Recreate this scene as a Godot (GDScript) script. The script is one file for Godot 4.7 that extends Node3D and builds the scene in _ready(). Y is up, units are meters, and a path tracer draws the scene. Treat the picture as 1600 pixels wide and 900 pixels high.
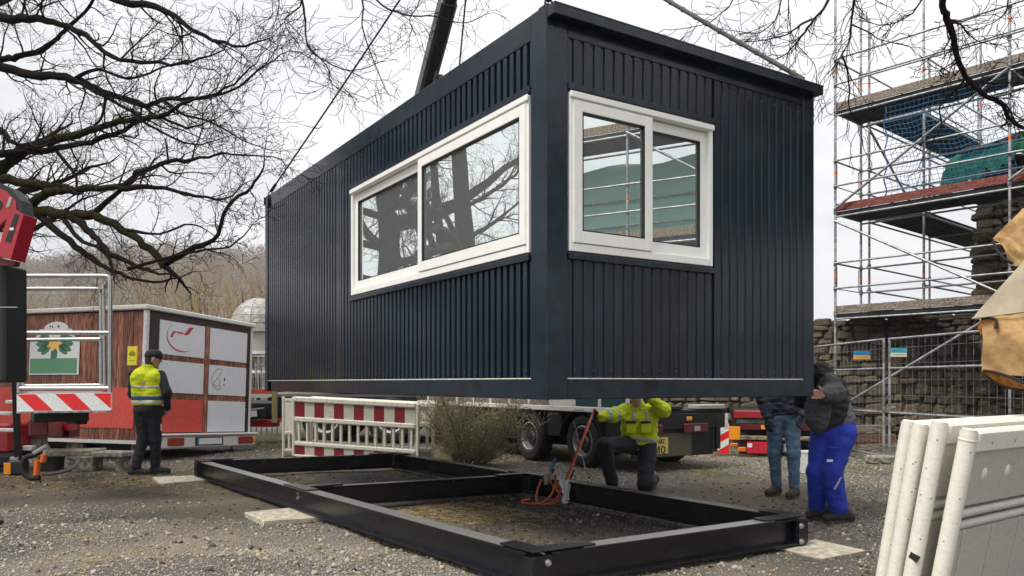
extends Node3D
# A dark site-office container hangs from a crane above its steel base frame; workmen guide it in.

const F := 1255.0      # focal length in photo pixels (photo 1600 x 900)
const CX := 800.0
const CY := 598.0      # horizon line
const EYE := 1.3

var rng := RandomNumberGenerator.new()
var nz := FastNoiseLite.new()
var mats := {}
var texs := {}
var taken := {}

func P(px: float, py: float, d: float) -> Vector3:
	return Vector3((px - CX) / F * d, EYE - (py - CY) / F * d, -d)

func G(px: float, py: float, h := 0.0) -> Vector3:
	return P(px, py, (EYE - h) * F / (py - CY))

# ---------------------------------------------------------------- mesh builder
class MB:
	var v := PackedVector3Array()
	var n := PackedVector3Array()
	var c := PackedColorArray()
	var ix := PackedInt32Array()
	var col := Color(1, 1, 1)
	var colored := false

	func vert(p: Vector3, q: Vector3) -> int:
		v.append(p)
		n.append(q)
		if colored:
			c.append(col)
		return v.size() - 1

	func tri(a: Vector3, b: Vector3, d: Vector3) -> void:
		var q := (b - a).cross(d - a).normalized()
		var s := vert(a, q)
		vert(b, q)
		vert(d, q)
		ix.append_array(PackedInt32Array([s, s + 2, s + 1]))

	func quad(a: Vector3, b: Vector3, d: Vector3, e: Vector3) -> void:
		var q := (d - a).cross(e - b).normalized()
		var s := vert(a, q)
		vert(b, q)
		vert(d, q)
		vert(e, q)
		ix.append_array(PackedInt32Array([s, s + 2, s + 1, s, s + 3, s + 2]))

	func box(o: Vector3, s: Vector3, B := Basis(), bev := 0.0, jit := 0.0, r: RandomNumberGenerator = null) -> void:
		var h := s * 0.5
		if bev <= 0.0:
			var p := []
			for k in 8:
				var q := Vector3(h.x if k & 1 else -h.x, h.y if k & 2 else -h.y, h.z if k & 4 else -h.z)
				if jit > 0.0:
					q += Vector3(r.randf_range(-jit, jit), r.randf_range(-jit, jit), r.randf_range(-jit, jit))
				p.append(o + B * q)
			quad(p[1], p[3], p[7], p[5])
			quad(p[0], p[4], p[6], p[2])
			quad(p[2], p[6], p[7], p[3])
			quad(p[0], p[1], p[5], p[4])
			quad(p[4], p[5], p[7], p[6])
			quad(p[0], p[2], p[3], p[1])
			return
		bev = minf(bev, minf(h.x, minf(h.y, h.z)) * 0.9)
		# three points for each corner, one in each face
		var c3 := []
		for k in 8:
			var sg := Vector3(1 if k & 1 else -1, 1 if k & 2 else -1, 1 if k & 4 else -1)
			var j := Vector3.ZERO
			if jit > 0.0:
				j = Vector3(r.randf_range(-jit, jit), r.randf_range(-jit, jit), r.randf_range(-jit, jit))
			var full := Vector3(sg.x * h.x, sg.y * h.y, sg.z * h.z) + j
			var row := []
			for ax in 3:
				var q := full - sg * bev
				q[ax] = full[ax]
				row.append(o + B * q)
			c3.append(row)
		var f := func(k: int, ax: int) -> Vector3: return c3[k][ax]
		quad(f.call(1, 0), f.call(3, 0), f.call(7, 0), f.call(5, 0))
		quad(f.call(0, 0), f.call(4, 0), f.call(6, 0), f.call(2, 0))
		quad(f.call(2, 1), f.call(6, 1), f.call(7, 1), f.call(3, 1))
		quad(f.call(0, 1), f.call(1, 1), f.call(5, 1), f.call(4, 1))
		quad(f.call(4, 2), f.call(5, 2), f.call(7, 2), f.call(6, 2))
		quad(f.call(0, 2), f.call(2, 2), f.call(3, 2), f.call(1, 2))
		var ctr := o
		for ax in 3:
			var b1 := (ax + 1) % 3
			var b2 := (ax + 2) % 3
			for s1 in 2:
				for s2 in 2:
					var k0 := (s1 << b1) | (s2 << b2)
					var k1 := k0 | (1 << ax)
					out_quad(ctr, c3[k0][b1], c3[k1][b1], c3[k1][b2], c3[k0][b2])
		for k in 8:
			var a: Vector3 = c3[k][0]
			var b: Vector3 = c3[k][1]
			var d: Vector3 = c3[k][2]
			if (b - a).cross(d - a).dot(a - ctr) > 0:
				tri(a, b, d)
			else:
				tri(a, d, b)

	func out_quad(ctr: Vector3, a: Vector3, b: Vector3, d: Vector3, e: Vector3) -> void:
		if (d - a).cross(e - b).dot((a + d) * 0.5 - ctr) > 0:
			quad(a, b, d, e)
		else:
			quad(e, d, b, a)

	func bar(a: Vector3, b: Vector3, w: float, h: float, bev := 0.0, up := Vector3.UP) -> void:
		# box beam from a to b, w across, h along up
		var z := (b - a).normalized()
		if absf(z.dot(up)) > 0.98:
			up = Vector3(1, 0, 0)
		var x := up.cross(z).normalized()
		var y := z.cross(x)
		box((a + b) * 0.5, Vector3(w, h, (b - a).length()), Basis(x, y, z), bev)

	func tube(pts: Array, rad, sides := 8, caps := true) -> void:
		var m := pts.size()
		var fr := Vector3.UP
		var base := -1
		var last := -1
		for k in m:
			var p: Vector3 = pts[k]
			var t: Vector3 = (pts[mini(k + 1, m - 1)] - pts[maxi(k - 1, 0)]).normalized()
			if k == 0:
				fr = Vector3.UP if absf(t.y) < 0.9 else Vector3(1, 0, 0)
			var x := fr.cross(t)
			if x.length_squared() < 1e-8:
				x = t.cross(Vector3(0.3, 0.5, 0.8))
			x = x.normalized()
			var y := t.cross(x)
			fr = y
			var r: float = rad if rad is float else rad[k]
			base = v.size()
			for s in sides:
				var a := TAU * s / sides
				var q := x * cos(a) + y * sin(a)
				vert(p + q * r, q)
			if k > 0:
				for s in sides:
					var s2 := (s + 1) % sides
					ix.append_array(PackedInt32Array([last + s, base + s2, last + s2, last + s, base + s, base + s2]))
			elif caps:
				var z0 := vert(p, -t)
				var e0 := v.size()
				for s in sides:
					vert(v[base + s], -t)
				for s in sides:
					ix.append_array(PackedInt32Array([z0, e0 + s, e0 + (s + 1) % sides]))
			if k == m - 1 and caps:
				var z1 := vert(p, t)
				var e1 := v.size()
				for s in sides:
					vert(v[base + s], t)
				for s in sides:
					ix.append_array(PackedInt32Array([z1, e1 + (s + 1) % sides, e1 + s]))
			last = base

	func cyl(a: Vector3, b: Vector3, r: float, sides := 12, r2 := -1.0) -> void:
		tube([a, b], [r, r if r2 < 0 else r2], sides)

	func lathe(prof: Array, o: Vector3, B := Basis(), sides := 20, sweep := TAU) -> void:
		# prof: Vector2(radius, height) along B.y; normals by the profile, hard where it turns sharply
		var closed := sweep > TAU - 0.01
		for k in prof.size() - 1:
			var a: Vector2 = prof[k]
			var b: Vector2 = prof[k + 1]
			var dn := Vector2(b.y - a.y, a.x - b.x).normalized()
			var s0 := v.size()
			for s in sides + 1:
				var th := sweep * s / sides
				var e := Vector3(cos(th), 0, sin(th))
				var q := (B * (e * dn.x + Vector3(0, dn.y, 0))).normalized()
				vert(o + B * (e * a.x + Vector3(0, a.y, 0)), q)
				vert(o + B * (e * b.x + Vector3(0, b.y, 0)), q)
			for s in sides:
				var i0 := s0 + s * 2
				ix.append_array(PackedInt32Array([i0, i0 + 2, i0 + 1, i0 + 1, i0 + 2, i0 + 3]))

	func ball(o: Vector3, r: Vector3, B := Basis(), seg := 10, y0 := -1.0) -> void:
		# ellipsoid, cut below y0 (-1..1)
		var rows := maxi(3, seg / 2)
		var s0 := v.size()
		var t0 := asin(y0)
		for j in rows + 1:
			var t := lerpf(t0, PI / 2, float(j) / rows)
			for k in seg + 1:
				var a := TAU * k / seg
				var e := Vector3(cos(t) * cos(a), sin(t), cos(t) * sin(a))
				vert(o + B * (e * r), (B * (e / r)).normalized())
		for j in rows:
			for k in seg:
				var p := s0 + j * (seg + 1) + k
				var q := p + seg + 1
				ix.append_array(PackedInt32Array([p, p + 1, q, p + 1, q + 1, q]))

	func extrude(poly: PackedVector2Array, a: Vector3, b: Vector3, up := Vector3.UP) -> void:
		# profile (x across, y up), counter-clockwise seen from b looking to a, swept from a to b
		var z := (b - a).normalized()
		var x := up.cross(z).normalized()
		var y := z.cross(x)
		var m := poly.size()
		for k in m:
			var p := poly[k]
			var q := poly[(k + 1) % m]
			var p3 := x * p.x + y * p.y
			var q3 := x * q.x + y * q.y
			quad(a + p3, a + q3, b + q3, b + p3)
		var tr := Geometry2D.triangulate_polygon(poly)
		for k in range(0, tr.size(), 3):
			var t := [poly[tr[k]], poly[tr[k + 1]], poly[tr[k + 2]]]
			if (t[1] - t[0]).cross(t[2] - t[0]) < 0:
				t = [t[0], t[2], t[1]]
			tri(b + x * t[0].x + y * t[0].y, b + x * t[1].x + y * t[1].y, b + x * t[2].x + y * t[2].y)
			tri(a + x * t[0].x + y * t[0].y, a + x * t[2].x + y * t[2].y, a + x * t[1].x + y * t[1].y)

	func sheet(rows: Array, thick := 0.0) -> void:
		# rows of points (a grid), smooth; with a thickness it gets a back and edges
		var R := rows.size()
		var C: int = rows[0].size()
		var N := []
		for i in R:
			var nr := []
			for j in C:
				var du: Vector3 = rows[i][mini(j + 1, C - 1)] - rows[i][maxi(j - 1, 0)]
				var dv: Vector3 = rows[mini(i + 1, R - 1)][j] - rows[maxi(i - 1, 0)][j]
				nr.append(du.cross(dv).normalized())
			N.append(nr)
		var s0 := v.size()
		for i in R:
			for j in C:
				vert(rows[i][j] + N[i][j] * thick * 0.5, N[i][j])
		var s1 := v.size()
		if thick > 0:
			for i in R:
				for j in C:
					vert(rows[i][j] - N[i][j] * thick * 0.5, -N[i][j])
		for i in R - 1:
			for j in C - 1:
				var p := i * C + j
				ix.append_array(PackedInt32Array([s0 + p, s0 + p + C + 1, s0 + p + 1, s0 + p, s0 + p + C, s0 + p + C + 1]))
				if thick > 0:
					ix.append_array(PackedInt32Array([s1 + p, s1 + p + 1, s1 + p + C + 1, s1 + p, s1 + p + C + 1, s1 + p + C]))
		if thick > 0:
			var rim := []
			for j in C: rim.append(j)
			for i in range(1, R): rim.append(i * C + C - 1)
			for j in range(C - 2, -1, -1): rim.append((R - 1) * C + j)
			for i in range(R - 2, 0, -1): rim.append(i * C)
			for k in rim.size():
				var a: int = rim[k]
				var b: int = rim[(k + 1) % rim.size()]
				quad(v[s0 + a], v[s1 + a], v[s1 + b], v[s0 + b])

	func mesh() -> ArrayMesh:
		var m := ArrayMesh.new()
		if v.is_empty():
			return m
		var a := []
		a.resize(Mesh.ARRAY_MAX)
		a[Mesh.ARRAY_VERTEX] = v
		a[Mesh.ARRAY_NORMAL] = n
		if colored:
			a[Mesh.ARRAY_COLOR] = c
		a[Mesh.ARRAY_INDEX] = ix
		m.add_surface_from_arrays(Mesh.PRIMITIVE_TRIANGLES, a)
		return m

# ---------------------------------------------------------------- objects
func numbered(s: String) -> String:
	var k: int = taken.get(s, 0)
	taken[s] = k + 1
	return s if k == 0 else "%s_%03d" % [s, k]

func thing(called: String, label: String, category: String, at := Vector3.ZERO, B := Basis(), group := "") -> Node3D:
	var o := Node3D.new()
	o.name = numbered(called)
	add_child(o)
	o.transform = Transform3D(B, at)
	tag(o, label, category, group)
	return o

func tag(o: Node, label: String, category: String, group := "", kind := "") -> void:
	if label: o.set_meta("label", label)
	if category: o.set_meta("category", category)
	if group: o.set_meta("group", group)
	if kind: o.set_meta("kind", kind)
	elif category: o.set_meta("kind", "thing")

func part(par: Node, called: String, m, mat: Material, at := Vector3.ZERO, B := Basis()) -> MeshInstance3D:
	var o := MeshInstance3D.new()
	o.name = called
	o.mesh = m.mesh() if m is MB else m
	o.material_override = mat
	o.cast_shadow = GeometryInstance3D.SHADOW_CASTING_SETTING_ON
	par.add_child(o, true)
	o.transform = Transform3D(B, at)
	return o

func solo(called: String, m, mat: Material, label: String, category: String, at := Vector3.ZERO, group := "", kind := "") -> MeshInstance3D:
	var o := MeshInstance3D.new()
	o.name = numbered(called)
	o.mesh = m.mesh() if m is MB else m
	o.material_override = mat
	add_child(o)
	o.position = at
	tag(o, label, category, group, kind)
	return o

func struct(called: String, m, mat: Material) -> MeshInstance3D:
	return solo(called, m, mat, "", "", Vector3.ZERO, "", "structure")

func bx(s: Vector3, bev := 0.0) -> MB:
	var m := MB.new()
	m.box(Vector3.ZERO, s, Basis(), bev)
	return m

# box given by its two corners
func b2(a: Vector3, b: Vector3, bev := 0.0, m: MB = null) -> MB:
	if m == null: m = MB.new()
	m.box((a + b) * 0.5, (b - a).abs(), Basis(), bev)
	return m

# ---------------------------------------------------------------- materials
func noise_tex(key: String, freq: float, oct: int, lo: Color, hi: Color, kind := FastNoiseLite.TYPE_SIMPLEX_SMOOTH, size := 512, sharp := 0.0) -> NoiseTexture2D:
	if texs.has(key): return texs[key]
	var f := FastNoiseLite.new()
	f.noise_type = kind
	f.frequency = freq
	f.seed = key.hash() % 1000
	f.fractal_octaves = oct
	var t := NoiseTexture2D.new()
	t.width = size
	t.height = size
	t.seamless = true
	t.noise = f
	var g := Gradient.new()
	g.offsets = PackedFloat32Array([sharp * 0.5, 1.0 - sharp * 0.5])
	g.colors = PackedColorArray([lo, hi])
	t.color_ramp = g
	texs[key] = t
	return t

func scuffs(key: String, freq: float) -> NoiseTexture2D:
	# mostly clean plastic with scattered grey rubs and specks
	if texs.has(key): return texs[key]
	var t := noise_tex(key, freq, 5, grey(0.5), grey(1.0))
	t.color_ramp.offsets = PackedFloat32Array([0.0, 0.13, 0.26, 1.0])
	t.color_ramp.colors = PackedColorArray([Color(0.6, 0.58, 0.53), Color(0.78, 0.765, 0.73), Color(0.94, 0.935, 0.92), Color(1, 1, 1)])
	return t

func grey(x: float) -> Color:
	return Color(x, x, x)

func M(key: String, lin: Color, rough := 0.7, metal := 0.0, o := {}) -> StandardMaterial3D:
	if mats.has(key): return mats[key]
	var m := StandardMaterial3D.new()
	m.resource_name = key
	m.albedo_color = lin.linear_to_srgb()
	m.roughness = rough
	m.metallic = metal
	m.metallic_specular = o.get("spec", 0.5)
	if o.has("tex"):
		m.albedo_texture = o.tex
		m.uv1_triplanar = true
		m.uv1_world_triplanar = o.get("world", false)
		var s = o.get("scale", 1.0)
		m.uv1_scale = s if s is Vector3 else Vector3.ONE * s
	if o.has("bump"):
		m.heightmap_enabled = true
		m.heightmap_texture = o.bump
		m.heightmap_scale = o.get("bump_cm", 0.3)
		if not o.has("tex"):
			m.uv1_triplanar = true
			m.uv1_world_triplanar = o.get("world", false)
			var s = o.get("scale", 1.0)
			m.uv1_scale = s if s is Vector3 else Vector3.ONE * s
	if o.has("rough_tex"):
		m.roughness_texture = o.rough_tex
		m.roughness_texture_channel = BaseMaterial3D.TEXTURE_CHANNEL_RED
	if o.has("sheen"):
		m.rim_enabled = true
		m.rim = o.sheen
	if o.has("coat"):
		m.clearcoat_enabled = true
		m.clearcoat = o.coat
		m.clearcoat_roughness = 0.1
	if o.has("back"):
		m.backlight_enabled = true
		m.backlight = o.back
	if o.has("vcol"):
		m.vertex_color_use_as_albedo = true
	mats[key] = m
	return m

func make_materials() -> void:
	var fine := noise_tex("fine", 0.08, 4, grey(0.72), grey(1.0))
	var grime := noise_tex("grime", 0.012, 5, grey(0.55), grey(1.0), FastNoiseLite.TYPE_SIMPLEX_SMOOTH, 512, 0.3)
	var dust := noise_tex("dust", 0.02, 5, grey(0.9), grey(1.0), FastNoiseLite.TYPE_SIMPLEX_SMOOTH, 512, 0.2)
	var rv := noise_tex("rough_var", 0.008, 3, grey(0.72), grey(1.0))
	var wood := noise_tex("wood", 0.02, 5, Color(0.45, 0.4, 0.38), Color(1, 1, 1), FastNoiseLite.TYPE_SIMPLEX_SMOOTH, 512, 0.3)
	var ripple := noise_tex("ripple", 0.01, 2, grey(0), grey(1), FastNoiseLite.TYPE_SIMPLEX_SMOOTH, 256)
	var lump := noise_tex("lump", 0.06, 4, grey(0), grey(1))
	var bark := noise_tex("bark", 0.05, 4, Color(0.5, 0.5, 0.45), Color(1, 1, 1), FastNoiseLite.TYPE_SIMPLEX_SMOOTH, 512, 0.3)
	M("navy", Color(0.0062, 0.0205, 0.037), 0.25, 0.0, {"tex": noise_tex("streak", 0.02, 5, grey(0.62), grey(1.0), FastNoiseLite.TYPE_SIMPLEX_SMOOTH, 512, 0.2), "scale": Vector3(1.6, 0.12, 1.6), "spec": 0.46, "rough_tex": rv})
	M("navy_rail", Color(0.0066, 0.0205, 0.036), 0.25, 0.0, {"tex": noise_tex("scuffed", 0.015, 5, grey(0.68), grey(1.0), FastNoiseLite.TYPE_SIMPLEX_SMOOTH, 512, 0.2), "scale": 0.8, "spec": 0.46, "rough_tex": rv})
	M("pvc", Color(0.82, 0.82, 0.79), 0.28, 0.0, {"tex": noise_tex("pvc", 0.02, 4, grey(0.965), grey(1.0)), "scale": 0.6})
	M("gasket", Color(0.01, 0.01, 0.01), 0.6)
	M("inner", Color(0.16, 0.16, 0.155), 0.7)
	M("inner_floor", Color(0.12, 0.11, 0.1), 0.6)
	var gl := M("glass", Color(0.86, 0.9, 0.9, 0.06), 0.008, 0.88, {"spec": 0.5})
	gl.transparency = BaseMaterial3D.TRANSPARENCY_ALPHA
	gl.albedo_color = Color(0.95, 0.98, 0.98, 0.06)
	M("steel_black", Color(0.0065, 0.008, 0.012), 0.3, 0.0, {"tex": dust, "scale": 0.9, "spec": 0.5, "rough_tex": rv})
	M("steel_sky_sheen", Color(0.24, 0.24, 0.24), 0.38, 0.3, {"tex": dust, "scale": 1.4})  # paler steel, sky sheen on the beam tops put into the colour
	M("zinc", Color(0.56, 0.57, 0.58), 0.42, 0.55, {"tex": grime, "scale": 1.2})
	M("zinc_dull", Color(0.42, 0.43, 0.44), 0.55, 0.35, {"tex": grime, "scale": 1.6})
	M("alu", Color(0.5, 0.5, 0.5), 0.32, 0.8, {"tex": dust, "scale": 1.4})
	M("bolt", Color(0.5, 0.5, 0.5), 0.35, 0.7)
	M("concrete", Color(0.55, 0.5, 0.39), 0.9, 0.0, {"tex": noise_tex("stain", 0.012, 5, grey(0.72), grey(1.0), FastNoiseLite.TYPE_SIMPLEX_SMOOTH, 512, 0.25), "scale": 1.6, "bump": lump, "bump_cm": 0.25})
	M("concrete_old", Color(0.42, 0.39, 0.31), 0.92, 0.0, {"tex": grime, "scale": 1.6, "bump": lump, "bump_cm": 0.4})
	M("rubber", Color(0.012, 0.012, 0.013), 0.75, 0.0, {"tex": dust, "scale": 3.0})
	M("black_plastic", Color(0.014, 0.014, 0.016), 0.45)
	M("chassis", Color(0.008, 0.009, 0.011), 0.6, 0.0, {"tex": grime, "scale": 1.0})
	M("red_paint", Color(0.36, 0.012, 0.02), 0.35, 0.0, {"tex": dust, "scale": 1.0, "coat": 0.4})
	M("red_lift", Color(0.40, 0.012, 0.025), 0.32, 0.0, {"tex": dust, "scale": 1.5, "coat": 0.4})
	M("red_panel", Color(0.72, 0.085, 0.06), 0.5, 0.0, {"tex": dust, "scale": 1.0})
	M("white_panel", Color(0.74, 0.75, 0.79), 0.35, 0.0, {"tex": noise_tex("panel", 0.01, 3, grey(0.975), grey(1.0)), "scale": 0.8})
	M("white_paint", Color(0.74, 0.73, 0.70), 0.45, 0.0, {"tex": dust, "scale": 1.3})
	M("white_barrier", Color(0.78, 0.755, 0.67), 0.5, 0.0, {"tex": scuffs("scuff_far", 0.02), "scale": 1.7})
	M("white_barrier_near", Color(0.80, 0.775, 0.70), 0.48, 0.0, {"tex": scuffs("scuff_near", 0.035), "scale": 2.0, "bump": ripple, "bump_cm": 0.1})
	M("barrier_shaded", Color(0.5, 0.485, 0.45), 0.5, 0.0, {"tex": scuffs("scuff_near", 0.035), "scale": 1.4, "bump": ripple, "bump_cm": 0.15})  # the white plastic again, greyed to paint the side turned from the light
	M("red_band", Color(0.24, 0.012, 0.018), 0.4, 0.0, {"tex": dust, "scale": 1.5})
	M("white_band", Color(0.62, 0.60, 0.53), 0.4, 0.0, {"tex": dust, "scale": 1.5})
	M("reflect_red", Color(0.75, 0.02, 0.025), 0.35, 0.0, {"tex": dust, "scale": 2.0})
	M("reflect_white", Color(0.74, 0.77, 0.76), 0.35, 0.0, {"tex": dust, "scale": 2.0})
	for k in 5:
		var s: float = [1.0, 0.75, 1.25, 0.9, 0.6][k]
		M("plank%d" % k, Color(0.52 * s, 0.215 * s, 0.125 * s), 0.5, 0.0, {"tex": wood, "scale": Vector3(2.6 + k * 0.3, 0.28, 2.6 + k * 0.3)})
	M("plank_dark", Color(0.06, 0.032, 0.026), 0.55, 0.0, {"tex": wood, "scale": Vector3(2.0, 0.3, 2.0)})
	M("board", Color(0.46, 0.36, 0.24), 0.8, 0.0, {"tex": wood, "scale": Vector3(0.5, 2.5, 2.5)})
	M("board_grey", Color(0.42, 0.37, 0.31), 0.85, 0.0, {"tex": wood, "scale": Vector3(0.5, 2.5, 2.5)})
	M("board_red", Color(0.36, 0.10, 0.085), 0.8, 0.0, {"tex": wood, "scale": Vector3(0.6, 2.5, 2.5)})
	M("deck_under", Color(0.11, 0.125, 0.14), 0.6, 0.2, {"tex": grime, "scale": 0.8})
	M("deck_teal", Color(0.12, 0.17, 0.165), 0.7, 0.0, {"tex": grime, "scale": 0.9})
	M("bark", Color(0.024, 0.019, 0.015), 0.95, 0.0, {"tex": bark, "scale": 1.3, "bump": lump, "bump_cm": 1.2, "spec": 0.2})
	M("bark_moss", Color(0.036, 0.033, 0.014), 0.95, 0.0, {"tex": bark, "scale": 1.0, "bump": lump, "bump_cm": 1.5, "spec": 0.2})
	M("twig", Color(0.02, 0.016, 0.014), 0.9, 0.0, {"spec": 0.2})
	M("birch", Color(0.6, 0.57, 0.52), 0.8, 0.0, {"tex": grime, "scale": Vector3(1, 3, 1)})
	M("skin", Color(0.52, 0.29, 0.21), 0.5)
	M("navy_cloth", Color(0.010, 0.012, 0.02), 0.85, 0.0, {"tex": fine, "scale": 5.0, "sheen": 0.2})
	M("black_cloth", Color(0.011, 0.011, 0.014), 0.85, 0.0, {"tex": fine, "scale": 5.0, "sheen": 0.25})
	M("grey_cloth", Color(0.095, 0.095, 0.105), 0.85, 0.0, {"tex": fine, "scale": 5.0, "sheen": 0.2})
	M("hivis", Color(0.76, 0.92, 0.012), 0.75, 0.0, {"tex": fine, "scale": 4.0, "sheen": 0.15})
	M("hivis_vest", Color(0.80, 0.92, 0.008), 0.75, 0.0, {"tex": fine, "scale": 4.0, "sheen": 0.15})
	M("retro", Color(0.42, 0.44, 0.43), 0.4, 0.1)
	M("blue_band", Color(0.02, 0.055, 0.16), 0.8)
	M("jeans", Color(0.12, 0.205, 0.32), 0.9, 0.0, {"tex": noise_tex("denim", 0.02, 5, grey(0.72), grey(1.0), FastNoiseLite.TYPE_SIMPLEX_SMOOTH, 512, 0.3), "scale": 1.2})
	M("work_blue", Color(0.016, 0.05, 0.52), 0.8, 0.0, {"tex": fine, "scale": 3.5, "sheen": 0.2})
	M("boot", Color(0.028, 0.025, 0.022), 0.75, 0.0, {"tex": grime, "scale": 4.0})
	M("boot_olive", Color(0.065, 0.06, 0.04), 0.8, 0.0, {"tex": grime, "scale": 4.0})
	M("sole", Color(0.05, 0.045, 0.04), 0.8)
	M("hair", Color(0.03, 0.022, 0.016), 0.7)
	M("glove", Color(0.018, 0.02, 0.035), 0.8)
	M("orange", Color(0.75, 0.14, 0.01), 0.45)
	M("amber", Color(0.85, 0.30, 0.01), 0.35, 0.0, {"coat": 0.6})
	M("tail_red", Color(0.30, 0.02, 0.015), 0.25, 0.0, {"coat": 0.8})
	M("dark_red", Color(0.10, 0.008, 0.012), 0.35)
	M("hose_orange", Color(0.52, 0.12, 0.06), 0.5)
	M("hose_red", Color(0.50, 0.06, 0.02), 0.45)
	M("grey_plastic", Color(0.33, 0.33, 0.32), 0.55)
	M("blue_grip", Color(0.02, 0.11, 0.34), 0.45)
	M("rag", Color(0.66, 0.66, 0.66), 0.9)
	M("rope", Color(0.012, 0.012, 0.013), 0.7)
	M("sling", Color(0.20, 0.185, 0.165), 0.85, 0.0, {"tex": grime, "scale": 6.0})
	M("canvas", Color(0.40, 0.345, 0.25), 0.9, 0.0, {"tex": dust, "scale": 1.4, "bump": ripple, "bump_cm": 0.5})
	M("canvas_orange", Color(0.62, 0.39, 0.17), 0.9, 0.0, {"tex": noise_tex("canvas_stain", 0.02, 5, grey(0.76), grey(1.0), FastNoiseLite.TYPE_SIMPLEX_SMOOTH, 512, 0.3), "scale": 1.6, "bump": ripple, "bump_cm": 0.5, "back": Color(0.5, 0.3, 0.12)})
	M("canvas_inner", Color(0.62, 0.24, 0.04), 0.85, 0.0, {"tex": grime, "scale": 2.0})
	M("green_tarp", Color(0.03, 0.42, 0.25), 0.6, 0.0, {"tex": grime, "scale": 1.5, "back": Color(0.2, 0.6, 0.4)})
	M("white_sheet", Color(0.68, 0.74, 0.74), 0.6, 0.0, {"tex": dust, "scale": 1.0, "back": Color(0.5, 0.55, 0.55)})
	M("net_blue", Color(0.03, 0.15, 0.36), 0.8)
	M("plate_white", Color(0.72, 0.73, 0.75), 0.4)
	M("plate_yellow", Color(0.72, 0.55, 0.14), 0.4)
	M("sign_yellow", Color(0.83, 0.72, 0.02), 0.45)
	M("sign_edge", Color(0.83, 0.62, 0.12), 0.5)
	M("ink", Color(0.02, 0.02, 0.02), 0.6)
	M("logo_red", Color(0.52, 0.03, 0.035), 0.45)
	M("logo_green", Color(0.11, 0.29, 0.16), 0.5)
	M("leaf_green", Color(0.055, 0.20, 0.10), 0.5)
	M("flower", Color(0.82, 0.52, 0.12), 0.5)
	M("sign_blue", Color(0.02, 0.24, 0.52), 0.45)
	M("sign_teal", Color(0.03, 0.42, 0.50), 0.45)
	M("sign_orange", Color(0.75, 0.40, 0.08), 0.45)
	M("sign_cream", Color(0.72, 0.68, 0.52), 0.45)
	M("brick", Color(0.24, 0.13, 0.085), 0.85, 0.0, {"tex": grime, "scale": 3.0})
	for k in 5:
		var cs: Color = [Color(0.20, 0.158, 0.108), Color(0.165, 0.13, 0.09), Color(0.24, 0.188, 0.122), Color(0.14, 0.114, 0.082), Color(0.28, 0.22, 0.14)][k]
		M("stone%d" % k, cs, 0.95, 0.0, {"tex": grime, "scale": 2.4, "bump": lump, "bump_cm": 1.5, "world": true})
	M("mortar", Color(0.16, 0.126, 0.086), 0.95, 0.0, {"tex": grime, "scale": 1.5, "bump": lump, "bump_cm": 1.5})

# ---------------------------------------------------------------- stage
func make_camera() -> void:
	var cam := Camera3D.new()
	cam.name = "camera"
	add_child(cam)
	cam.position = Vector3(0, EYE, 0)
	cam.projection = Camera3D.PROJECTION_FRUSTUM
	cam.near = 0.1
	cam.far = 2500.0
	cam.size = 900.0 / F * cam.near
	cam.frustum_offset = Vector2(0, (CY - 450.0) / F * cam.near)
	cam.current = true
	var env := Environment.new()
	env.tonemap_mode = Environment.TONE_MAPPER_LINEAR
	env.tonemap_exposure = 2.3
	env.background_mode = Environment.BG_SKY
	var sky := Sky.new()
	var sm := PanoramaSkyMaterial.new()
	sm.panorama = sky_image()
	sky.sky_material = sm
	env.sky = sky
	env.background_energy_multiplier = 1.0
	env.sdfgi_enabled = true
	env.ssao_enabled = true
	env.ssil_enabled = true
	env.fog_enabled = true
	env.fog_density = 0.0004
	env.fog_light_color = Color(0.86, 0.88, 0.92)
	var we := WorldEnvironment.new()
	we.name = "environment"
	we.environment = env
	add_child(we)
	var sun := DirectionalLight3D.new()
	sun.name = "sun"
	sun.light_energy = 0.5
	sun.light_angular_distance = 22.0
	sun.light_color = Color(1.0, 0.97, 0.93)
	sun.shadow_enabled = true
	add_child(sun)
	sun.look_at_from_position(Vector3(-7, 13, 5), Vector3.ZERO)

func sky_image() -> ImageTexture:
	# a closed bright cloud layer, brighter near the zenith, with soft grey patches
	var w := 1024
	var h := 512
	var f := FastNoiseLite.new()
	f.seed = 41
	f.frequency = 1.0
	f.fractal_octaves = 5
	var im := Image.create(w, h, false, Image.FORMAT_RGBF)
	for y in h:
		var el := PI * (0.5 - (y + 0.5) / h)
		for x in w:
			var az := TAU * (x + 0.5) / w
			var d := Vector3(cos(el) * cos(az), sin(el), cos(el) * sin(az))
			var q := d / maxf(d.y + 0.35, 0.2)
			var a := f.get_noise_3d(q.x * 1.5, q.y * 0.8, q.z * 1.5)
			var b := f.get_noise_3d(q.x * 3.6 + 9.0, 3.0, q.z * 3.6)
			var k := clampf(0.5 + a * 1.1 + b * 0.5, 0.0, 1.0)
			var lum := lerpf(0.365, 0.43, smoothstep(0.1, 0.75, k))
			lum *= 1.0 + 1.05 * d.y * d.y
			var tint := Color(0.965, 0.985, 1.01).lerp(Color(1.0, 1.0, 1.0), smoothstep(0.2, 0.8, k))
			if el < 0.0:
				lum = 0.35
			im.set_pixel(x, y, Color(tint.r * lum, tint.g * lum, tint.b * lum))
	return ImageTexture.create_from_image(im)

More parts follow.
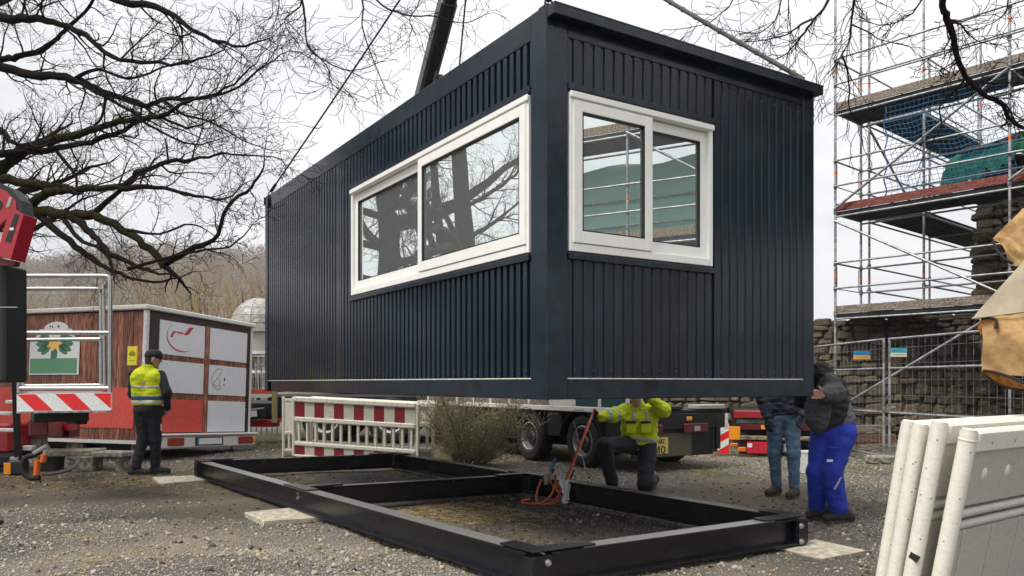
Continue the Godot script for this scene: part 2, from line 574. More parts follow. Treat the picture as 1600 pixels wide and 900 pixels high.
func axis(lo: float, hi: float, step: float, far: float) -> PackedFloat32Array:
	var a := PackedFloat32Array()
	var out := []
	var s := step
	var x := hi
	while x < far:
		s *= 1.35
		x += s
		out.append(x)
	s = step
	x = lo
	var neg := []
	while x > -far:
		s *= 1.35
		x -= s
		neg.append(x)
	neg.reverse()
	for e in neg: a.append(e)
	var n := int(round((hi - lo) / step))
	for k in n + 1: a.append(lo + (hi - lo) * k / n)
	for e in out: a.append(e)
	return a

func ground_height(x: float, d: float) -> float:
	var near := clampf(1.0 - (absf(d - 9.0) - 9.0) / 12.0, 0.0, 1.0)
	var y := nz.get_noise_2d(x * 60.0, d * 60.0) * 0.012 + nz.get_noise_2d(x * 17.0, d * 17.0 + 300.0) * 0.022
	# old wheel ruts across the left foreground
	var u := d - 0.16 * x
	y -= 0.045 * exp(-pow((u - 6.6 + 0.2 * sin(x * 0.9)) / 0.28, 2.0)) * smoothstep(1.2, -0.6, x)
	y -= 0.035 * exp(-pow((u - 8.3 + 0.15 * sin(x * 0.7)) / 0.25, 2.0)) * smoothstep(0.0, -2.0, x)
	y -= 0.05 * exp(-pow((d - 6.0 - (x - 3.2) * 0.15) / 0.3, 2.0)) * smoothstep(2.6, 3.4, x)
	return y * near

func ground_color(x: float, d: float) -> Color:
	var a := nz.get_noise_2d(x * 9.0 + 50.0, d * 9.0)
	var b := nz.get_noise_2d(x * 38.0, d * 38.0 + 80.0)
	var c := nz.get_noise_2d(x * 3.2 - 20.0, d * 3.2 + 11.0)
	var gravel := Color(0.315, 0.305, 0.275)
	var dirt := Color(0.305, 0.243, 0.18)
	var sand := Color(0.54, 0.45, 0.34)
	var dark := Color(0.085, 0.071, 0.055)
	var straw := Color(0.33, 0.25, 0.135)
	var grass := Color(0.10, 0.125, 0.035)
	var k := gravel.lerp(dirt, smoothstep(-0.25, 0.35, a + 0.5 * b))
	# left foreground: pale trodden soil
	var fore := smoothstep(7.6, 5.2, d + 0.25 * x) * smoothstep(3.5, 0.5, x)
	k = k.lerp(sand, fore * clampf(0.62 + a * 0.9 + b * 0.6, 0.0, 1.0))
	# dark wet soil inside the frame and on the trampled ground at the right
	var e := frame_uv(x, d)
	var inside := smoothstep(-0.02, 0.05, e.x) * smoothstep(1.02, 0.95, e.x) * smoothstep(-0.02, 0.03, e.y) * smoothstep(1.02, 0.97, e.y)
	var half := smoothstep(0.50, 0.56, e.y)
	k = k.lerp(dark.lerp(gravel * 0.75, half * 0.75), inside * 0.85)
	k = k.lerp(sand, inside * smoothstep(0.20, 0.02, absf(e.y - 0.13 - 0.1 * b)) * smoothstep(0.42, 0.15, absf(e.x - 0.42)) * 0.85 * clampf(0.7 + a, 0.0, 1.0))
	k = k.lerp(straw, inside * smoothstep(0.10, 0.03, absf(e.y - 0.40 - 0.06 * b)) * smoothstep(0.25, 0.1, absf(e.x - 0.45)) * 0.8)
	k = k.lerp(dark * 1.35, smoothstep(2.6, 3.6, x) * smoothstep(9.2, 7.6, d) * clampf(0.55 + a + b, 0.0, 1.0))
	# straw and leaf litter by the blocks at the left
	k = k.lerp(straw * 0.85, smoothstep(1.3, 0.3, absf(d - 10.9)) * smoothstep(-2.6, -4.2, x) * clampf(0.45 + b * 1.4 + a, 0.0, 1.0))
	# grass and moss further back
	var far := smoothstep(12.2, 14.5, d + 0.8 * a)
	k = k.lerp(grass.lerp(straw, clampf(0.45 + 0.9 * b + c, 0.0, 1.0)), far * clampf(0.5 + a * 1.2 + c, 0.0, 0.85))
	k = k.lerp(Color(0.16, 0.19, 0.03), smoothstep(1.3, 0.4, absf(d - 12.0)) * smoothstep(2.3, 3.2, x) * clampf(b * 2.2 + 0.35, 0.0, 0.85))
	var s := 0.9 + 0.4 * b + 0.5 * c
	return Color(k.r * s, k.g * s, k.b * s)

func make_ground() -> void:
	nz.seed = 7
	nz.frequency = 0.02
	nz.fractal_octaves = 3
	var xs := axis(-9.5, 7.5, 0.07, 1500.0)
	var ds := axis(3.6, 16.0, 0.07, 1500.0)
	var m := MB.new()
	m.colored = true
	var C := xs.size()
	for i in ds.size():
		for j in C:
			var x := xs[j]
			var d := ds[i]
			m.col = ground_color(x, d)
			var y := ground_height(x, d)
			var e := 0.05
			var q := Vector3(ground_height(x - e, d) - ground_height(x + e, d), 2 * e, ground_height(x, d + e) - ground_height(x, d - e)).normalized()
			m.vert(Vector3(x, y, -d), q)
	for i in ds.size() - 1:
		for j in C - 1:
			var p := i * C + j
			m.ix.append_array(PackedInt32Array([p, p + C, p + 1, p + 1, p + C, p + C + 1]))
	var g := M("ground", Color(1, 1, 1), 0.95, 0.0, {"tex": noise_tex("soil", 0.06, 5, grey(0.42), grey(1.0), FastNoiseLite.TYPE_SIMPLEX_SMOOTH, 1024, 0.25), "scale": 0.9, "world": true, "vcol": true,
		"bump": noise_tex("soil_bump", 0.12, 5, grey(0), grey(1), FastNoiseLite.TYPE_CELLULAR, 1024), "bump_cm": 2.0})
	struct("ground", m, g)

# ---------------------------------------------------------------- base frame on the ground
var FN: Vector3
var FR: Vector3
var FL: Vector3
var FB: Vector3
const FH := 0.25

func frame_points() -> void:
	FN = G(838, 862, FH)
	FR = G(1243, 807, FH)
	FL = G(313, 720, FH)
	FB = G(620, 708.5, FH)

func frame_uv(x: float, d: float) -> Vector2:
	# (across, along) of a ground point in the frame's rectangle
	var o := Vector2(FN.x, -FN.z)
	var a := Vector2(FR.x, -FR.z) - o
	var b := Vector2(FL.x, -FL.z) - o
	var p := Vector2(x, d) - o
	var det := a.x * b.y - a.y * b.x
	return Vector2((p.x * b.y - p.y * b.x) / det, (a.x * p.y - a.y * p.x) / det)

func ibeam(m: MB, a: Vector3, b: Vector3, h := FH, w := 0.12) -> void:
	# a, b: middle of the beam's top
	var t := 0.014
	var poly := PackedVector2Array([Vector2(-w / 2, -h), Vector2(w / 2, -h), Vector2(w / 2, -h + t), Vector2(t / 2, -h + t * 1.8), Vector2(t / 2, -t * 1.8), Vector2(w / 2, -t), Vector2(w / 2, 0), Vector2(-w / 2, 0), Vector2(-w / 2, -t), Vector2(-t / 2, -t * 1.8), Vector2(-t / 2, -h + t * 1.8), Vector2(-w / 2, -h + t)])
	m.extrude(poly, a, b)

func bolt(par: Node, at: Vector3, dir: Vector3, r := 0.016) -> void:
	var m := MB.new()
	m.cyl(Vector3.ZERO, dir * 0.006, r * 1.35, 12)
	m.cyl(dir * 0.004, dir * 0.02, r, 6)
	part(par, "bolt", m, mats.bolt, at)

func make_frame() -> void:
	var o := thing("base_frame", "black steel beam frame lying on the ground below the hanging container", "frame", Vector3(FN.x, 0, FN.z))
	var org := o.position
	var mid := (FN + FR + FL + FB) * 0.25
	var w := 0.06
	# centre lines lie half a flange inside the outer edge
	var inn := func(p: Vector3) -> Vector3: return p
	var N: Vector3 = inn.call(FN)
	var R: Vector3 = inn.call(FR)
	var L: Vector3 = inn.call(FL)
	var B: Vector3 = inn.call(FB)
	var along := (L - N).normalized()
	var across := (R - N).normalized()
	var beams := [[N + along * 0.02, L - along * 0.02], [R, B], [N + across * 0.075, R - across * 0.07], [L + across * 0.075, B - across * 0.07], [N.lerp(L, 0.52) + across * 0.075, R.lerp(B, 0.52) - across * 0.07]]
	for k in 5:
		var m := MB.new()
		var a: Vector3 = beams[k][0] - org
		var b: Vector3 = beams[k][1] - org
		ibeam(m, a, b, FH - (0.042 if k < 2 else 0.046), 0.14 if k < 4 else 0.09)
		var p := part(o, ["long_beam", "long_beam", "end_beam", "end_beam", "cross_beam"][k], m, mats.steel_black)
		# paler strip along the top flange: the sky's glancing sheen painted as colour
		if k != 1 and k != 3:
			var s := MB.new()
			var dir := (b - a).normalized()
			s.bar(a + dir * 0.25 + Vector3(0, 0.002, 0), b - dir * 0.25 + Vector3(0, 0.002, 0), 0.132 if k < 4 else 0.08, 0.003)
			part(p, "worn_flange_top", s, mats.steel_sky_sheen)
	# bearing plates on the corners and at the cross beam
	for k in 6:
		var c: Vector3 = [N, R, L, B, N.lerp(L, 0.52), R.lerp(B, 0.52)][k]
		var inward := (mid - c)
		inward.y = 0
		var sa := 1.0 if inward.dot(along) > 0 else -1.0
		var sc := 1.0 if inward.dot(across) > 0 else -1.0
		var m := MB.new()
		var base := c - org + Vector3(0, 0.011, 0)
		m.bar(base - along * sa * (0.06 if k < 4 else 0.3), base + along * sa * 0.3, 0.13, 0.014, 0.003)
		m.bar(base + across * sc * 0.066 + Vector3(0, 0.0005, 0), base + across * sc * 0.42 + Vector3(0, 0.0005, 0), 0.125, 0.014, 0.003)
		part(o, "bearing_plate", m, mats.steel_black)
	for c in [N, R, L, B]:
		var cb := MB.new()
		cb.box(c - org + Vector3(0, -0.125, 0), Vector3(0.118, 0.205, 0.118), Basis(across, Vector3.UP, across.cross(Vector3.UP)).orthonormalized(), 0.004)
		part(o, "corner_block", cb, mats.steel_black)
	# end plates with bolts
	var nl := across * -1.0
	var nf := along * -1.0
	for c in [N, R, L]:
		var m := MB.new()
		m.bar(c - org + nf * 0.065 * (1.0 if c != L else -1.0) + Vector3(0, -0.014, 0), c - org + nf * 0.065 * (1.0 if c != L else -1.0) + Vector3(0, -FH + 0.046, 0), 0.12, 0.012, 0.0, nf)
		part(o, "end_plate", m, mats.steel_black)
	for y in [-0.06, -0.18]:
		bolt(o, N - org + nf * 0.072 + across * 0.03 + Vector3(0, y, 0), nf)
		bolt(o, R - org + nf * 0.072 - across * 0.035 + Vector3(0, y, 0), nf)
		bolt(o, N - org + nl * 0.008 + along * 0.045 + Vector3(0, y, 0), nl)
	bolt(o, N.lerp(L, 0.52) - org + nl * 0.01 + Vector3(0, -0.055, 0) + along * 0.02, nl)
	bolt(o, N.lerp(L, 0.52) - org + nl * 0.01 + Vector3(0, -0.1, 0) + along * 0.02, nl)
	# support slabs
	var sl := [[Vector3(-0.16, 0, 0.22), FL, 0.62, 0.62, "pale square concrete slab under the far left corner of the frame"], [Vector3(-0.2, 0, 0.1), N.lerp(L, 0.49), 0.62, 0.66, "pale concrete slab under the middle of the frame's long side"], [Vector3(0.14, 0, 0.12), FR, 0.5, 0.44, "worn yellowish concrete slab beside the frame's right-hand corner"]]
	for k in 3:
		var m := MB.new()
		var s: Array = sl[k]
		var BB := Basis(across, Vector3.UP, across.cross(Vector3.UP)).orthonormalized()
		rng.seed = 50 + k
		m.box(Vector3.ZERO, Vector3(s[2], 0.05, s[3]), BB, 0.006, 0.012, rng)
		var q: Vector3 = s[1] + s[0]
		solo("concrete_slab", m, mats.concrete, s[4], "slab", Vector3(q.x, 0.012 if k < 2 else 0.004, q.z), "slabs under the base frame")

# ---------------------------------------------------------------- the container
const CW := 2.75
const CL := 6.53
const CH := 2.6
var CB: Basis
var CO: Vector3

func corrugated(m: MB, B: Basis, o: Vector3, x0: float, x1: float, y0: float, y1: float, pitch := 0.0855, depth := 0.022) -> void:
	# vertical ribs; B.x runs along the wall, B.z outward; o: a point on the outer rib face at x 0, y 0
	var groove := 0.026 if depth > 0.015 else 0.024
	var slope := 0.006
	var xs := []
	var k0 := floorf(x0 / pitch)
	var x := k0 * pitch
	xs.append(Vector2(x0, 0))
	while x < x1:
		for e in [Vector2(x + 0.014, 0), Vector2(x + 0.014 + slope, -depth), Vector2(x + 0.014 + slope + groove, -depth), Vector2(x + 0.014 + 2 * slope + groove, 0)]:
			if e.x > x0 + 0.001 and e.x < x1 - 0.001:
				xs.append(e)
		x += pitch
	xs.append(Vector2(x1, 0))
	xs[0].y = xs[1].y if absf(xs[1].x - x0) > 0.01 and xs.size() > 1 else 0.0
	xs[-1].y = xs[-2].y if absf(xs[-2].x - x1) > 0.01 else 0.0
	for k in xs.size() - 1:
		var a: Vector2 = xs[k]
		var b: Vector2 = xs[k + 1]
		m.quad(o + B * Vector3(a.x, y0, a.y), o + B * Vector3(b.x, y0, b.y), o + B * Vector3(b.x, y1, b.y), o + B * Vector3(a.x, y1, a.y))

func window_unit(par: Node, B: Basis, o: Vector3, w: float, h: float, front_first: bool, mid: float) -> void:
	# o: lower start corner on the cladding plane, B.x along, B.z outward. Sliding window of two sashes.
	var T := func(x0: float, x1: float, y0: float, y1: float, z0: float, z1: float, m: MB, bev := 0.004) -> void:
		m.box(o + B * Vector3((x0 + x1) / 2, (y0 + y1) / 2, (z0 + z1) / 2), Vector3(x1 - x0, y1 - y0, z1 - z0), B, bev)
	var fr := MB.new()
	var e := 0.04
	T.call(0, e, 0, h, -0.09, 0.012, fr)
	T.call(w - e, w, 0, h, -0.09, 0.012, fr)
	T.call(e, w - e, 0, 0.055, -0.09, 0.016, fr)
	T.call(e, w - e, h - 0.045, h, -0.09, 0.012, fr)
	var win := part(par, "window", fr, mats.pvc)
	var cov := MB.new()
	T.call(-0.004, w + 0.004, h - 0.042, h + 0.004, 0.0125, 0.028, cov, 0.006)
	part(win, "top_cover", cov, mats.pvc)
	var sash := func(x0: float, x1: float, z: float) -> void:
		var s := MB.new()
		var sw := 0.075
		var y0 := 0.058
		var y1 := h - 0.05
		T.call(x0, x0 + sw, y0, y1, z - 0.022, z + 0.022, s)
		T.call(x1 - sw, x1, y0, y1, z - 0.022, z + 0.022, s)
		T.call(x0 + sw, x1 - sw, y0, y0 + sw * 1.1, z - 0.022, z + 0.022, s)
		T.call(x0 + sw, x1 - sw, y1 - sw, y1, z - 0.022, z + 0.022, s)
		part(win, "sash", s, mats.pvc)
		var g := MB.new()
		var gx0 := x0 + sw
		var gx1 := x1 - sw
		var gy0 := y0 + sw * 1.1
		var gy1 := y1 - sw
		var b := 0.008
		T.call(gx0, gx0 + b, gy0, gy1, z - 0.012, z + 0.0205, g, 0)
		T.call(gx1 - b, gx1, gy0, gy1, z - 0.012, z + 0.0205, g, 0)
		T.call(gx0 + b, gx1 - b, gy0, gy0 + b, z - 0.012, z + 0.0205, g, 0)
		T.call(gx0 + b, gx1 - b, gy1 - b, gy1, z - 0.012, z + 0.0205, g, 0)
		part(win, "gasket", g, mats.gasket)
		var p := MB.new()
		p.quad(o + B * Vector3(gx0 + b * 0.5, gy0 + b * 0.5, z), o + B * Vector3(gx1 - b * 0.5, gy0 + b * 0.5, z), o + B * Vector3(gx1 - b * 0.5, gy1 - b * 0.5, z), o + B * Vector3(gx0 + b * 0.5, gy1 - b * 0.5, z))
		part(win, "pane", p, mats.glass)
	var zf := 0.002
	var zr := -0.046
	sash.call(e * 0.6, mid + 0.04, zf if front_first else zr)
	sash.call(mid - 0.04, w - e * 0.6, zr if front_first else zf)

func make_container() -> void:
	CB = Basis(Vector3(0.841, 0, -0.541).normalized(), Vector3.UP, Vector3(0.541, 0, 0.841).normalized())
	CO = Vector3(0.226, 1.185, -5.26)
	var o := thing("office_container", "large navy blue corrugated office container hanging in the air with white windows", "container", CO, CB)
	var nv: Material = mats.navy
	var rl: Material = mats.navy_rail
	var pw := 0.175
	# corner posts
	for k in 4:
		var x: float = [0.0, CW - pw * 0.78, 0.0, CW - pw * 0.78][k]
		var wx: float = [pw, pw * 0.78, pw, pw * 0.78][k]
		var z: float = [0.0, 0.0, -CL + pw * 0.7, -CL + pw * 0.7][k]
		var wz: float = [pw + 0.012, pw, pw * 0.7, pw * 0.7][k]
		part(o, "corner_post", b2(Vector3(x, 0.003, z), Vector3(x + wx, CH - 0.003, z - wz), 0.006), rl)
	# rails, butting between the posts
	var a0 := pw + 0.001
	part(o, "bottom_rail", b2(Vector3(a0, 0.003, -0.003), Vector3(CW - pw * 0.78 - 0.001, 0.14, -0.12), 0.005), rl)
	part(o, "bottom_rail", b2(Vector3(0.003, 0.003, -pw - 0.014), Vector3(0.12, 0.14, -CL + pw * 0.7 + 0.141), 0.005), rl)
	part(o, "bottom_rail", b2(Vector3(CW - 0.12, 0.003, -pw - 0.01), Vector3(CW - 0.003, 0.14, -CL + 0.15), 0.005), rl)
	part(o, "top_rail", b2(Vector3(a0, 2.42, -0.003), Vector3(CW - pw * 0.78 - 0.001, CH - 0.004, -0.12), 0.005), rl)
	part(o, "top_rail", b2(Vector3(0.003, 2.42, -pw - 0.014), Vector3(0.12, CH - 0.004, -CL + pw * 0.7 + 0.141), 0.005), rl)
	part(o, "top_rail", b2(Vector3(CW - 0.12, 2.42, -pw - 0.01), Vector3(CW - 0.003, CH - 0.004, -CL + 0.15), 0.005), rl)
	# eave over the short face, its two butt-joined lengths, and the end caps
	var ev := b2(Vector3(0.004, 2.508, 0.001), Vector3(CW * 0.53, 2.588, 0.088), 0.004)
	var eave := part(o, "eave", ev, rl)
	part(o, "eave", b2(Vector3(CW * 0.53 + 0.003, 2.508, 0.001), Vector3(CW + 0.004, 2.588, 0.088), 0.004), rl)
	var drip := MB.new()
	drip.tube([Vector3(0.004, 2.578, 0.0885), Vector3(CW + 0.004, 2.578, 0.0885)], 0.004, 6)
	part(eave, "drip_bead", drip, rl)
	part(o, "roof", b2(Vector3(0.125, CH - 0.06, -0.125), Vector3(CW - 0.125, CH - 0.012, -CL + 0.13), 0.0), rl)
	part(o, "floor_pan", b2(Vector3(0.123, 0.02, -0.123), Vector3(CW - 0.123, 0.12, -CL + 0.13), 0.0), rl)
	# cladding, long face (x = 0, runs away from the corner), set back 4 mm behind the rails' faces
	var LB := Basis(Vector3(0, 0, 1), Vector3.UP, Vector3(-1, 0, 0))
	var t0 := 0.187
	var wt0 := 0.20
	var wt1 := 3.425
	var sill := 0.995
	var head := 2.06
	var lo := Vector3(0.008, 0, 0)
	var tl := CL - 0.123
	for s in [[-wt1, -t0 - 0.001, 0.141, sill - 0.055], [-wt1, -t0 - 0.001, head + 0.06, 2.419], [-3.72, -wt1 - 0.002, 0.141, 2.419], [-tl, -3.83, 0.141, 2.419]]:
		var m := MB.new()
		corrugated(m, LB, lo, s[0], s[1], s[2], s[3])
		part(o, "cladding_sheet", m, nv)
	var seam := b2(Vector3(0.0055, 0.142, -3.829), Vector3(0.03, 2.418, -3.776))
	b2(Vector3(0.0055, 0.142, -3.768), Vector3(0.03, 2.418, -3.721), 0.0, seam)
	part(o, "seam_strip", seam, nv)
	# cladding, short face
	var SB := Basis()
	var so := Vector3(0, 0, -0.008)
	var x0 := pw + 0.002
	var wx0 := 0.186
	var wx1 := 1.538
	var xe := CW - pw * 0.78 - 0.002
	for s in [[x0, wx1 + 0.02, 0.141, sill - 0.055], [x0, wx1 + 0.02, head + 0.06, 2.419], [wx1 + 0.022, xe, 0.141, 2.419]]:
		var m := MB.new()
		corrugated(m, SB, so, s[0], s[1], s[2], s[3], 0.0895, 0.011)
		part(o, "cladding_sheet", m, nv)
	# flashings over and under the windows
	var fl := func(B: Basis, org: Vector3, u0: float, u1: float, y0: float, y1: float, z: float) -> void:
		var m := MB.new()
		m.box(org + B * Vector3((u0 + u1) / 2, (y0 + y1) / 2, z / 2 - 0.012), Vector3(u1 - u0, y1 - y0, z + 0.02), B, 0.003)
		part(o, "window_flashing", m, nv)
	fl.call(LB, lo, -wt1 - 0.03, -wt0 + 0.012, sill - 0.055, sill - 0.012, 0.03)
	fl.call(LB, lo, -wt1 - 0.03, -wt0 + 0.012, head + 0.018, head + 0.06, 0.02)
	fl.call(SB, so, wx0 - 0.012, wx1 + 0.035, sill - 0.055, sill - 0.012, 0.03)
	fl.call(SB, so, wx0 - 0.012, wx1 + 0.035, head + 0.018, head + 0.06, 0.02)
	# far and hidden faces
	var m2 := MB.new()
	corrugated(m2, Basis(Vector3(0, 0, -1), Vector3.UP, Vector3(1, 0, 0)), Vector3(CW - 0.008, 0, 0), pw, CL - pw, 0.141, 2.419)
	part(o, "cladding_sheet", m2, nv)
	var m3 := MB.new()
	corrugated(m3, Basis(Vector3(-1, 0, 0), Vector3.UP, Vector3(0, 0, -1)), Vector3(0, 0, -CL + 0.008), -CW + pw, -pw, 0.0, 2.6)
	part(o, "cladding_sheet", m3, nv)
	# windows
	window_unit(o, LB, Vector3(0.004, sill, -wt1), wt1 - wt0, head - sill, false, wt1 - 1.83)
	window_unit(o, SB, Vector3(wx0, sill, -0.004), wx1 - wx0, head - sill, true, 0.69)
	# insulated walls, floor and ceiling inside, with the two window openings left free
	var th := 0.085
	var z1 := -CL + 0.125
	var wall := func(B: Basis, org: Vector3, L0: float, L1: float, h0: float, h1: float, z: float) -> void:
		for s in [[L0, h0, 0.141, 2.41], [h1, L1, 0.141, 2.41], [h0, h1, 0.141, sill], [h0, h1, head, 2.41]]:
			var m := MB.new()
			m.box(org + B * Vector3((s[0] + s[1]) / 2, (s[2] + s[3]) / 2, -z - th / 2 + 0.02), Vector3(s[1] - s[0] - 0.001, s[3] - s[2] - 0.001, th - 0.04), B)
			part(o, "inner_wall", m, mats.inner)
	wall.call(LB, lo, z1, -0.13, -wt1, -wt0, 0.03)
	wall.call(SB, so, 0.09, CW - 0.13, wx0, wx1, 0.03)
	part(o, "inner_wall", b2(Vector3(CW - 0.09, 0.141, -0.14), Vector3(CW - 0.04, 2.41, z1)), mats.inner)
	part(o, "inner_wall", b2(Vector3(0.09, 0.141, z1 + 0.05), Vector3(CW - 0.1, 2.41, z1)), mats.inner)
	part(o, "inner_floor", b2(Vector3(0.125, 0.125, -0.125), Vector3(CW - 0.125, 0.1405, z1)), mats.inner_floor)
	part(o, "inner_ceiling", b2(Vector3(0.125, 2.411, -0.125), Vector3(CW - 0.125, 2.43, z1)), mats.inner)
	# pale foam closers showing below the ribs
	var cl := MB.new()
	for s in [[x0, xe]]:
		cl.box(so + Vector3((s[0] + s[1]) / 2, 0.1435, -0.004), Vector3(s[1] - s[0], 0.007, 0.016))
	part(o, "closer_strip", cl, mats.white_barrier)
	var cl2 := MB.new()
	cl2.box(Vector3(0.012, 0.1435, -(t0 + tl) / 2), Vector3(0.016, 0.007, tl - t0))
	part(o, "closer_strip", cl2, mats.white_barrier)
	# rivets along the sheet edges of both faces
	var rv := MB.new()
	rng.seed = 3
	for k in 16:
		for y in [2.36, 0.2]:
			rv.ball(so + Vector3(0.24 + k * 0.1555, y, 0.001), Vector3(0.006, 0.006, 0.004), Basis(), 6)
	for k in 34:
		for y in [2.36, 0.2]:
			rv.ball(lo + Vector3(-0.001, y, -0.25 - k * 0.171), Vector3(0.004, 0.006, 0.006), Basis(), 6)
	tag(part(o, "rivets", rv, M("screw", Color(0.06, 0.065, 0.075), 0.4, 0.3)), "", "", "", "stuff")
	# lifting lugs, far corner cap plate
	for q in [Vector3(0.06, CH, -CL + 0.06), Vector3(CW - 0.06, CH, -CL + 0.06), Vector3(CW - 0.06, CH, -0.06), Vector3(0.06, CH, -0.06)]:
		var m := MB.new()
		m.box(Vector3(0, 0.006, 0), Vector3(0.1, 0.012, 0.1), Basis(), 0.002)
		m.tube([Vector3(-0.03, 0.012, 0), Vector3(-0.03, 0.05, 0), Vector3(0, 0.075, 0), Vector3(0.03, 0.05, 0), Vector3(0.03, 0.012, 0)], 0.008, 6)
		part(o, "lifting_lug", m, mats.steel_black, q)
	part(o, "corner_cap", b2(Vector3(-0.012, 2.5, -CL - 0.012), Vector3(0.08, 2.598, -CL + 0.0)), mats.steel_black)

func make_slings() -> void:
	var hook := Vector3(-0.386, 6.75, -8.75)
	var lugs := [Vector3(0.06, CH + 0.07, -CL + 0.06), Vector3(CW - 0.06, CH + 0.07, -CL + 0.06), Vector3(CW - 0.06, CH + 0.07, -0.06), Vector3(0.06, CH + 0.07, -0.06)]
	var lab := ["thin black lifting cable rising from the container's far left roof corner", "thin black lifting cable seen above the middle of the roof edge", "thick greyish lifting sling with wrapped joints rising from the right roof corner", "lifting cable at the container's nearest roof corner, mostly above the picture"]
	for k in 4:
		var a: Vector3 = CO + CB * lugs[k]
		var m := MB.new()
		var r: float = [0.011, 0.011, 0.02, 0.014][k]
		var pts := []
		for j in 13:
			var p := a.lerp(hook, j / 12.0)
			p.y -= 0.03 * sin(PI * j / 12.0)
			pts.append(p - a)
		m.tube(pts, r, 7)
		if k == 2:
			rng.seed = 12
			for j in 26:
				var t := 0.02 + j * 0.033 + rng.randf_range(-0.008, 0.008)
				var p: Vector3 = pts[0].lerp(pts[12], t)
				p.y -= 0.03 * sin(PI * t)
				var d: Vector3 = (pts[12] - pts[0]).normalized()
				m.tube([p - d * 0.02, p, p + d * 0.02], [r * 1.02, r * 1.35, r * 1.02], 7, false)
		else:
			m.tube([pts[0], pts[0].lerp(pts[1], 0.35)], r * 1.9, 7)
		solo("lifting_cable", m, mats.sling if k == 2 else mats.rope, lab[k], "cable", a, "lifting cables of the container")

# ---------------------------------------------------------------- far land
func make_hills() -> void:
	var m := MB.new()
	m.colored = true
	var f := FastNoiseLite.new()
	f.seed = 9
	f.frequency = 0.006
	f.fractal_octaves = 4
	var cols := 90
	var rws := 26
	var hgt := func(x: float, d: float) -> float:
		var t := clampf((d - 260.0) / 320.0, 0.0, 1.0)
		var ridge := (82.0 + 5.0 * sin(x * 0.02) + f.get_noise_2d(x, 0.0) * 14.0) * smoothstep(120.0, -120.0, x)
		return ridge * smoothstep(0.0, 1.0, t) + f.get_noise_2d(x * 3.0, d * 3.0) * 5.0 * t
	for i in rws + 1:
		for j in cols + 1:
			var x := -700.0 + 1400.0 * j / cols
			var d := 240.0 + 380.0 * i / rws
			var k := f.get_noise_2d(x * 4.0, d * 4.0)
			m.col = Color(0.23, 0.155, 0.105).lerp(Color(0.12, 0.125, 0.06), clampf(0.4 + k * 1.6, 0.0, 1.0))
			var y: float = hgt.call(x, d) - 0.5
			var nn := Vector3(hgt.call(x - 4, d) - hgt.call(x + 4, d), 8.0, hgt.call(x, d + 4) - hgt.call(x, d - 4)).normalized()
			m.vert(Vector3(x, y, -d), nn)
	var C := cols + 1
	for i in rws:
		for j in cols:
			var p := i * C + j
			m.ix.append_array(PackedInt32Array([p, p + C, p + 1, p + 1, p + C, p + C + 1]))
	struct("hills", m, M("hill", Color(1, 1, 1), 0.95, 0.0, {"vcol": true, "tex": texs.grime, "scale": 0.03, "world": true}))
	# the leafless wood on the slope
	var tm := MB.new()
	rng.seed = 77
	tm.tube([Vector3.ZERO, Vector3(0, 5, 0)], [0.2, 0.1], 3, false)
	for k in 70:
		var a := rng.randf() * TAU
		var y := rng.randf_range(2.0, 9.5)
		var r := 3.0 * sqrt(clampf(1.0 - pow((y - 5.5) / 4.6, 2.0), 0.05, 1.0)) * rng.randf_range(0.4, 1.0)
		var q := Vector3(cos(a) * r, y, sin(a) * r)
		var b := Vector3(rng.randf_range(-0.6, 0.6), rng.randf_range(0.3, 1.1), rng.randf_range(-0.6, 0.6))
		tm.tri(q, q + b, q + b * 0.6 + Vector3(rng.randf_range(-0.5, 0.5), 0.1, rng.randf_range(-0.5, 0.5)))
	var mm := MultiMesh.new()
	mm.transform_format = MultiMesh.TRANSFORM_3D
	mm.use_colors = true
	mm.mesh = tm.mesh()
	var n := 5200
	mm.instance_count = n
	for k in n:
		var x := rng.randf_range(-430.0, -30.0)
		var d := rng.randf_range(250.0, 600.0)
		var s := rng.randf_range(0.7, 1.3)
		mm.set_instance_transform(k, Transform3D(Basis(Vector3.UP, rng.randf() * TAU).scaled(Vector3(s, s, s)), Vector3(x, hgt.call(x, d) - 0.8, -d)))
		var c := Color(0.25, 0.165, 0.115).lerp(Color(0.12, 0.125, 0.06), rng.randf() * (1.0 if rng.randf() < 0.25 else 0.25))
		mm.set_instance_color(k, c)
	var o := MultiMeshInstance3D.new()
	o.name = "hillside_wood"
	o.multimesh = mm
	o.material_override = M("wood_far", Color(1, 1, 1), 0.95, 0.0, {"vcol": true})
	add_child(o)
	tag(o, "brown leafless wood covering the far hillside", "wood", "", "stuff")

# ---------------------------------------------------------------- trees
func smooth_path(pts: Array, per := 4, jit := 0.0) -> Array:
	var out := []
	for i in pts.size() - 1:
		var p0: Vector3 = pts[maxi(i - 1, 0)]
		var p1: Vector3 = pts[i]
		var p2: Vector3 = pts[i + 1]
		var p3: Vector3 = pts[mini(i + 2, pts.size() - 1)]
		for k in per:
			var t := float(k) / per
			var q: Vector3 = p1.cubic_interpolate(p2, p0, p3, t)
			if jit > 0 and (i > 0 or k > 0):
				q += Vector3(rng.randf_range(-jit, jit), rng.randf_range(-jit, jit), rng.randf_range(-jit, jit))
			out.append(q)
	out.append(pts[-1])
	return out

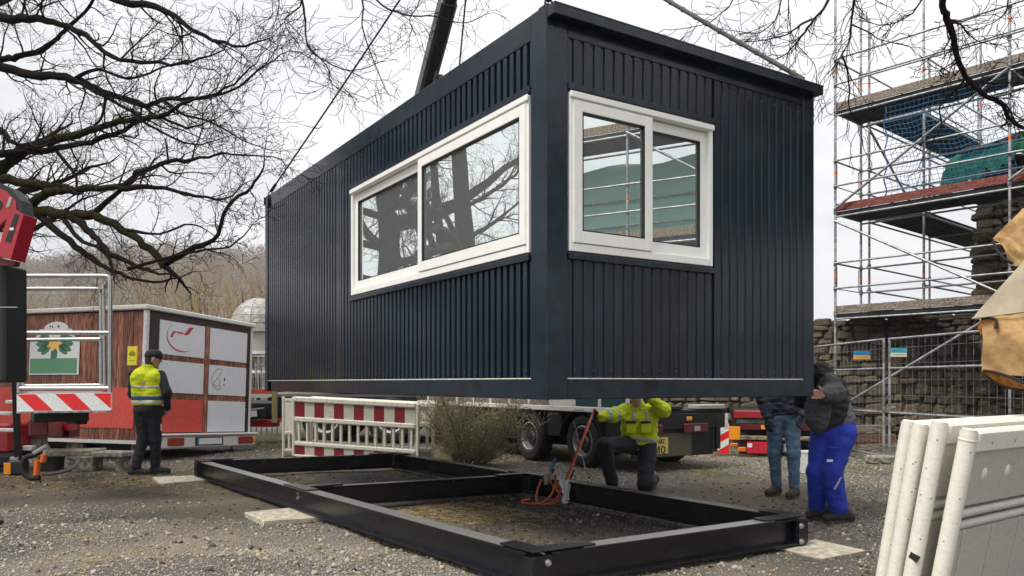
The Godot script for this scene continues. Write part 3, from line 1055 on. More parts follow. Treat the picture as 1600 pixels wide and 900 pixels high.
func twig(m: MB, p: Vector3, dir: Vector3, length: float, r: float, lvl: int, lift := 0.05) -> void:
	var segs := 5 if length > 0.5 else 4
	var pts := [p]
	var rad := [r]
	var d := dir
	var q := p
	for k in segs:
		d = (d + Vector3(rng.randf_range(-0.45, 0.45), rng.randf_range(-0.4, 0.4) + lift, rng.randf_range(-0.45, 0.45))).normalized()
		q += d * length / segs
		pts.append(q)
		rad.append(maxf(r * (1.0 - 0.75 * (k + 1) / segs), 0.0026))
	m.tube(pts, rad, 5 if r > 0.012 else 3, false)
	if lvl <= 0:
		return
	for k in range(1, segs + 1):
		if lvl == 1 and rng.randf() < 0.3: continue
		var kids := 1 if rng.randf() < 0.85 else 2
		for c in kids:
			var ax := Vector3(rng.randf_range(-1, 1), rng.randf_range(-1, 1), rng.randf_range(-1, 1)).normalized()
			var dd: Vector3 = (pts[k] - pts[k - 1]).normalized()
			dd = dd.rotated(dd.cross(ax).normalized(), rng.randf_range(0.45, 1.15))
			twig(m, pts[k], dd, length * rng.randf_range(0.42, 0.66) * (1.0 - 0.05 * k), maxf(rad[k] * 0.62, 0.002), lvl - 1, lift)

func limb(tree: Node, tw: MB, pts: Array, r0: float, r1: float, shoots: int, slen: float, lvl: int, mat: Material, from := 0.15, lift := 0.04, sides := 7) -> Array:
	var org: Vector3 = tree.position
	var path := smooth_path(pts, 4, minf(r0 * 0.3, 0.022))
	var rad := []
	for k in path.size():
		rad.append(lerpf(r0, r1, pow(float(k) / (path.size() - 1), 0.8)) * rng.randf_range(0.9, 1.12))
		path[k] = path[k] - org
	var m := MB.new()
	m.tube(path, rad, sides)
	part(tree, "limb", m, mat)
	for s in shoots:
		var t := lerpf(from, 1.0, (s + rng.randf()) / shoots)
		var k := clampi(int(t * (path.size() - 1)), 0, path.size() - 2)
		var dd: Vector3 = (path[k + 1] - path[k]).normalized()
		var ax := Vector3(rng.randf_range(-1, 1), rng.randf_range(-1, 1), rng.randf_range(-1, 1)).normalized()
		dd = dd.rotated(dd.cross(ax).normalized(), rng.randf_range(0.35, 1.1))
		twig(tw, path[k], dd, slen * rng.randf_range(0.45, 1.1), minf(rad[k] * 0.5, 0.016 * slen), lvl, lift)
	if shoots > 0:
		twig(tw, path[-1], (path[-1] - path[-2]).normalized(), slen * 0.7, maxf(r1, 0.004), lvl, lift)
	return path

func trace(px: Array, d0: float, d1: float) -> Array:
	# photo points of one limb, its distance running from d0 to d1
	var out := []
	for k in px.size():
		out.append(P(px[k][0], px[k][1], lerpf(d0, d1, float(k) / (px.size() - 1))))
	return out

func trunk(tree: Node, pts: Array, r0: float, r1: float, called := "trunk") -> void:
	var path := smooth_path(pts, 5, r1 * 0.06)
	var rad := []
	for k in path.size():
		var t := float(k) / (path.size() - 1)
		rad.append(lerpf(r0, r1, t) * (1.0 + 0.5 * exp(-t * 16.0)) * rng.randf_range(0.95, 1.06))
		path[k] -= tree.position
	var m := MB.new()
	m.tube(path, rad, 14)
	part(tree, called, m, mats.bark)

func make_trees() -> void:
	rng.seed = 2024
	# --- old tree just left of the picture; its limbs fill the left sky, its trunk shows mirrored in the long window
	var A := thing("old_tree", "huge bare old tree whose trunk stands left of the picture, upper boughs overhanging", "tree", Vector3(-9.9, 0, -13.0))
	var tw := MB.new()
	var bk: Material = mats.bark
	var ms: Material = mats.bark_moss
	trunk(A, [Vector3(-10.0, -0.1, -13.4), Vector3(-9.95, 2.2, -13.35), Vector3(-10.0, 4.6, -13.3), Vector3(-9.8, 7.5, -13.5), Vector3(-9.9, 10.5, -13.4)], 0.28, 0.16)
	var hubA := Vector3(-9.75, 5.4, -12.95)
	var pts: Array
	pts = [hubA]; pts.append_array(trace([[-90, 80], [0, 105], [64, 117], [117, 125], [161, 142], [220, 164], [254, 156], [313, 154], [372, 134], [437, 86]], 11.6, 9.4))
	limb(A, tw, pts, 0.088, 0.008, 23, 0.95, 2, bk, 0.2)
	pts = [Vector3(-9.7, 6.3, -12.9)]; pts.append_array(trace([[-90, 20], [0, 29], [44, 29], [83, 34], [132, 54], [176, 88], [235, 98], [293, 98], [350, 78]], 11.4, 9.2))
	limb(A, tw, pts, 0.082, 0.008, 20, 0.95, 2, bk, 0.2)
	pts = [hubA]; pts.append_array(trace([[-80, 105], [0, 95], [29, 90], [73, 73], [103, 46], [140, 10], [165, -30]], 11.9, 10.6))
	limb(A, tw, pts, 0.07, 0.015, 9, 0.9, 2, bk, 0.25)
	pts = [Vector3(-9.7, 7.6, -13.0)]; pts.append_array(trace([[-40, -110], [90, -40], [186, 0], [244, 12], [303, 46], [367, 73], [420, 60]], 11.2, 9.2))
	limb(A, tw, pts, 0.09, 0.007, 17, 0.9, 2, bk, 0.25)
	pts = trace([[166, 147], [161, 176], [147, 200]], 10.6, 10.3)
	limb(A, tw, pts, 0.026, 0.014, 3, 0.6, 1, bk)
	pts = trace([[112, 125], [152, 108], [196, 122], [225, 117], [264, 102], [310, 92]], 10.8, 9.8)
	limb(A, tw, pts, 0.028, 0.006, 7, 0.7, 2, bk)
	pts = trace([[254, 156], [290, 180], [330, 190], [380, 220], [425, 235]], 9.9, 9.1)
	limb(A, tw, pts, 0.02, 0.005, 7, 0.65, 2, bk)
	pts = trace([[117, 125], [190, 165], [240, 200], [300, 225], [350, 215]], 10.7, 9.4)
	limb(A, tw, pts, 0.03, 0.005, 10, 0.7, 2, bk)
	# the bough above the picture with the hanging sprays over the roof edge
	pts = [Vector3(-9.75, 8.6, -13.0)]; pts.append_array(trace([[80, -260], [300, -190], [440, -110], [590, -60], [700, -40]], 11.0, 8.6))
	limb(A, tw, pts, 0.10, 0.02, 5, 0.8, 2, bk, 0.4)
	for t in [[[[450, -105], [472, 0], [477, 30], [481, 72], [509, 96], [551, 110], [600, 95]], 2.6], [[[540, -80], [566, 0], [566, 41], [585, 98], [604, 143]], 1.9], [[[560, -70], [589, 0], [634, 23], [679, 26], [725, 36], [760, 22]], 2.0], [[[465, -60], [472, 2], [449, 26], [447, 41], [468, 72]], 1.8], [[[481, 72], [512, 105], [518, 130], [550, 152]], 1.2], [[[430, -120], [432, -30], [436, 10], [425, 45]], 1.4], [[[640, -60], [655, 0], [640, 30], [650, 55]], 1.2]]:
		limb(A, tw, trace(t[0], 9.0, 8.3), t[1] / F * 8.6, 0.004, 14, 0.55, 1, mats.twig, 0.25, -0.05, 5)
	# the rest of the crown, out of the picture
	for k in 9:
		var a: float = [2.2, 2.8, 3.4, 4.0, 4.6, 1.6, 0.9, 3.1, 5.0][k]
		var y: float = [4.2, 5.2, 6.2, 4.8, 6.0, 7.4, 8.5, 8.2, 9.0][k]
		var d := Vector3(cos(a), 0.35, -sin(a))
		var s := Vector3(-9.75, y, -13.0)
		limb(A, tw, [s, s + d * 1.5, s + d * 3.0 + Vector3(0, 0.6, 0), s + d * 4.6 + Vector3(0, 0.8, 0)], 0.16, 0.03, 15, 1.3, 2, bk, 0.2)
	for e in [[3.5, 1, 2.6], [4.3, 1, 3.0], [5.0, 1, 2.4], [3.9, -1, 2.8], [4.7, -1, 3.0], [2.9, -1, 2.2]]:
		var s := Vector3(-10.0, e[0], -13.35)
		var d := Vector3(0.55, 0.22, -0.84) if e[1] > 0 else Vector3(-0.55, 0.25, 0.84)
		var q: float = e[2]
		limb(A, tw, [s, s + d * q * 0.4 + Vector3(0, 0.05, 0), s + d * q * 0.75 + Vector3(0, 0.25, 0), s + d * q + Vector3(0, 0.6, 0)], 0.10, 0.03, 16, 1.1, 2, bk, 0.3)
	for k in 5:
		var a := k * 1.3
		var s := Vector3(-9.7, 10.2, -13.0)
		limb(A, tw, [s, s + Vector3(cos(a), 1.6, sin(a)), s + Vector3(cos(a) * 2.0, 3.4, sin(a) * 2.0)], 0.15, 0.03, 10, 1.3, 2, bk, 0.2)
	tag(part(A, "twigs", tw, mats.twig), "", "", "", "stuff")

	# --- second, many-stemmed tree nearer: the mossy low boughs
	var Bt := thing("many_stemmed_tree", "many-stemmed bare tree at the left, its low mossy boughs hanging over the wooden trailer", "tree", Vector3(-9.1, 0, -10.5))
	tw = MB.new()
	trunk(Bt, [Vector3(-9.1, -0.1, -10.5), Vector3(-9.05, 1.2, -10.5), Vector3(-9.1, 2.3, -10.55)], 0.34, 0.27)
	for st in [[Vector3(-9.1, 2.0, -10.55), Vector3(-9.25, 4.5, -10.9), Vector3(-9.2, 7.5, -11.1), Vector3(-9.0, 10.5, -11.2), 0.23], [Vector3(-9.0, 1.8, -10.4), Vector3(-9.3, 3.8, -9.6), Vector3(-9.4, 6.5, -8.9), Vector3(-9.6, 9.5, -8.4), 0.17], [Vector3(-9.0, 1.5, -10.3), Vector3(-9.6, 3.4, -9.0), Vector3(-10.1, 6.0, -7.9), Vector3(-10.4, 9.0, -7.2), 0.15], [Vector3(-9.1, 2.1, -10.6), Vector3(-9.6, 4.2, -11.6), Vector3(-9.9, 6.2, -12.0), Vector3(-9.8, 8.5, -12.2), 0.14]]:
		trunk(Bt, [st[0], st[1], st[2], st[3]], st[4], st[4] * 0.3, "stem")
		for k in 7:
			var a := rng.randf() * TAU
			var t := rng.randf_range(0.3, 1.0)
			var s: Vector3 = st[1].lerp(st[3], t)
			if cos(a) > 0.3: a += PI
			var d := Vector3(cos(a), 0.5, sin(a))
			limb(Bt, tw, [s, s + d * 0.9, s + d * 1.9 + Vector3(0, 0.5, 0)], 0.05, 0.015, 8, 0.9, 2, bk, 0.2)
	var hubB := Vector3(-9.05, 3.2, -10.6)
	pts = [hubB]; pts.append_array(trace([[-80, 290], [0, 266], [29, 240], [64, 225], [122, 210], [161, 196], [215, 186], [254, 178], [293, 161], [350, 138], [400, 100]], 10.2, 8.9))
	limb(Bt, tw, pts, 0.088, 0.007, 23, 0.85, 2, ms, 0.2)
	pts = [hubB]; pts.append_array(trace([[-80, 250], [0, 240], [73, 235], [142, 222], [205, 196], [240, 182], [290, 200], [330, 190]], 10.0, 9.2))
	limb(Bt, tw, pts, 0.062, 0.008, 15, 0.8, 2, bk, 0.25)
	pts = [hubB]; pts.append_array(trace([[-80, 285], [0, 281], [54, 288], [117, 296], [186, 293], [215, 269], [264, 254], [313, 247], [362, 240], [440, 249]], 9.9, 8.6))
	limb(Bt, tw, pts, 0.078, 0.006, 20, 0.8, 2, ms, 0.25)
	pts = [hubB + Vector3(0, -0.3, 0)]; pts.append_array(trace([[-90, 315], [0, 318], [49, 328], [98, 335], [147, 337], [191, 357], [235, 391], [257, 416]], 9.9, 8.9))
	limb(Bt, tw, pts, 0.088, 0.035, 7, 0.6, 2, ms, 0.35)
	pts = trace([[46, 323], [73, 301], [100, 297]], 9.6, 9.4)
	limb(Bt, tw, pts, 0.06, 0.045, 3, 0.4, 1, ms)
	pts = trace([[105, 335], [128, 350], [147, 367], [171, 396], [215, 416], [240, 425]], 9.4, 8.9)
	limb(Bt, tw, pts, 0.055, 0.018, 5, 0.55, 2, bk)
	pts = trace([[54, 330], [108, 376], [142, 403], [171, 420], [205, 435], [255, 440], [300, 425]], 9.6, 8.7)
	limb(Bt, tw, pts, 0.05, 0.006, 7, 0.6, 2, bk)
	pts = trace([[98, 338], [122, 372], [160, 390], [176, 420]], 9.4, 9.0)
	limb(Bt, tw, pts, 0.032, 0.014, 3, 0.5, 2, bk)
	pts = trace([[257, 412], [293, 391], [332, 376], [357, 323], [391, 293], [411, 264]], 8.9, 8.4)
	limb(Bt, tw, pts, 0.04, 0.01, 9, 0.6, 2, bk)
	pts = trace([[200, 420], [257, 405], [310, 392], [360, 385], [395, 350]], 8.9, 8.3)
	limb(Bt, tw, pts, 0.022, 0.006, 6, 0.55, 2, bk)
	pts = trace([[186, 295], [244, 293], [293, 303], [352, 310], [385, 285]], 9.2, 8.6)
	limb(Bt, tw, pts, 0.035, 0.005, 7, 0.6, 2, bk)
	pts = trace([[150, 330], [185, 300], [210, 279], [225, 268]], 9.3, 9.2)
	limb(Bt, tw, pts, 0.035, 0.016, 3, 0.5, 1, bk)
	pts = trace([[90, 238], [117, 274], [120, 300]], 9.6, 9.5)
	limb(Bt, tw, pts, 0.022, 0.014, 3, 0.5, 1, bk)
	pts = trace([[-40, 190], [0, 203], [20, 222], [60, 230]], 10.2, 9.7)
	limb(Bt, tw, pts, 0.05, 0.02, 3, 0.7, 2, bk)
	pts = trace([[198, 360], [250, 365], [300, 350], [340, 372]], 9.0, 8.7)
	limb(Bt, tw, pts, 0.02, 0.004, 5, 0.5, 2, bk)
	tag(part(Bt, "twigs", tw, mats.twig), "", "", "", "stuff")

	# --- tree right of the picture, branches hanging into the upper right
	var Ct := thing("right_hand_tree", "bare tree at the right, its dark branches hanging before the scaffold", "tree", Vector3(8.2, 0, -7.2))
	tw = MB.new()
	trunk(Ct, [Vector3(8.2, -0.1, -7.2), Vector3(8.1, 2.5, -7.2), Vector3(8.25, 5.0, -7.25), Vector3(8.2, 8.0, -7.3)], 0.3, 0.15)
	pts = [Vector3(8.2, 4.4, -7.2)]; pts.append_array(trace([[2000, -60], [1700, -150], [1530, -130], [1478, -60], [1472, 0], [1481, 29], [1488, 58], [1497, 95], [1509, 118], [1529, 142], [1546, 153], [1566, 165], [1575, 185], [1600, 201], [1650, 220]], 5.6, 6.9))
	limb(Ct, tw, pts, 0.036, 0.014, 22, 0.5, 2, mats.twig, 0.35, 0.0)
	pts = [Vector3(8.2, 5.4, -7.2)]; pts.append_array(trace([[1800, -260], [1560, -240], [1420, -160], [1300, -120], [1180, -90]], 5.6, 6.6))
	limb(Ct, tw, pts, 0.09, 0.02, 12, 0.6, 2, bk, 0.4, 0.0)
	for t in [[[[1511, 124], [1543, 130], [1600, 128], [1660, 120]], 2.4, 6.7, 10], [[[1482, 32], [1500, 38], [1512, 52], [1529, 65], [1560, 70]], 2.0, 6.7, 9], [[[1508, 124], [1486, 147], [1468, 168], [1471, 196], [1455, 225], [1440, 250]], 2.0, 6.6, 9], [[[1400, -150], [1345, -50], [1335, 0], [1330, 38], [1327, 64], [1315, 87], [1283, 127]], 3.2, 6.35, 18], [[[1316, 87], [1324, 110], [1327, 139], [1327, 170], [1340, 188], [1342, 210]], 2.0, 6.4, 10], [[[1330, -110], [1294, 0], [1271, 31], [1253, 56], [1231, 82], [1213, 92], [1196, 104]], 3.0, 7.3, 16], [[[1269, 30], [1249, 40], [1229, 54], [1198, 62], [1162, 66]], 2.0, 7.3, 12], [[[1240, -110], [1221, 0], [1213, 27], [1202, 41], [1182, 52], [1140, 47]], 1.6, 7.2, 12], [[[1180, -90], [1145, 0], [1127, 20], [1102, 38], [1049, 47]], 1.3, 7.2, 10], [[[1480, -60], [1440, 0], [1420, 25], [1380, 40], [1350, 30]], 1.8, 6.6, 12], [[[1560, -120], [1575, 0], [1560, 30], [1540, 40]], 1.5, 6.6, 9], [[[1250, -100], [1232, 0], [1240, 60], [1272, 100], [1276, 130]], 1.1, 6.5, 8], [[[1330, 38], [1360, 52], [1375, 62], [1410, 70]], 1.3, 6.4, 9]]:
		limb(Ct, tw, trace(t[0], t[2] - 0.1, t[2] + 0.15), t[1] / F * t[2], 0.003, t[3], 0.36, 1, mats.twig, 0.2, -0.03, 5)
	for k in 8:
		var a: float = k * 0.8
		var s := Vector3(8.2, 4.5 + k * 0.4, -7.25)
		var d := Vector3(cos(a), 0.5, sin(a))
		if d.x < -0.2: d.x *= -0.5
		limb(Ct, tw, [s, s + d * 1.2, s + d * 2.6 + Vector3(0, 0.5, 0)], 0.07, 0.02, 12, 1.0, 2, bk, 0.2)
	tag(part(Ct, "twigs", tw, mats.twig), "", "", "", "stuff")

	# --- birch behind the wooden trailer
	var bi := G(152, 640)
	var Bi := thing("birch_tree", "slender white-stemmed birch behind the wooden trailer", "tree", Vector3(bi.x, 0, bi.z))
	tw = MB.new()
	var d0 := -bi.z
	for st in [[[[152, 640], [152, 520], [150, 440], [152, 385], [158, 340]], 3.0], [[[150, 470], [170, 430], [180, 400], [195, 380]], 1.5], [[[152, 500], [135, 450], [118, 420]], 1.5], [[[140, 640], [120, 520], [100, 460], [95, 430]], 1.6]]:
		var q := trace(st[0], d0, d0)
		var rr := []
		for k in q.size():
			q[k] -= Bi.position
			rr.append(lerpf(st[1], st[1] * 0.3, float(k) / (q.size() - 1)) / F * d0)
		var m := MB.new()
		m.tube(smooth_path(q, 1), rr, 7)
		part(Bi, "trunk" if st[1] > 2 else "stem", m, mats.birch)
		for k in 16:
			var t := rng.randf_range(0.3, 1.0)
			var p: Vector3 = q[0].lerp(q[-1], t)
			twig(tw, p, Vector3(rng.randf_range(-1, 1), 0.9, rng.randf_range(-0.6, 0.6)).normalized(), d0 * 0.035, 0.012 * d0 / 30.0, 2, 0.1)
	part(Bi, "crown", tw, M("twig_pale", Color(0.16, 0.12, 0.09), 0.9))

	# --- bare bushes and small trees between the trailer and the hill
	var bush := 0
	var bush_labels := ["low olive bush behind the lift basket", "brown bush right of the birch above the trailer roof", "olive bush above the trailer's yellow number sign", "tall brown bush above the trailer's white corner", "olive bush above the trailer's logo panel", "pale bare tree above the trailer's end wall", "brown bush just left of the dome", "pale bare tree behind the dome", "olive bush hidden behind the container's far edge", "pale bare tree above the lift's control box", "brown bush just left of the birch stem", "tall pale bare tree farther back, above the logo panel", "tallest pale bare tree, rising behind the dome", "brown thicket farther back, above the man in the vest", "pale bare tree farther back, right of the birch"]
	for b in [[70, 37.0, 3.6, 0], [200, 40.0, 4.2, 1], [240, 38.0, 4.6, 0], [275, 44.0, 5.6, 1], [310, 40.0, 4.6, 0], [345, 46.0, 5.6, 2], [375, 42.0, 4.5, 1], [405, 48.0, 6.0, 2], [440, 45.0, 5.5, 0], [20, 42.0, 5.0, 2], [120, 45.0, 4.4, 1], [330, 60.0, 8.0, 2], [395, 64.0, 9.5, 2], [260, 62.0, 7.5, 1], [170, 58.0, 7.0, 2]]:
		var o := thing(["olive_bush", "brown_bush", "bare_tree"][b[3]], bush_labels[bush], ["bush", "bush", "tree"][b[3]], Vector3((b[0] - CX) / F * b[1], 0, -b[1]), Basis(), "bushes and bare trees below the hill")
		tw = MB.new()
		var tr := MB.new()
		rng.seed = 900 + bush
		bush += 1
		var H: float = b[2] * 1.5
		for k in 5:
			var a := rng.randf() * TAU
			tr.tube([Vector3(cos(a) * 0.1, -0.1, sin(a) * 0.1), Vector3(cos(a) * 0.4, H * 0.3, sin(a) * 0.4), Vector3(cos(a) * 0.9, H * 0.6, sin(a) * 0.9)], [0.07, 0.05, 0.03], 5)
		for k in (95 if b[3] < 2 else 70):
			var a := rng.randf() * TAU
			var y := H * rng.randf_range(0.2, 0.82)
			var r := H * 0.42 * sqrt(rng.randf()) * (1.0 if b[3] < 2 else 0.7)
			twig(tw, Vector3(cos(a) * r, y, sin(a) * r), Vector3(cos(a) * 0.5, 1.0, sin(a) * 0.5).normalized(), H * 0.2, 0.02, 1, 0.12)
		part(o, "trunk", tr, mats.bark)
		part(o, "crown", tw, [M("bush_olive", Color(0.24, 0.20, 0.08), 0.9), M("bush_brown", Color(0.26, 0.17, 0.09), 0.9), M("bush_pale", Color(0.30, 0.22, 0.155), 0.9)][b[3]])

func make_shrub() -> void:
	rng.seed = 31
	var base := Vector3(-0.62, 0, -12.6)
	var o := thing("twiggy_shrub", "twiggy grey-green shrub between the red and white barriers and the truck wheel", "shrub", base)
	var tw := MB.new()
	var lf := MB.new()
	lf.colored = true
	for k in 16:
		var a := TAU * k / 16.0 + rng.randf_range(-0.2, 0.2)
		var sp := rng.randf_range(0.3, 1.15)
		var top := Vector3(cos(a) * sp * 1.02, rng.randf_range(0.6, 1.12), sin(a) * sp * 0.6)
		var s0 := Vector3(cos(a) * 0.1 - 0.15 + 0.3 * rng.randf(), -0.02, sin(a) * 0.1)
		var path := smooth_path([s0, s0.lerp(top, 0.4) + Vector3(rng.randf_range(-0.08, 0.08), -0.06, 0), top], 4, 0.012)
		var rad := []
		for j in path.size(): rad.append(lerpf(0.017, 0.005, float(j) / (path.size() - 1)))
		var m := MB.new()
		m.tube(path, rad, 6)
		part(o, "stem", m, M("shrub_stem", Color(0.13, 0.105, 0.075), 0.9))
		for j in 62:
			var q: Vector3 = path[clampi(int(rng.randf_range(0.22, 1.0) * (path.size() - 1)), 0, path.size() - 1)]
			twig(tw, q, Vector3(rng.randf_range(-1, 1), rng.randf_range(0.1, 1.0), rng.randf_range(-0.8, 0.8)).normalized(), rng.randf_range(0.22, 0.42), 0.0045, 1, 0.1)
	part(o, "twigs", tw, M("shrub_twig", Color(0.30, 0.25, 0.16), 0.9)).set_meta("kind", "stuff")
	for k in 9500:
		var p := tw.v[rng.randi() % tw.v.size()]
		if p.y < 0.2 or (p.y < 0.6 and rng.randf() < 0.6): continue
		var d := Vector3(rng.randf_range(-1, 1), rng.randf_range(-0.2, 1), rng.randf_range(-1, 1)).normalized()
		var s := d.cross(Vector3(rng.randf(), rng.randf(), rng.randf())).normalized()
		var L := rng.randf_range(0.018, 0.036)
		lf.col = Color(0.38, 0.38, 0.10).lerp(Color(0.18, 0.20, 0.08), rng.randf()) if rng.randf() < 0.75 else Color(0.5, 0.42, 0.2)
		lf.quad(p, p + d * L * 0.5 + s * L * 0.25, p + d * L, p + d * L * 0.5 - s * L * 0.25)
	part(o, "leaves", lf, M("shrub_leaf", Color(1, 1, 1), 0.7, 0.0, {"vcol": true, "back": Color(0.4, 0.45, 0.2)})).set_meta("kind", "stuff")

# ---------------------------------------------------------------- stone wall and ruin
func stones(o: Node, L: float, H: float, thick: float, B: Basis, from: Vector3, seed_: int, vis0: float, vis1: float, most := 300) -> int:
	# irregular courses on the face x 0..L, y 0..H (B.x along, B.z outward)
	rng.seed = seed_
	var shapes := []
	for k in 10:
		var m := MB.new()
		m.box(Vector3.ZERO, Vector3(1, 1, 1), Basis(), 0.17, 0.11, rng)
		shapes.append(m)
	var meshes := []
	for s in shapes: meshes.append(s.mesh())
	var rest := [MB.new(), MB.new()]
	var made := 0
	var y := 0.0
	while y < H:
		var ch := minf(rng.randf_range(0.09, 0.22), H - y)
		if H - y - ch < 0.06: ch = H - y
		var x := rng.randf_range(-0.2, 0.0)
		while x < L:
			var w := rng.randf_range(0.13, 0.42)
			var hh := ch * rng.randf_range(0.88, 1.12)
			var big := 1.0
			if rng.randf() < 0.08: big = rng.randf_range(1.3, 1.6)
			hh *= big
			var c := from + B * Vector3(x + w / 2, y + ch / 2 + 0.035 * sin(x * 1.7 + y * 3.0) + rng.randf_range(-0.02, 0.02), rng.randf_range(-0.022, 0.022) - 0.1 + 0.03 * (big - 1.0))
			var sc := Vector3(w * 0.94, hh, 0.3)
			var turn := B * Basis(Vector3(0, 0, 1), rng.randf_range(-0.06, 0.06)) * Basis(Vector3.UP, rng.randf_range(-0.07, 0.07))
			var k := rng.randi() % 10
			if x >= vis0 and x <= vis1 and made < most:
				part(o, "stone", meshes[k], mats["stone%d" % (rng.randi() % 5)], c, turn * Basis.from_scale(sc))
				made += 1
			else:
				var r: MB = rest[rng.randi() % 2]
				var src: MB = shapes[k]
				var s0 := r.v.size()
				var TB := turn * Basis.from_scale(sc)
				var NB := turn * Basis.from_scale(Vector3.ONE / sc)
				for j in src.v.size():
					r.v.append(c + TB * src.v[j])
					r.n.append((NB * src.n[j]).normalized())
				for j in src.ix: r.ix.append(s0 + j)
			x += w + 0.004
		y += ch + 0.008
	for k in 2:
		if rest[k].v.size():
			tag(part(o, "stonework", rest[k], mats["stone%d" % (k * 2)]), "", "", "", "stuff")
	return made

func make_walls() -> void:
	var a := Vector3(-2.0, 0, -20.0)
	var b := Vector3(9.0, 0, -15.3)
	var x := (b - a).normalized()
	var B := Basis(x, Vector3.UP, x.cross(Vector3.UP))
	var L := (b - a).length()
	var o := thing("stone_wall", "old rough stone retaining wall behind the wire fence and scaffold", "wall", a, B)
	part(o, "wall_core", b2(Vector3(0, -0.1, -0.05), Vector3(L, 2.56, -0.9)), mats.mortar)
	stones(o, L, 2.62, 0.3, Basis(), Vector3.ZERO, 5, 8.2, L, 300)
	# terrace behind the wall
	var t := MB.new()
	var q0 := a - B.z * 0.5
	var q1 := b - B.z * 0.5
	t.quad(q0 + Vector3(0, 2.57, 0), q1 + Vector3(0, 2.57, 0), Vector3(30, 2.57, -60), Vector3(-2, 2.57, -60))
	struct("terrace_ground", t, M("terrace", Color(0.13, 0.12, 0.06), 0.95, 0.0, {"tex": texs.grime, "scale": 0.5}))
	# ruin: corner of a taller stone building inside the scaffold
	var c := Vector3(9.0, 0, -15.45)
	var u := Vector3(0.659, 0, 0.752)
	var w := Vector3(0.752, 0, -0.659)
	var r := thing("stone_ruin", "tall brown stone corner of a ruined building inside the scaffold", "ruin", c)
	var core := MB.new()
	core.bar(Vector3(0, 2.7, 0) + w * 0.45 + u * 0.16, Vector3(0, 2.7, 0) + w * 0.45 + u * 5.0, 0.6, 5.6)
	core.bar(Vector3(0, 2.7, 0) + u * 0.45 + w * 0.8, Vector3(0, 2.7, 0) + u * 0.45 + w * 4.0, 0.6, 5.6)
	part(r, "wall_core", core, mats.mortar)
	# face seen from the front left (outward = -w), running along u
	var holder := r
	stones(holder, 5.0, 5.6, 0.3, Basis(u, Vector3.UP, -w), Vector3.ZERO + u * 0.0, 8, 0.0, 1.5, 150)
	stones(holder, 4.0, 5.6, 0.3, Basis(-w, Vector3.UP, -u), w * 4.0, 9, 2.6, 4.0, 100)

# ---------------------------------------------------------------- scaffold
func pole(par: Node, called: String, a: Vector3, b: Vector3, r := 0.0242, mat: Material = null, sides := 10) -> MeshInstance3D:
	var m := MB.new()
	m.cyl(Vector3.ZERO, b - a, r, sides)
	return part(par, called, m, mat if mat else mats.zinc, a)

func deck_run(par: Node, a: Vector3, b: Vector3, side: Vector3, w: float, mat: Material) -> void:
	# three steel planks between two transoms
	var n := 3
	for k in n:
		var c := side * (w * (k + 0.5) / n)
		var m := MB.new()
		m.bar(a + c, b + c, w / n - 0.012, 0.012)
		for e in [-0.45, -0.15, 0.15, 0.45]:
			var s: Vector3 = side * e * (w / n) * 0.9
			m.bar(a + c + s + Vector3(0, -0.0335, 0), b + c + s + Vector3(0, -0.0335, 0), 0.012, 0.055)
		part(par, "deck_plank", m, mat)

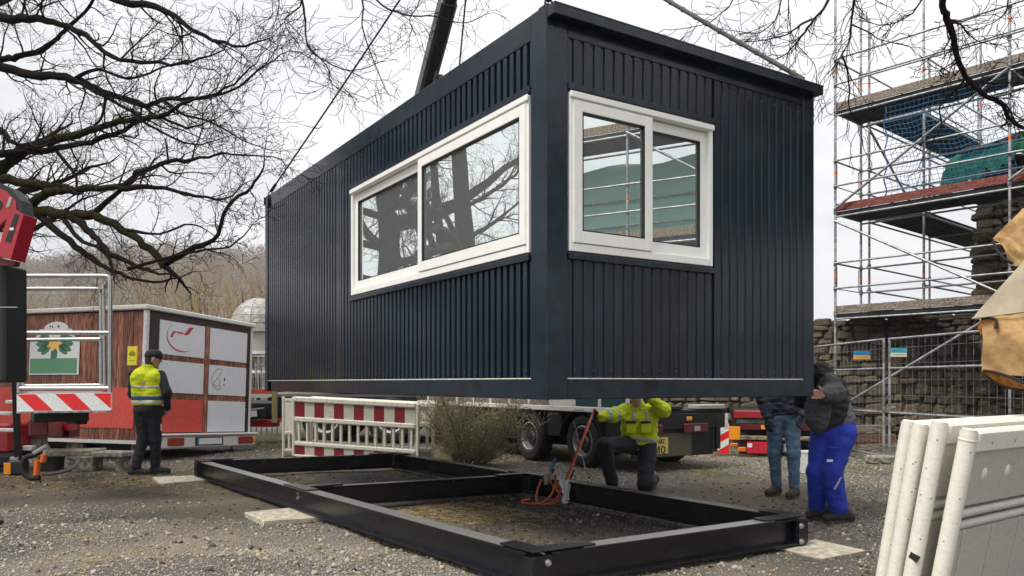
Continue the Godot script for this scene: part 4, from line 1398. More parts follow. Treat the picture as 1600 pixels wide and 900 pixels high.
func make_scaffold(label: String, pts: Array, side: Vector3, w: float, levels: Array, y_front: float, y_back: float, top: float, toe: Array, diag: Array, deck_mats: Array, end_rail := true) -> Node3D:
	var o := thing("scaffold", label, "scaffold", Vector3(pts[0].x, 0, pts[0].z), Basis(), "steel scaffolds round the ruin")
	var org := o.position
	for row in 2:
		for p in pts:
			var q: Vector3 = p - org + side * w * row
			var y0 := y_front if row == 0 else y_back
			var st := pole(o, "standard", Vector3(q.x, y0, q.z), Vector3(q.x, top, q.z))
			var bands := MB.new()
			var cp := MB.new()
			cp.cyl(Vector3(0, -0.045, 0), Vector3(0, 0.045, 0), 0.036, 8)
			var cpm := cp.mesh()
			for l in levels:
				for e in [0.0, 0.5, 1.0]:
					if l + e < top - 0.05 and l + e > y0:
						part(st, "coupler", cpm, mats.zinc_dull, Vector3(0, l + e - y0, 0))
				if l + 0.8 < top and l + 0.8 > y0:
					bands = MB.new()
					bands.cyl(Vector3(0, l + 0.72 - y0, 0), Vector3(0, l + 0.80 - y0, 0), 0.0252, 10)
					part(st, "red_mark", bands, mats.orange)
			if y0 < 0.1:
				var f := MB.new()
				f.box(Vector3(0, 0.01, 0), Vector3(0.15, 0.012, 0.15))
				f.cyl(Vector3(0, 0.01, 0), Vector3(0, 0.2, 0), 0.032, 8)
				part(st, "base_plate", f, mats.zinc_dull)
	for i in pts.size() - 1:
		var a: Vector3 = pts[i] - org
		var b: Vector3 = pts[i + 1] - org
		for li in levels.size():
			var l: float = levels[li]
			var up := Vector3(0, l, 0)
			deck_run(o, a + up + side * 0.05, b + up + side * 0.05, side, w - 0.1, deck_mats[li])
			var tb := MB.new()
			tb.bar(a + up + Vector3(0, 0.085, 0) + side * 0.035, b + up + Vector3(0, 0.085, 0) + side * 0.035, 0.028, 0.15, 0.003)
			part(o, "toe_board", tb, toe[li])
			for row in 2:
				for e in [0.5, 1.0]:
					var s := side * (w * row - 0.045 * (1 - 2 * row)) + Vector3(0, l + e, 0)
					pole(o, "guard_rail", a + s, b + s, 0.019)
				var s2 := side * (w * row) + Vector3(0, l - 0.1, 0)
				pole(o, "ledger", a + s2, b + s2, 0.02)
		for dg in diag:
			if dg[0] == i:
				var s3 := side * -0.05
				var A := a if dg[3] == 0 else b
				var Bq := b if dg[3] == 0 else a
				pole(o, "diagonal_brace", A + Vector3(0, dg[1], 0) + s3, Bq + Vector3(0, dg[2], 0) + s3, 0.0242)
	for i in pts.size():
		var a: Vector3 = pts[i] - org
		for li in levels.size():
			var l: float = levels[li]
			pole(o, "transom", a + Vector3(0, l - 0.05, 0), a + side * w + Vector3(0, l - 0.05, 0), 0.022)
			if i == 0 and end_rail:
				var m := MB.new()
				var y := Vector3(0, l, 0)
				m.tube([a + y + Vector3(0, 1.0, 0), a + y + Vector3(0, 1.0, 0) + side * w], 0.019, 8)
				m.tube([a + y + Vector3(0, 0.95, 0) + side * 0.06, a + y + Vector3(0, 0.5, 0) + side * 0.06, a + y + Vector3(0, 0.5, 0) + side * (w - 0.1), a + y + Vector3(0, 0.95, 0) + side * (w - 0.1)], 0.012, 6)
				part(o, "end_guard", m, mats.zinc)
	return o

func make_scaffolds() -> void:
	var du := Vector3(0.659, 0, 0.752)
	var dw := Vector3(0.752, 0, -0.659)
	var p1 := Vector3(6.4, 0, -15.9)
	var run1 := [p1, p1 + du * 3.07, p1 + du * 6.14]
	make_scaffold("tall steel scaffold with red and grey toe boards nearest behind the wire fence", run1, dw, 1.09, [2.66, 4.68, 6.68], 0.0, 2.6, 8.95, [mats.board_grey, mats.board_red, mats.board_grey], [[0, 4.72, 6.62, 0], [0, 4.5, 2.75, 0], [0, 0.75, 2.6, 0], [1, 4.72, 6.62, 0], [1, 2.7, 4.6, 0]], [mats.deck_under, mats.deck_under, mats.deck_under])
	var q1 := Vector3(7.45, 0, -16.75)
	make_scaffold("second steel scaffold running back behind the first one and the ruin", [q1, q1 + dw * 3.07, q1 + dw * 6.14], du, 1.09, [2.72, 4.74, 6.74], 2.57, 2.57, 8.9, [mats.board, mats.board, mats.board], [[0, 4.8, 6.7, 1]], [mats.deck_under, mats.deck_teal, mats.deck_teal], false)
	# third scaffold: right of the picture, mirrored in the short window
	var r1 := Vector3(8.9, 0, -9.2)
	var rd := Vector3(0.1, 0, 1).normalized()
	var rs := rd.cross(Vector3.UP) * -1.0
	var o3 := make_scaffold("steel scaffold standing right of the picture, seen mirrored in the container's end window", [r1, r1 + rd * 3.07, r1 + rd * 6.14, r1 + rd * 9.21], -rs if rs.x < 0 else rs, 1.09, [1.9, 3.9, 5.9], 0.0, 0.0, 8.0, [mats.board, mats.board, mats.board], [[0, 1.95, 3.85, 0], [1, 3.95, 5.85, 0]], [mats.deck_under, mats.deck_teal, mats.deck_under])
	# pale sheeting on its far side
	var sh := MB.new()
	var rows := []
	for i in 9:
		var row := []
		for j in 31:
			var p := r1 + Vector3(1.2, 0, 0) + rd * (j * 0.3) + Vector3(0.03 * sin(i * 1.7 + j * 0.9), 4.0 + i * 0.2 - 0.05 * sin(j * 1.05), 0)
			row.append(p)
		rows.append(row)
	sh.sheet(rows, 0.004)
	solo("pale_sheeting", sh, M("sheeting", Color(0.32, 0.5, 0.45), 0.5, 0.0, {"back": Color(0.4, 0.6, 0.55)}), "pale green sheeting hung on the scaffold right of the picture", "sheeting")
	# blue safety net between deck two and deck three of the first scaffold
	var net := MB.new()
	var a := p1 + du * 0.95 - dw * 0.0 + dw * 0.03
	var cols := 26
	var rws := 21
	var grid := []
	for i in rws:
		var row := []
		for j in cols:
			var u := j / float(cols - 1)
			var v := i / float(rws - 1)
			var y := lerpf(6.58, 4.80, v)
			var p := a + du * (u * 2.15 + 0.03 * sin(i * 1.1) + 0.05 * v * sin(j * 0.6)) + dw * (0.10 * sin(PI * v) * (0.6 + 0.4 * sin(j * 0.5)))
			row.append(Vector3(p.x, y + 0.03 * sin(j * 0.8) * (1.0 - absf(2 * v - 1)), p.z))
		grid.append(row)
	for i in rws: net.tube(grid[i], 0.005, 3, false)
	for j in cols:
		var colp := []
		for i in rws: colp.append(grid[i][j])
		net.tube(colp, 0.0042 if j > 0 else 0.016, 3, false)
	var net_o := solo("safety_net", net, mats.net_blue, "blue wide-mesh safety net hung between the scaffold's upper decks", "net")
	# green tarpaulin and white sheet over the ruin's top
	var g := MB.new()
	rows = []
	var t0 := Vector3(8.7, 0, -15.6)
	for i in 9:
		var row := []
		for j in 17:
			var u := j / 16.0
			var v := i / 8.0
			var p := t0 + du * (u * 1.5 - 0.25) + dw * (0.25 - 0.62 * v + 0.07 * sin(j * 1.9 + i * 0.8) * v)
			row.append(Vector3(p.x, 5.74 + 0.2 * u - 0.12 * v - 0.8 * pow(v, 2.2) * (1.0 - 0.55 * u) + 0.07 * sin(j * 2.3) * v + 0.05 * sin(i * 2.6 + j * 1.3), p.z))
		rows.append(row)
	g.sheet(rows, 0.006)
	solo("green_tarpaulin", g, mats.green_tarp, "green tarpaulin draped over the top of the ruin inside the scaffold", "tarpaulin")
	var wsh := MB.new()
	rows = []
	for i in 7:
		var row := []
		for j in 15:
			var u := j / 14.0
			var v := i / 6.0
			var p := t0 + du * (u * 3.8 - 0.05) + dw * (0.9 - 0.95 * v)
			row.append(Vector3(p.x, 6.0 + 0.42 * u - 0.22 * v + 0.03 * sin(j * 2.1 + i), p.z))
		rows.append(row)
	wsh.sheet(rows, 0.006)
	solo("white_sheet", wsh, mats.white_sheet, "pale sheet spread above the green tarpaulin on the ruin", "sheet")

# ---------------------------------------------------------------- wire fence
func fence_panel(label: String, a: Vector3, b: Vector3) -> Node3D:
	var o := thing("wire_fence", label, "fence", Vector3(a.x, 0, a.z), Basis(), "mobile wire fence panels")
	var e := b - a
	var z := MB.new()
	for x in [0.0, 1.0]:
		pole(o, "post", e * x + Vector3(0, 0.06, 0), e * x + Vector3(0, 2.02, 0), 0.021)
	for y in [2.0, 1.53, 0.82, 0.12]:
		pole(o, "rail", e * 0.0 + Vector3(0, y, 0), e + Vector3(0, y, 0), 0.019)
	var w := MB.new()
	var n := int(e.length() / 0.14)
	for k in range(1, n):
		var q := e * (float(k) / n)
		w.cyl(q + Vector3(0, 0.12, 0), q + Vector3(0, 2.0, 0), 0.0022, 4)
	for k in 7:
		var y := 0.35 + k * 0.25
		w.cyl(Vector3(0, y, 0) + e * 0.0, Vector3(0, y, 0) + e, 0.002, 4)
	tag(part(o, "wire_mesh", w, mats.zinc), "", "", "", "stuff")
	return o

func make_fence() -> void:
	var p := Vector3(6.03, 0, -12.9)
	var f1 := fence_panel("galvanised wire fence panel running back towards the stone wall", p + Vector3(-0.03, 0, -0.06), Vector3(5.9, 0, -16.3))
	var f2 := fence_panel("galvanised wire fence panel coming forward behind the brown canvas", p + Vector3(0.02, 0, 0.03), Vector3(6.6, 0, -9.5))
	pole(f2, "brace", Vector3(0.08, 0.9, 0.0) , Vector3(0.02, 0.9, 0.02))
	var m := MB.new()
	m.box(Vector3(0, 0.07, 0), Vector3(0.7, 0.14, 0.24), Basis(), 0.03)
	solo("concrete_foot_block", m, mats.concrete_old, "dark concrete foot block under the joint of the wire fence panels", "block", Vector3(6.05, 0, -12.87))
	var sg := [[P(1351, 555, 13.6), "sign_blue", "sign_orange", "small blue and orange sign on the farther fence panel", 0.30, 0.14], [P(1409, 551, 12.3), "sign_teal", "sign_cream", "small turquoise and cream sign on the nearer fence panel", 0.26, 0.13]]
	for k in 2:
		var s: Array = sg[k]
		var o := thing("fence_sign", s[3], "sign", s[0] + Vector3(-0.05, -s[5] / 2, 0), Basis(Vector3.UP, 0.12), "signs on the wire fence")
		part(o, "upper_field", b2(Vector3(-s[4] / 2, s[5] * 0.48, 0), Vector3(s[4] / 2, s[5], 0.006), 0.001), mats[s[1]])
		part(o, "lower_field", b2(Vector3(-s[4] / 2, 0, 0), Vector3(s[4] / 2, s[5] * 0.48 - 0.001, 0.006), 0.001), mats[s[2]])
		var tx := MB.new()
		rng.seed = 60 + k
		for j in 7:
			tx.box(Vector3(-s[4] * 0.38 + j * s[4] * 0.11, s[5] * 0.74, 0.0068), Vector3(s[4] * 0.05, s[5] * rng.randf_range(0.14, 0.24), 0.001))
		part(o, "print", tx, M("sign_ink%d" % k, [Color(0.01, 0.1, 0.3), Color(0.01, 0.2, 0.3)][k], 0.5))
		var t2 := MB.new()
		t2.box(Vector3(0.01, s[5] * 0.26, 0.0068), Vector3(s[4] * 0.7, s[5] * 0.07, 0.001))
		part(o, "print", t2, M("sign_brown", Color(0.3, 0.2, 0.08), 0.5))
	# stacked timber at the foot of the wall
	var tb := [[1352, 690, 0.0, 1.1], [1356, 690, 0.17, 1.0], [1345, 691, 0.34, 0.9]]
	for k in 3:
		var q := G(tb[k][0], 706)
		var m2 := MB.new()
		m2.box(Vector3(0, 0.08, 0), Vector3(tb[k][3], 0.16, 0.2), Basis(Vector3.UP, 0.06 * k), 0.01)
		solo("timber_beam", m2, mats.brick if k == 1 else mats.board_grey, ["lowest beam of the small timber pile before the stone wall", "reddish middle beam of the small timber pile before the stone wall", "top beam of the small timber pile before the stone wall"][k], "beam", Vector3(q.x, tb[k][2] + 0.003, q.z), "timber pile before the stone wall")
	var bu := MB.new()
	bu.lathe([Vector2(0.0, 0.0), Vector2(0.12, 0.0), Vector2(0.15, 0.28), Vector2(0.158, 0.29), Vector2(0.158, 0.31), Vector2(0.14, 0.31), Vector2(0.11, 0.03), Vector2(0.0, 0.03)], Vector3.ZERO, Basis(), 18)
	var bp := G(1262, 738)
	solo("plastic_bucket", bu, mats.white_paint, "white plastic bucket on the ground between the two men", "bucket", Vector3(bp.x, 0, bp.z))

# ---------------------------------------------------------------- shared bits
func prism(poly: Array, o: Vector3, X: Vector3, Y: Vector3, thick: float, m: MB = null) -> MB:
	# flat polygon (Vector2) in the plane X, Y, given a thickness along X x Y
	if m == null: m = MB.new()
	var Z := X.cross(Y).normalized()
	var pv := PackedVector2Array(poly)
	if Geometry2D.is_polygon_clockwise(pv):
		pv.reverse()
	var a := o
	var b := o + Z * thick
	var n := pv.size()
	for k in n:
		var p := X * pv[k].x + Y * pv[k].y
		var q := X * pv[(k + 1) % n].x + Y * pv[(k + 1) % n].y
		m.quad(a + p, a + q, b + q, b + p)
	var tr := Geometry2D.triangulate_polygon(pv)
	for k in range(0, tr.size(), 3):
		var t := [pv[tr[k]], pv[tr[k + 1]], pv[tr[k + 2]]]
		if (t[1] - t[0]).cross(t[2] - t[0]) < 0:
			t = [t[0], t[2], t[1]]
		var w := []
		for e in t: w.append(X * e.x + Y * e.y)
		m.tri(b + w[0], b + w[1], b + w[2])
		m.tri(a + w[0], a + w[2], a + w[1])
	return m

func text_part(par: Node, called: String, s: String, size: float, at: Vector3, B: Basis, mat: Material) -> void:
	var t := TextMesh.new()
	var f := SystemFont.new()
	f.font_names = PackedStringArray(["Droid Sans"])
	f.font_weight = 700
	t.font = f
	t.text = s
	t.font_size = 32
	t.pixel_size = size / 24.0
	t.depth = 0.002
	part(par, called, t, mat, at, B)

func wheel(par: Node, at: Vector3, axis_: Vector3, r: float, w: float, rim_mat: Material, rim_r := 0.58) -> void:
	# tyre with shoulders and a dished rim; axis_ points to the outer side
	var z := axis_.normalized()
	var x := Vector3.UP.cross(z).normalized()
	var B := Basis(x, z, x.cross(z))
	var m := MB.new()
	var ri := r * rim_r
	m.lathe([Vector2(ri, -w / 2), Vector2(r * 0.9, -w / 2), Vector2(r * 0.985, -w * 0.4), Vector2(r, -w * 0.28), Vector2(r, w * 0.28), Vector2(r * 0.985, w * 0.4), Vector2(r * 0.9, w / 2), Vector2(ri * 1.12, w / 2), Vector2(ri, w * 0.42)], Vector3.ZERO, B, 36)
	var wh := part(par, "wheel", m, mats.rubber, at)
	var g := MB.new()
	for k in 40:
		var a := TAU * k / 40.0
		var e := B * Vector3(cos(a), 0, sin(a))
		var t := B * Vector3(-sin(a), 0, cos(a))
		g.box(e * (r + 0.002), Vector3(0.02, w * 0.5, r * 0.1), Basis(e, z, e.cross(z)))
	part(wh, "tread", g, mats.rubber)
	var q := MB.new()
	q.lathe([Vector2(ri, w * 0.43), Vector2(ri * 0.94, w * 0.46), Vector2(ri * 0.9, w * 0.40), Vector2(ri * 0.84, w * 0.05), Vector2(ri * 0.62, w * 0.02), Vector2(ri * 0.5, w * 0.14), Vector2(ri * 0.34, w * 0.16), Vector2(ri * 0.3, w * 0.34), Vector2(0.001, w * 0.36)], Vector3.ZERO, B, 30)
	part(wh, "rim", q, rim_mat)
	var hb := MB.new()
	hb.lathe([Vector2(ri * 0.8, w * 0.055), Vector2(ri * 0.6, w * 0.045), Vector2(ri * 0.49, w * 0.165), Vector2(ri * 0.33, w * 0.185), Vector2(ri * 0.29, w * 0.365), Vector2(0.001, w * 0.385)], Vector3.ZERO, B, 24)
	if r > 0.28: part(wh, "hub", hb, mats.chassis)

# ---------------------------------------------------------------- wood-clad trailer
func make_trailer() -> void:
	var X := Vector3(0.342, 0, -0.94).normalized()
	var B := Basis(X, Vector3.UP, X.cross(Vector3.UP)) * Basis(Vector3(0, 0, 1), -0.048)
	var o := thing("wooden_trailer", "wood-clad sales trailer with white and red panels behind the man in the vest", "trailer", Vector3(-6.0, 0.0, -13.0), B)
	var W := 2.67
	var L := 5.4
	var y0 := 0.36
	var y1 := 2.48
	part(o, "body_core", b2(Vector3(0.04, y0, -0.04), Vector3(W - 0.04, y1, -L)), mats.plank_dark)
	rng.seed = 17
	var n := 26
	for k in n:
		var a := 0.06 + (W - 0.12) * k / n
		var m := b2(Vector3(a + 0.002, y0 + 0.05, -0.039), Vector3(a + (W - 0.12) / n - 0.002, y1, -0.012 + rng.randf_range(-0.004, 0.004)), 0.003)
		part(o, "plank", m, mats["plank%d" % (rng.randi() % 5)])
	n = 48
	for k in n:
		var a := 0.06 + (L - 0.1) * k / n
		var m := b2(Vector3(0.012 + rng.randf_range(-0.004, 0.004), y0, -a - 0.002), Vector3(0.039, y1, -a - (L - 0.1) / n + 0.002), 0.003)
		part(o, "plank", m, mats["plank%d" % (rng.randi() % 5)])
	# white trim
	for c in [[Vector3(-0.012, y0 - 0.06, 0.012), Vector3(0.058, y1 + 0.02, -0.058)], [Vector3(W - 0.045, y0 - 0.06, 0.012), Vector3(W + 0.012, y1 + 0.02, -0.058)]]:
		part(o, "corner_trim", b2(c[0], c[1], 0.006), mats.white_paint)
	part(o, "roof", b2(Vector3(-0.05, y1 + 0.021, 0.05), Vector3(W + 0.05, y1 + 0.10, -L - 0.05), 0.015), mats.white_paint)
	part(o, "side_sill", b2(Vector3(-0.01, y0 - 0.06, -0.06), Vector3(0.045, y0 - 0.002, -L)), mats.white_paint)
	# dark frame boards round the panels of the end wall
	for c in [[0.06, 0.28, y0 + 0.05, y1], [W - 0.14, W - 0.05, y0 + 0.05, y1]]:
		part(o, "frame_board", b2(Vector3(c[0], c[2], -0.008), Vector3(c[1], c[3], 0.002)), mats.plank_dark)
	part(o, "frame_board", b2(Vector3(0.281, 2.385, -0.008), Vector3(W - 0.141, y1, 0.002)), mats.plank_dark)
	part(o, "mid_batten", b2(Vector3(1.385, y0 + 0.05, -0.008), Vector3(1.475, 2.384, 0.003), 0.003), mats.plank2)
	# panels
	var cols := [[0.29, 1.36], [1.50, 2.52]]
	var rows := [[1.80, 2.37], [1.16, 1.70], [0.49, 1.05]]
	for r in 3:
		for c in 2:
			var red: bool = r == 2 and c == 0
			var m := b2(Vector3(cols[c][0], rows[r][0], -0.01), Vector3(cols[c][1], rows[r][1], 0.006), 0.002)
			var p := part(o, "wall_panel", m, mats.red_panel if red else mats.white_panel)
			if r == 0 and c == 0:
				# red arc with three slanting bars
				var g := MB.new()
				var N := 24
				var cc := Vector2(0.80, 2.12)
				var outer := []
				var inner := []
				for k in N + 1:
					var a := lerpf(2.3, 5.35, float(k) / N)
					var th := 0.028 * sin(PI * pow(float(k) / N, 1.2)) + 0.002
					outer.append(cc + Vector2(cos(a) * 0.36, sin(a) * 0.255))
					inner.append(cc + Vector2(cos(a) * (0.36 - th), sin(a) * (0.255 - th)))
				for k in N:
					prism([outer[k], outer[k + 1], inner[k + 1], inner[k]], Vector3(0, 0, 0.0065), Vector3(1, 0, 0), Vector3(0, 1, 0), 0.001, g)
				for q in [[[0.52, 2.10], [0.58, 2.10], [0.62, 2.18], [0.66, 2.185], [0.67, 2.215], [0.58, 2.205]], [[0.67, 2.185], [0.82, 2.175], [0.84, 2.205], [0.69, 2.215]], [[0.84, 2.17], [0.93, 2.17], [1.08, 2.32], [0.97, 2.315]]]:
					var pl := []
					for e in q: pl.append(Vector2(e[0], e[1]))
					prism(pl, Vector3(0, 0, 0.0065), Vector3(1, 0, 0), Vector3(0, 1, 0), 0.001, g)
				part(p, "logo", g, mats.logo_red)
			if r == 1 and c == 1:
				var g := MB.new()
				var pth := []
				for e in [[1.86, 1.62], [1.78, 1.64], [1.70, 1.63], [1.62, 1.56], [1.57, 1.46], [1.58, 1.40], [1.59, 1.33], [1.84, 1.60]]:
					pth.append(Vector3(e[0], e[1], 0.0075))
				g.tube(smooth_path(pth.slice(0, 7), 3), 0.004, 4)
				g.tube([pth[6], pth[7]], 0.004, 4)
				var p2 := []
				for e in [[1.74, 1.47], [1.78, 1.40], [1.76, 1.33], [1.72, 1.32], [1.66, 1.34], [1.60, 1.33]]: p2.append(Vector3(e[0], e[1], 0.0075))
				g.tube(smooth_path(p2, 3), 0.004, 4)
				var p3 := []
				for e in [[1.60, 1.30], [1.66, 1.30], [1.72, 1.25], [1.77, 1.26], [1.82, 1.31], [1.80, 1.34]]: p3.append(Vector3(e[0], e[1], 0.0075))
				g.tube(smooth_path(p3, 3), 0.004, 4)
				g.box(Vector3(1.91, 1.45, 0.007), Vector3(0.03, 0.06, 0.002))
				g.box(Vector3(1.90, 1.35, 0.007), Vector3(0.03, 0.025, 0.002))
				part(p, "line_drawing", g, mats.ink)
	# long side: red band, garden sign, yellow number plate (local -X looks out)
	var SX := Vector3(0, 0, 1)
	part(o, "red_side_panel", b2(Vector3(-0.002, 0.55, -0.20), Vector3(0.011, 1.22, -4.9), 0.002), mats.red_panel)
	var sg := MB.new()
	var so := Vector3(0.004, 0, 0)
	var outline := [[-2.56, 1.44], [-1.42, 1.44], [-1.42, 2.03], [-1.53, 2.04], [-1.56, 2.12], [-1.62, 2.22], [-1.72, 2.23]]
	for k in 9:
		var a := lerpf(0.35, PI - 0.35, k / 8.0)
		outline.append([-1.97 + 0.30 * cos(a), 2.19 + 0.16 * sin(a)])
	outline.append_array([[-2.24, 2.23], [-2.36, 2.22], [-2.42, 2.12], [-2.45, 2.04], [-2.56, 2.03]])
	var pl := []
	for e in outline: pl.append(Vector2(e[0], e[1]))
	prism(pl, so, SX, Vector3.UP, 0.01, sg)
	var sign := part(o, "garden_sign", sg, mats.white_panel)
	part(sign, "green_field", prism([Vector2(-2.54, 1.46), Vector2(-1.46, 1.46), Vector2(-1.46, 1.72), Vector2(-2.54, 1.72)], so + Vector3(-0.0105, 0, 0), SX, Vector3.UP, 0.001), mats.logo_green)
	var lv := MB.new()
	var fc := Vector2(-1.99, 1.98)
	for e in [[150, 0.42], [165, 0.40], [182, 0.44], [198, 0.42], [212, 0.36], [30, 0.42], [14, 0.42], [-2, 0.44], [-18, 0.42], [-32, 0.36], [262, 0.30], [278, 0.28]]:
		var a := deg_to_rad(e[0])
		var d := Vector2(cos(a), sin(a))
		var s := Vector2(-d.y, d.x)
		var l: float = e[1]
		prism([fc + d * 0.08, fc + d * l * 0.5 + s * 0.055, fc + d * l * 0.85 + s * 0.045, fc + d * l, fc + d * l * 0.85 - s * 0.045, fc + d * l * 0.5 - s * 0.055], so + Vector3(-0.0105, 0, 0), SX, Vector3.UP, 0.001, lv)
	part(sign, "painted_leaves", lv, mats.leaf_green)
	var fw := MB.new()
	var star := []
	for k in 14:
		var a := TAU * k / 14.0
		var r := 0.19 if k % 2 == 0 else 0.11
		star.append(fc + Vector2(cos(a), sin(a) * 0.8) * r)
	prism(star, so + Vector3(-0.012, 0, 0), SX, Vector3.UP, 0.001, fw)
	part(sign, "painted_flower", fw, mats.flower)
	var tx := MB.new()
	for e in [[-2.10, 2.27], [-2.05, 2.26], [-1.92, 2.275], [-1.9, 2.26]]:
		tx.box(Vector3(-0.008, e[1], e[0]), Vector3(0.001, 0.035, 0.025))
	part(sign, "print", tx, mats.ink)
	var ys := part(o, "number_sign", b2(Vector3(-0.004, 1.585, -0.375), Vector3(0.01, 1.90, -0.165), 0.002), mats.sign_edge)
	part(ys, "sign_face", b2(Vector3(-0.0065, 1.60, -0.36), Vector3(-0.0045, 1.885, -0.18)), mats.sign_yellow)
	text_part(ys, "print", "4b", 0.085, Vector3(-0.0085, 1.775, -0.27), Basis(Vector3(0, 0, 1), Vector3.UP, Vector3(-1, 0, 0)), M("sign_num", Color(0.12, 0.10, 0.01), 0.6))
	part(ys, "print", b2(Vector3(-0.0075, 1.655, -0.33), Vector3(-0.0066, 1.675, -0.21)), M("sign_line", Color(0.5, 0.4, 0.02), 0.6))
	# rear bumper with lamps and plate
	var bm := part(o, "bumper", b2(Vector3(-0.03, 0.21, 0.02), Vector3(W + 0.05, 0.43, 0.12), 0.03), mats.white_paint)
	part(bm, "bumper_lip", b2(Vector3(-0.06, 0.432, -0.01), Vector3(W + 0.09, 0.47, 0.15), 0.012), mats.white_paint)
	for c in [[0.42, 0.80], [2.2, 2.62]]:
		part(bm, "tail_lamp", b2(Vector3(c[0], 0.265, 0.118), Vector3(c[1], 0.40, 0.14), 0.03), mats.tail_red)
	part(bm, "amber_lamp", b2(Vector3(2.625, 0.285, 0.10), Vector3(2.70, 0.38, 0.142), 0.02), mats.amber)
	var pb := part(bm, "number_plate", b2(Vector3(1.07, 0.255, 0.119), Vector3(1.79, 0.405, 0.128), 0.004), mats.black_plastic)
	part(bm, "number_plate", b2(Vector3(1.16, 0.275, 0.1285), Vector3(1.75, 0.385, 0.131)), mats.plate_white)
	part(bm, "plate_band", b2(Vector3(1.12, 0.275, 0.1285), Vector3(1.158, 0.385, 0.1315)), mats.sign_blue)
	part(o, "chassis", b2(Vector3(0.25, 0.2, -0.1), Vector3(W - 0.25, y0 - 0.002, -L)), mats.chassis)
	for z in [-1.55, -3.2]:
		wheel(o, Vector3(0.16, 0.245, z), Vector3(-1, 0, 0), 0.25, 0.16, mats.concrete, 0.72)
		wheel(o, Vector3(W - 0.16, 0.27, z), Vector3(1, 0, 0), 0.25, 0.16, mats.concrete, 0.72)
	for z in [-0.3]:
		for x in [0.12, W - 0.12]:
			var m := MB.new()
			m.cyl(Vector3(x, 0.02 + x * 0.048, z), Vector3(x, 0.35, z), 0.03, 8)
			m.box(Vector3(x, 0.015 + x * 0.048, z), Vector3(0.16, 0.02, 0.16))
			part(o, "support_leg", m, mats.zinc_dull)

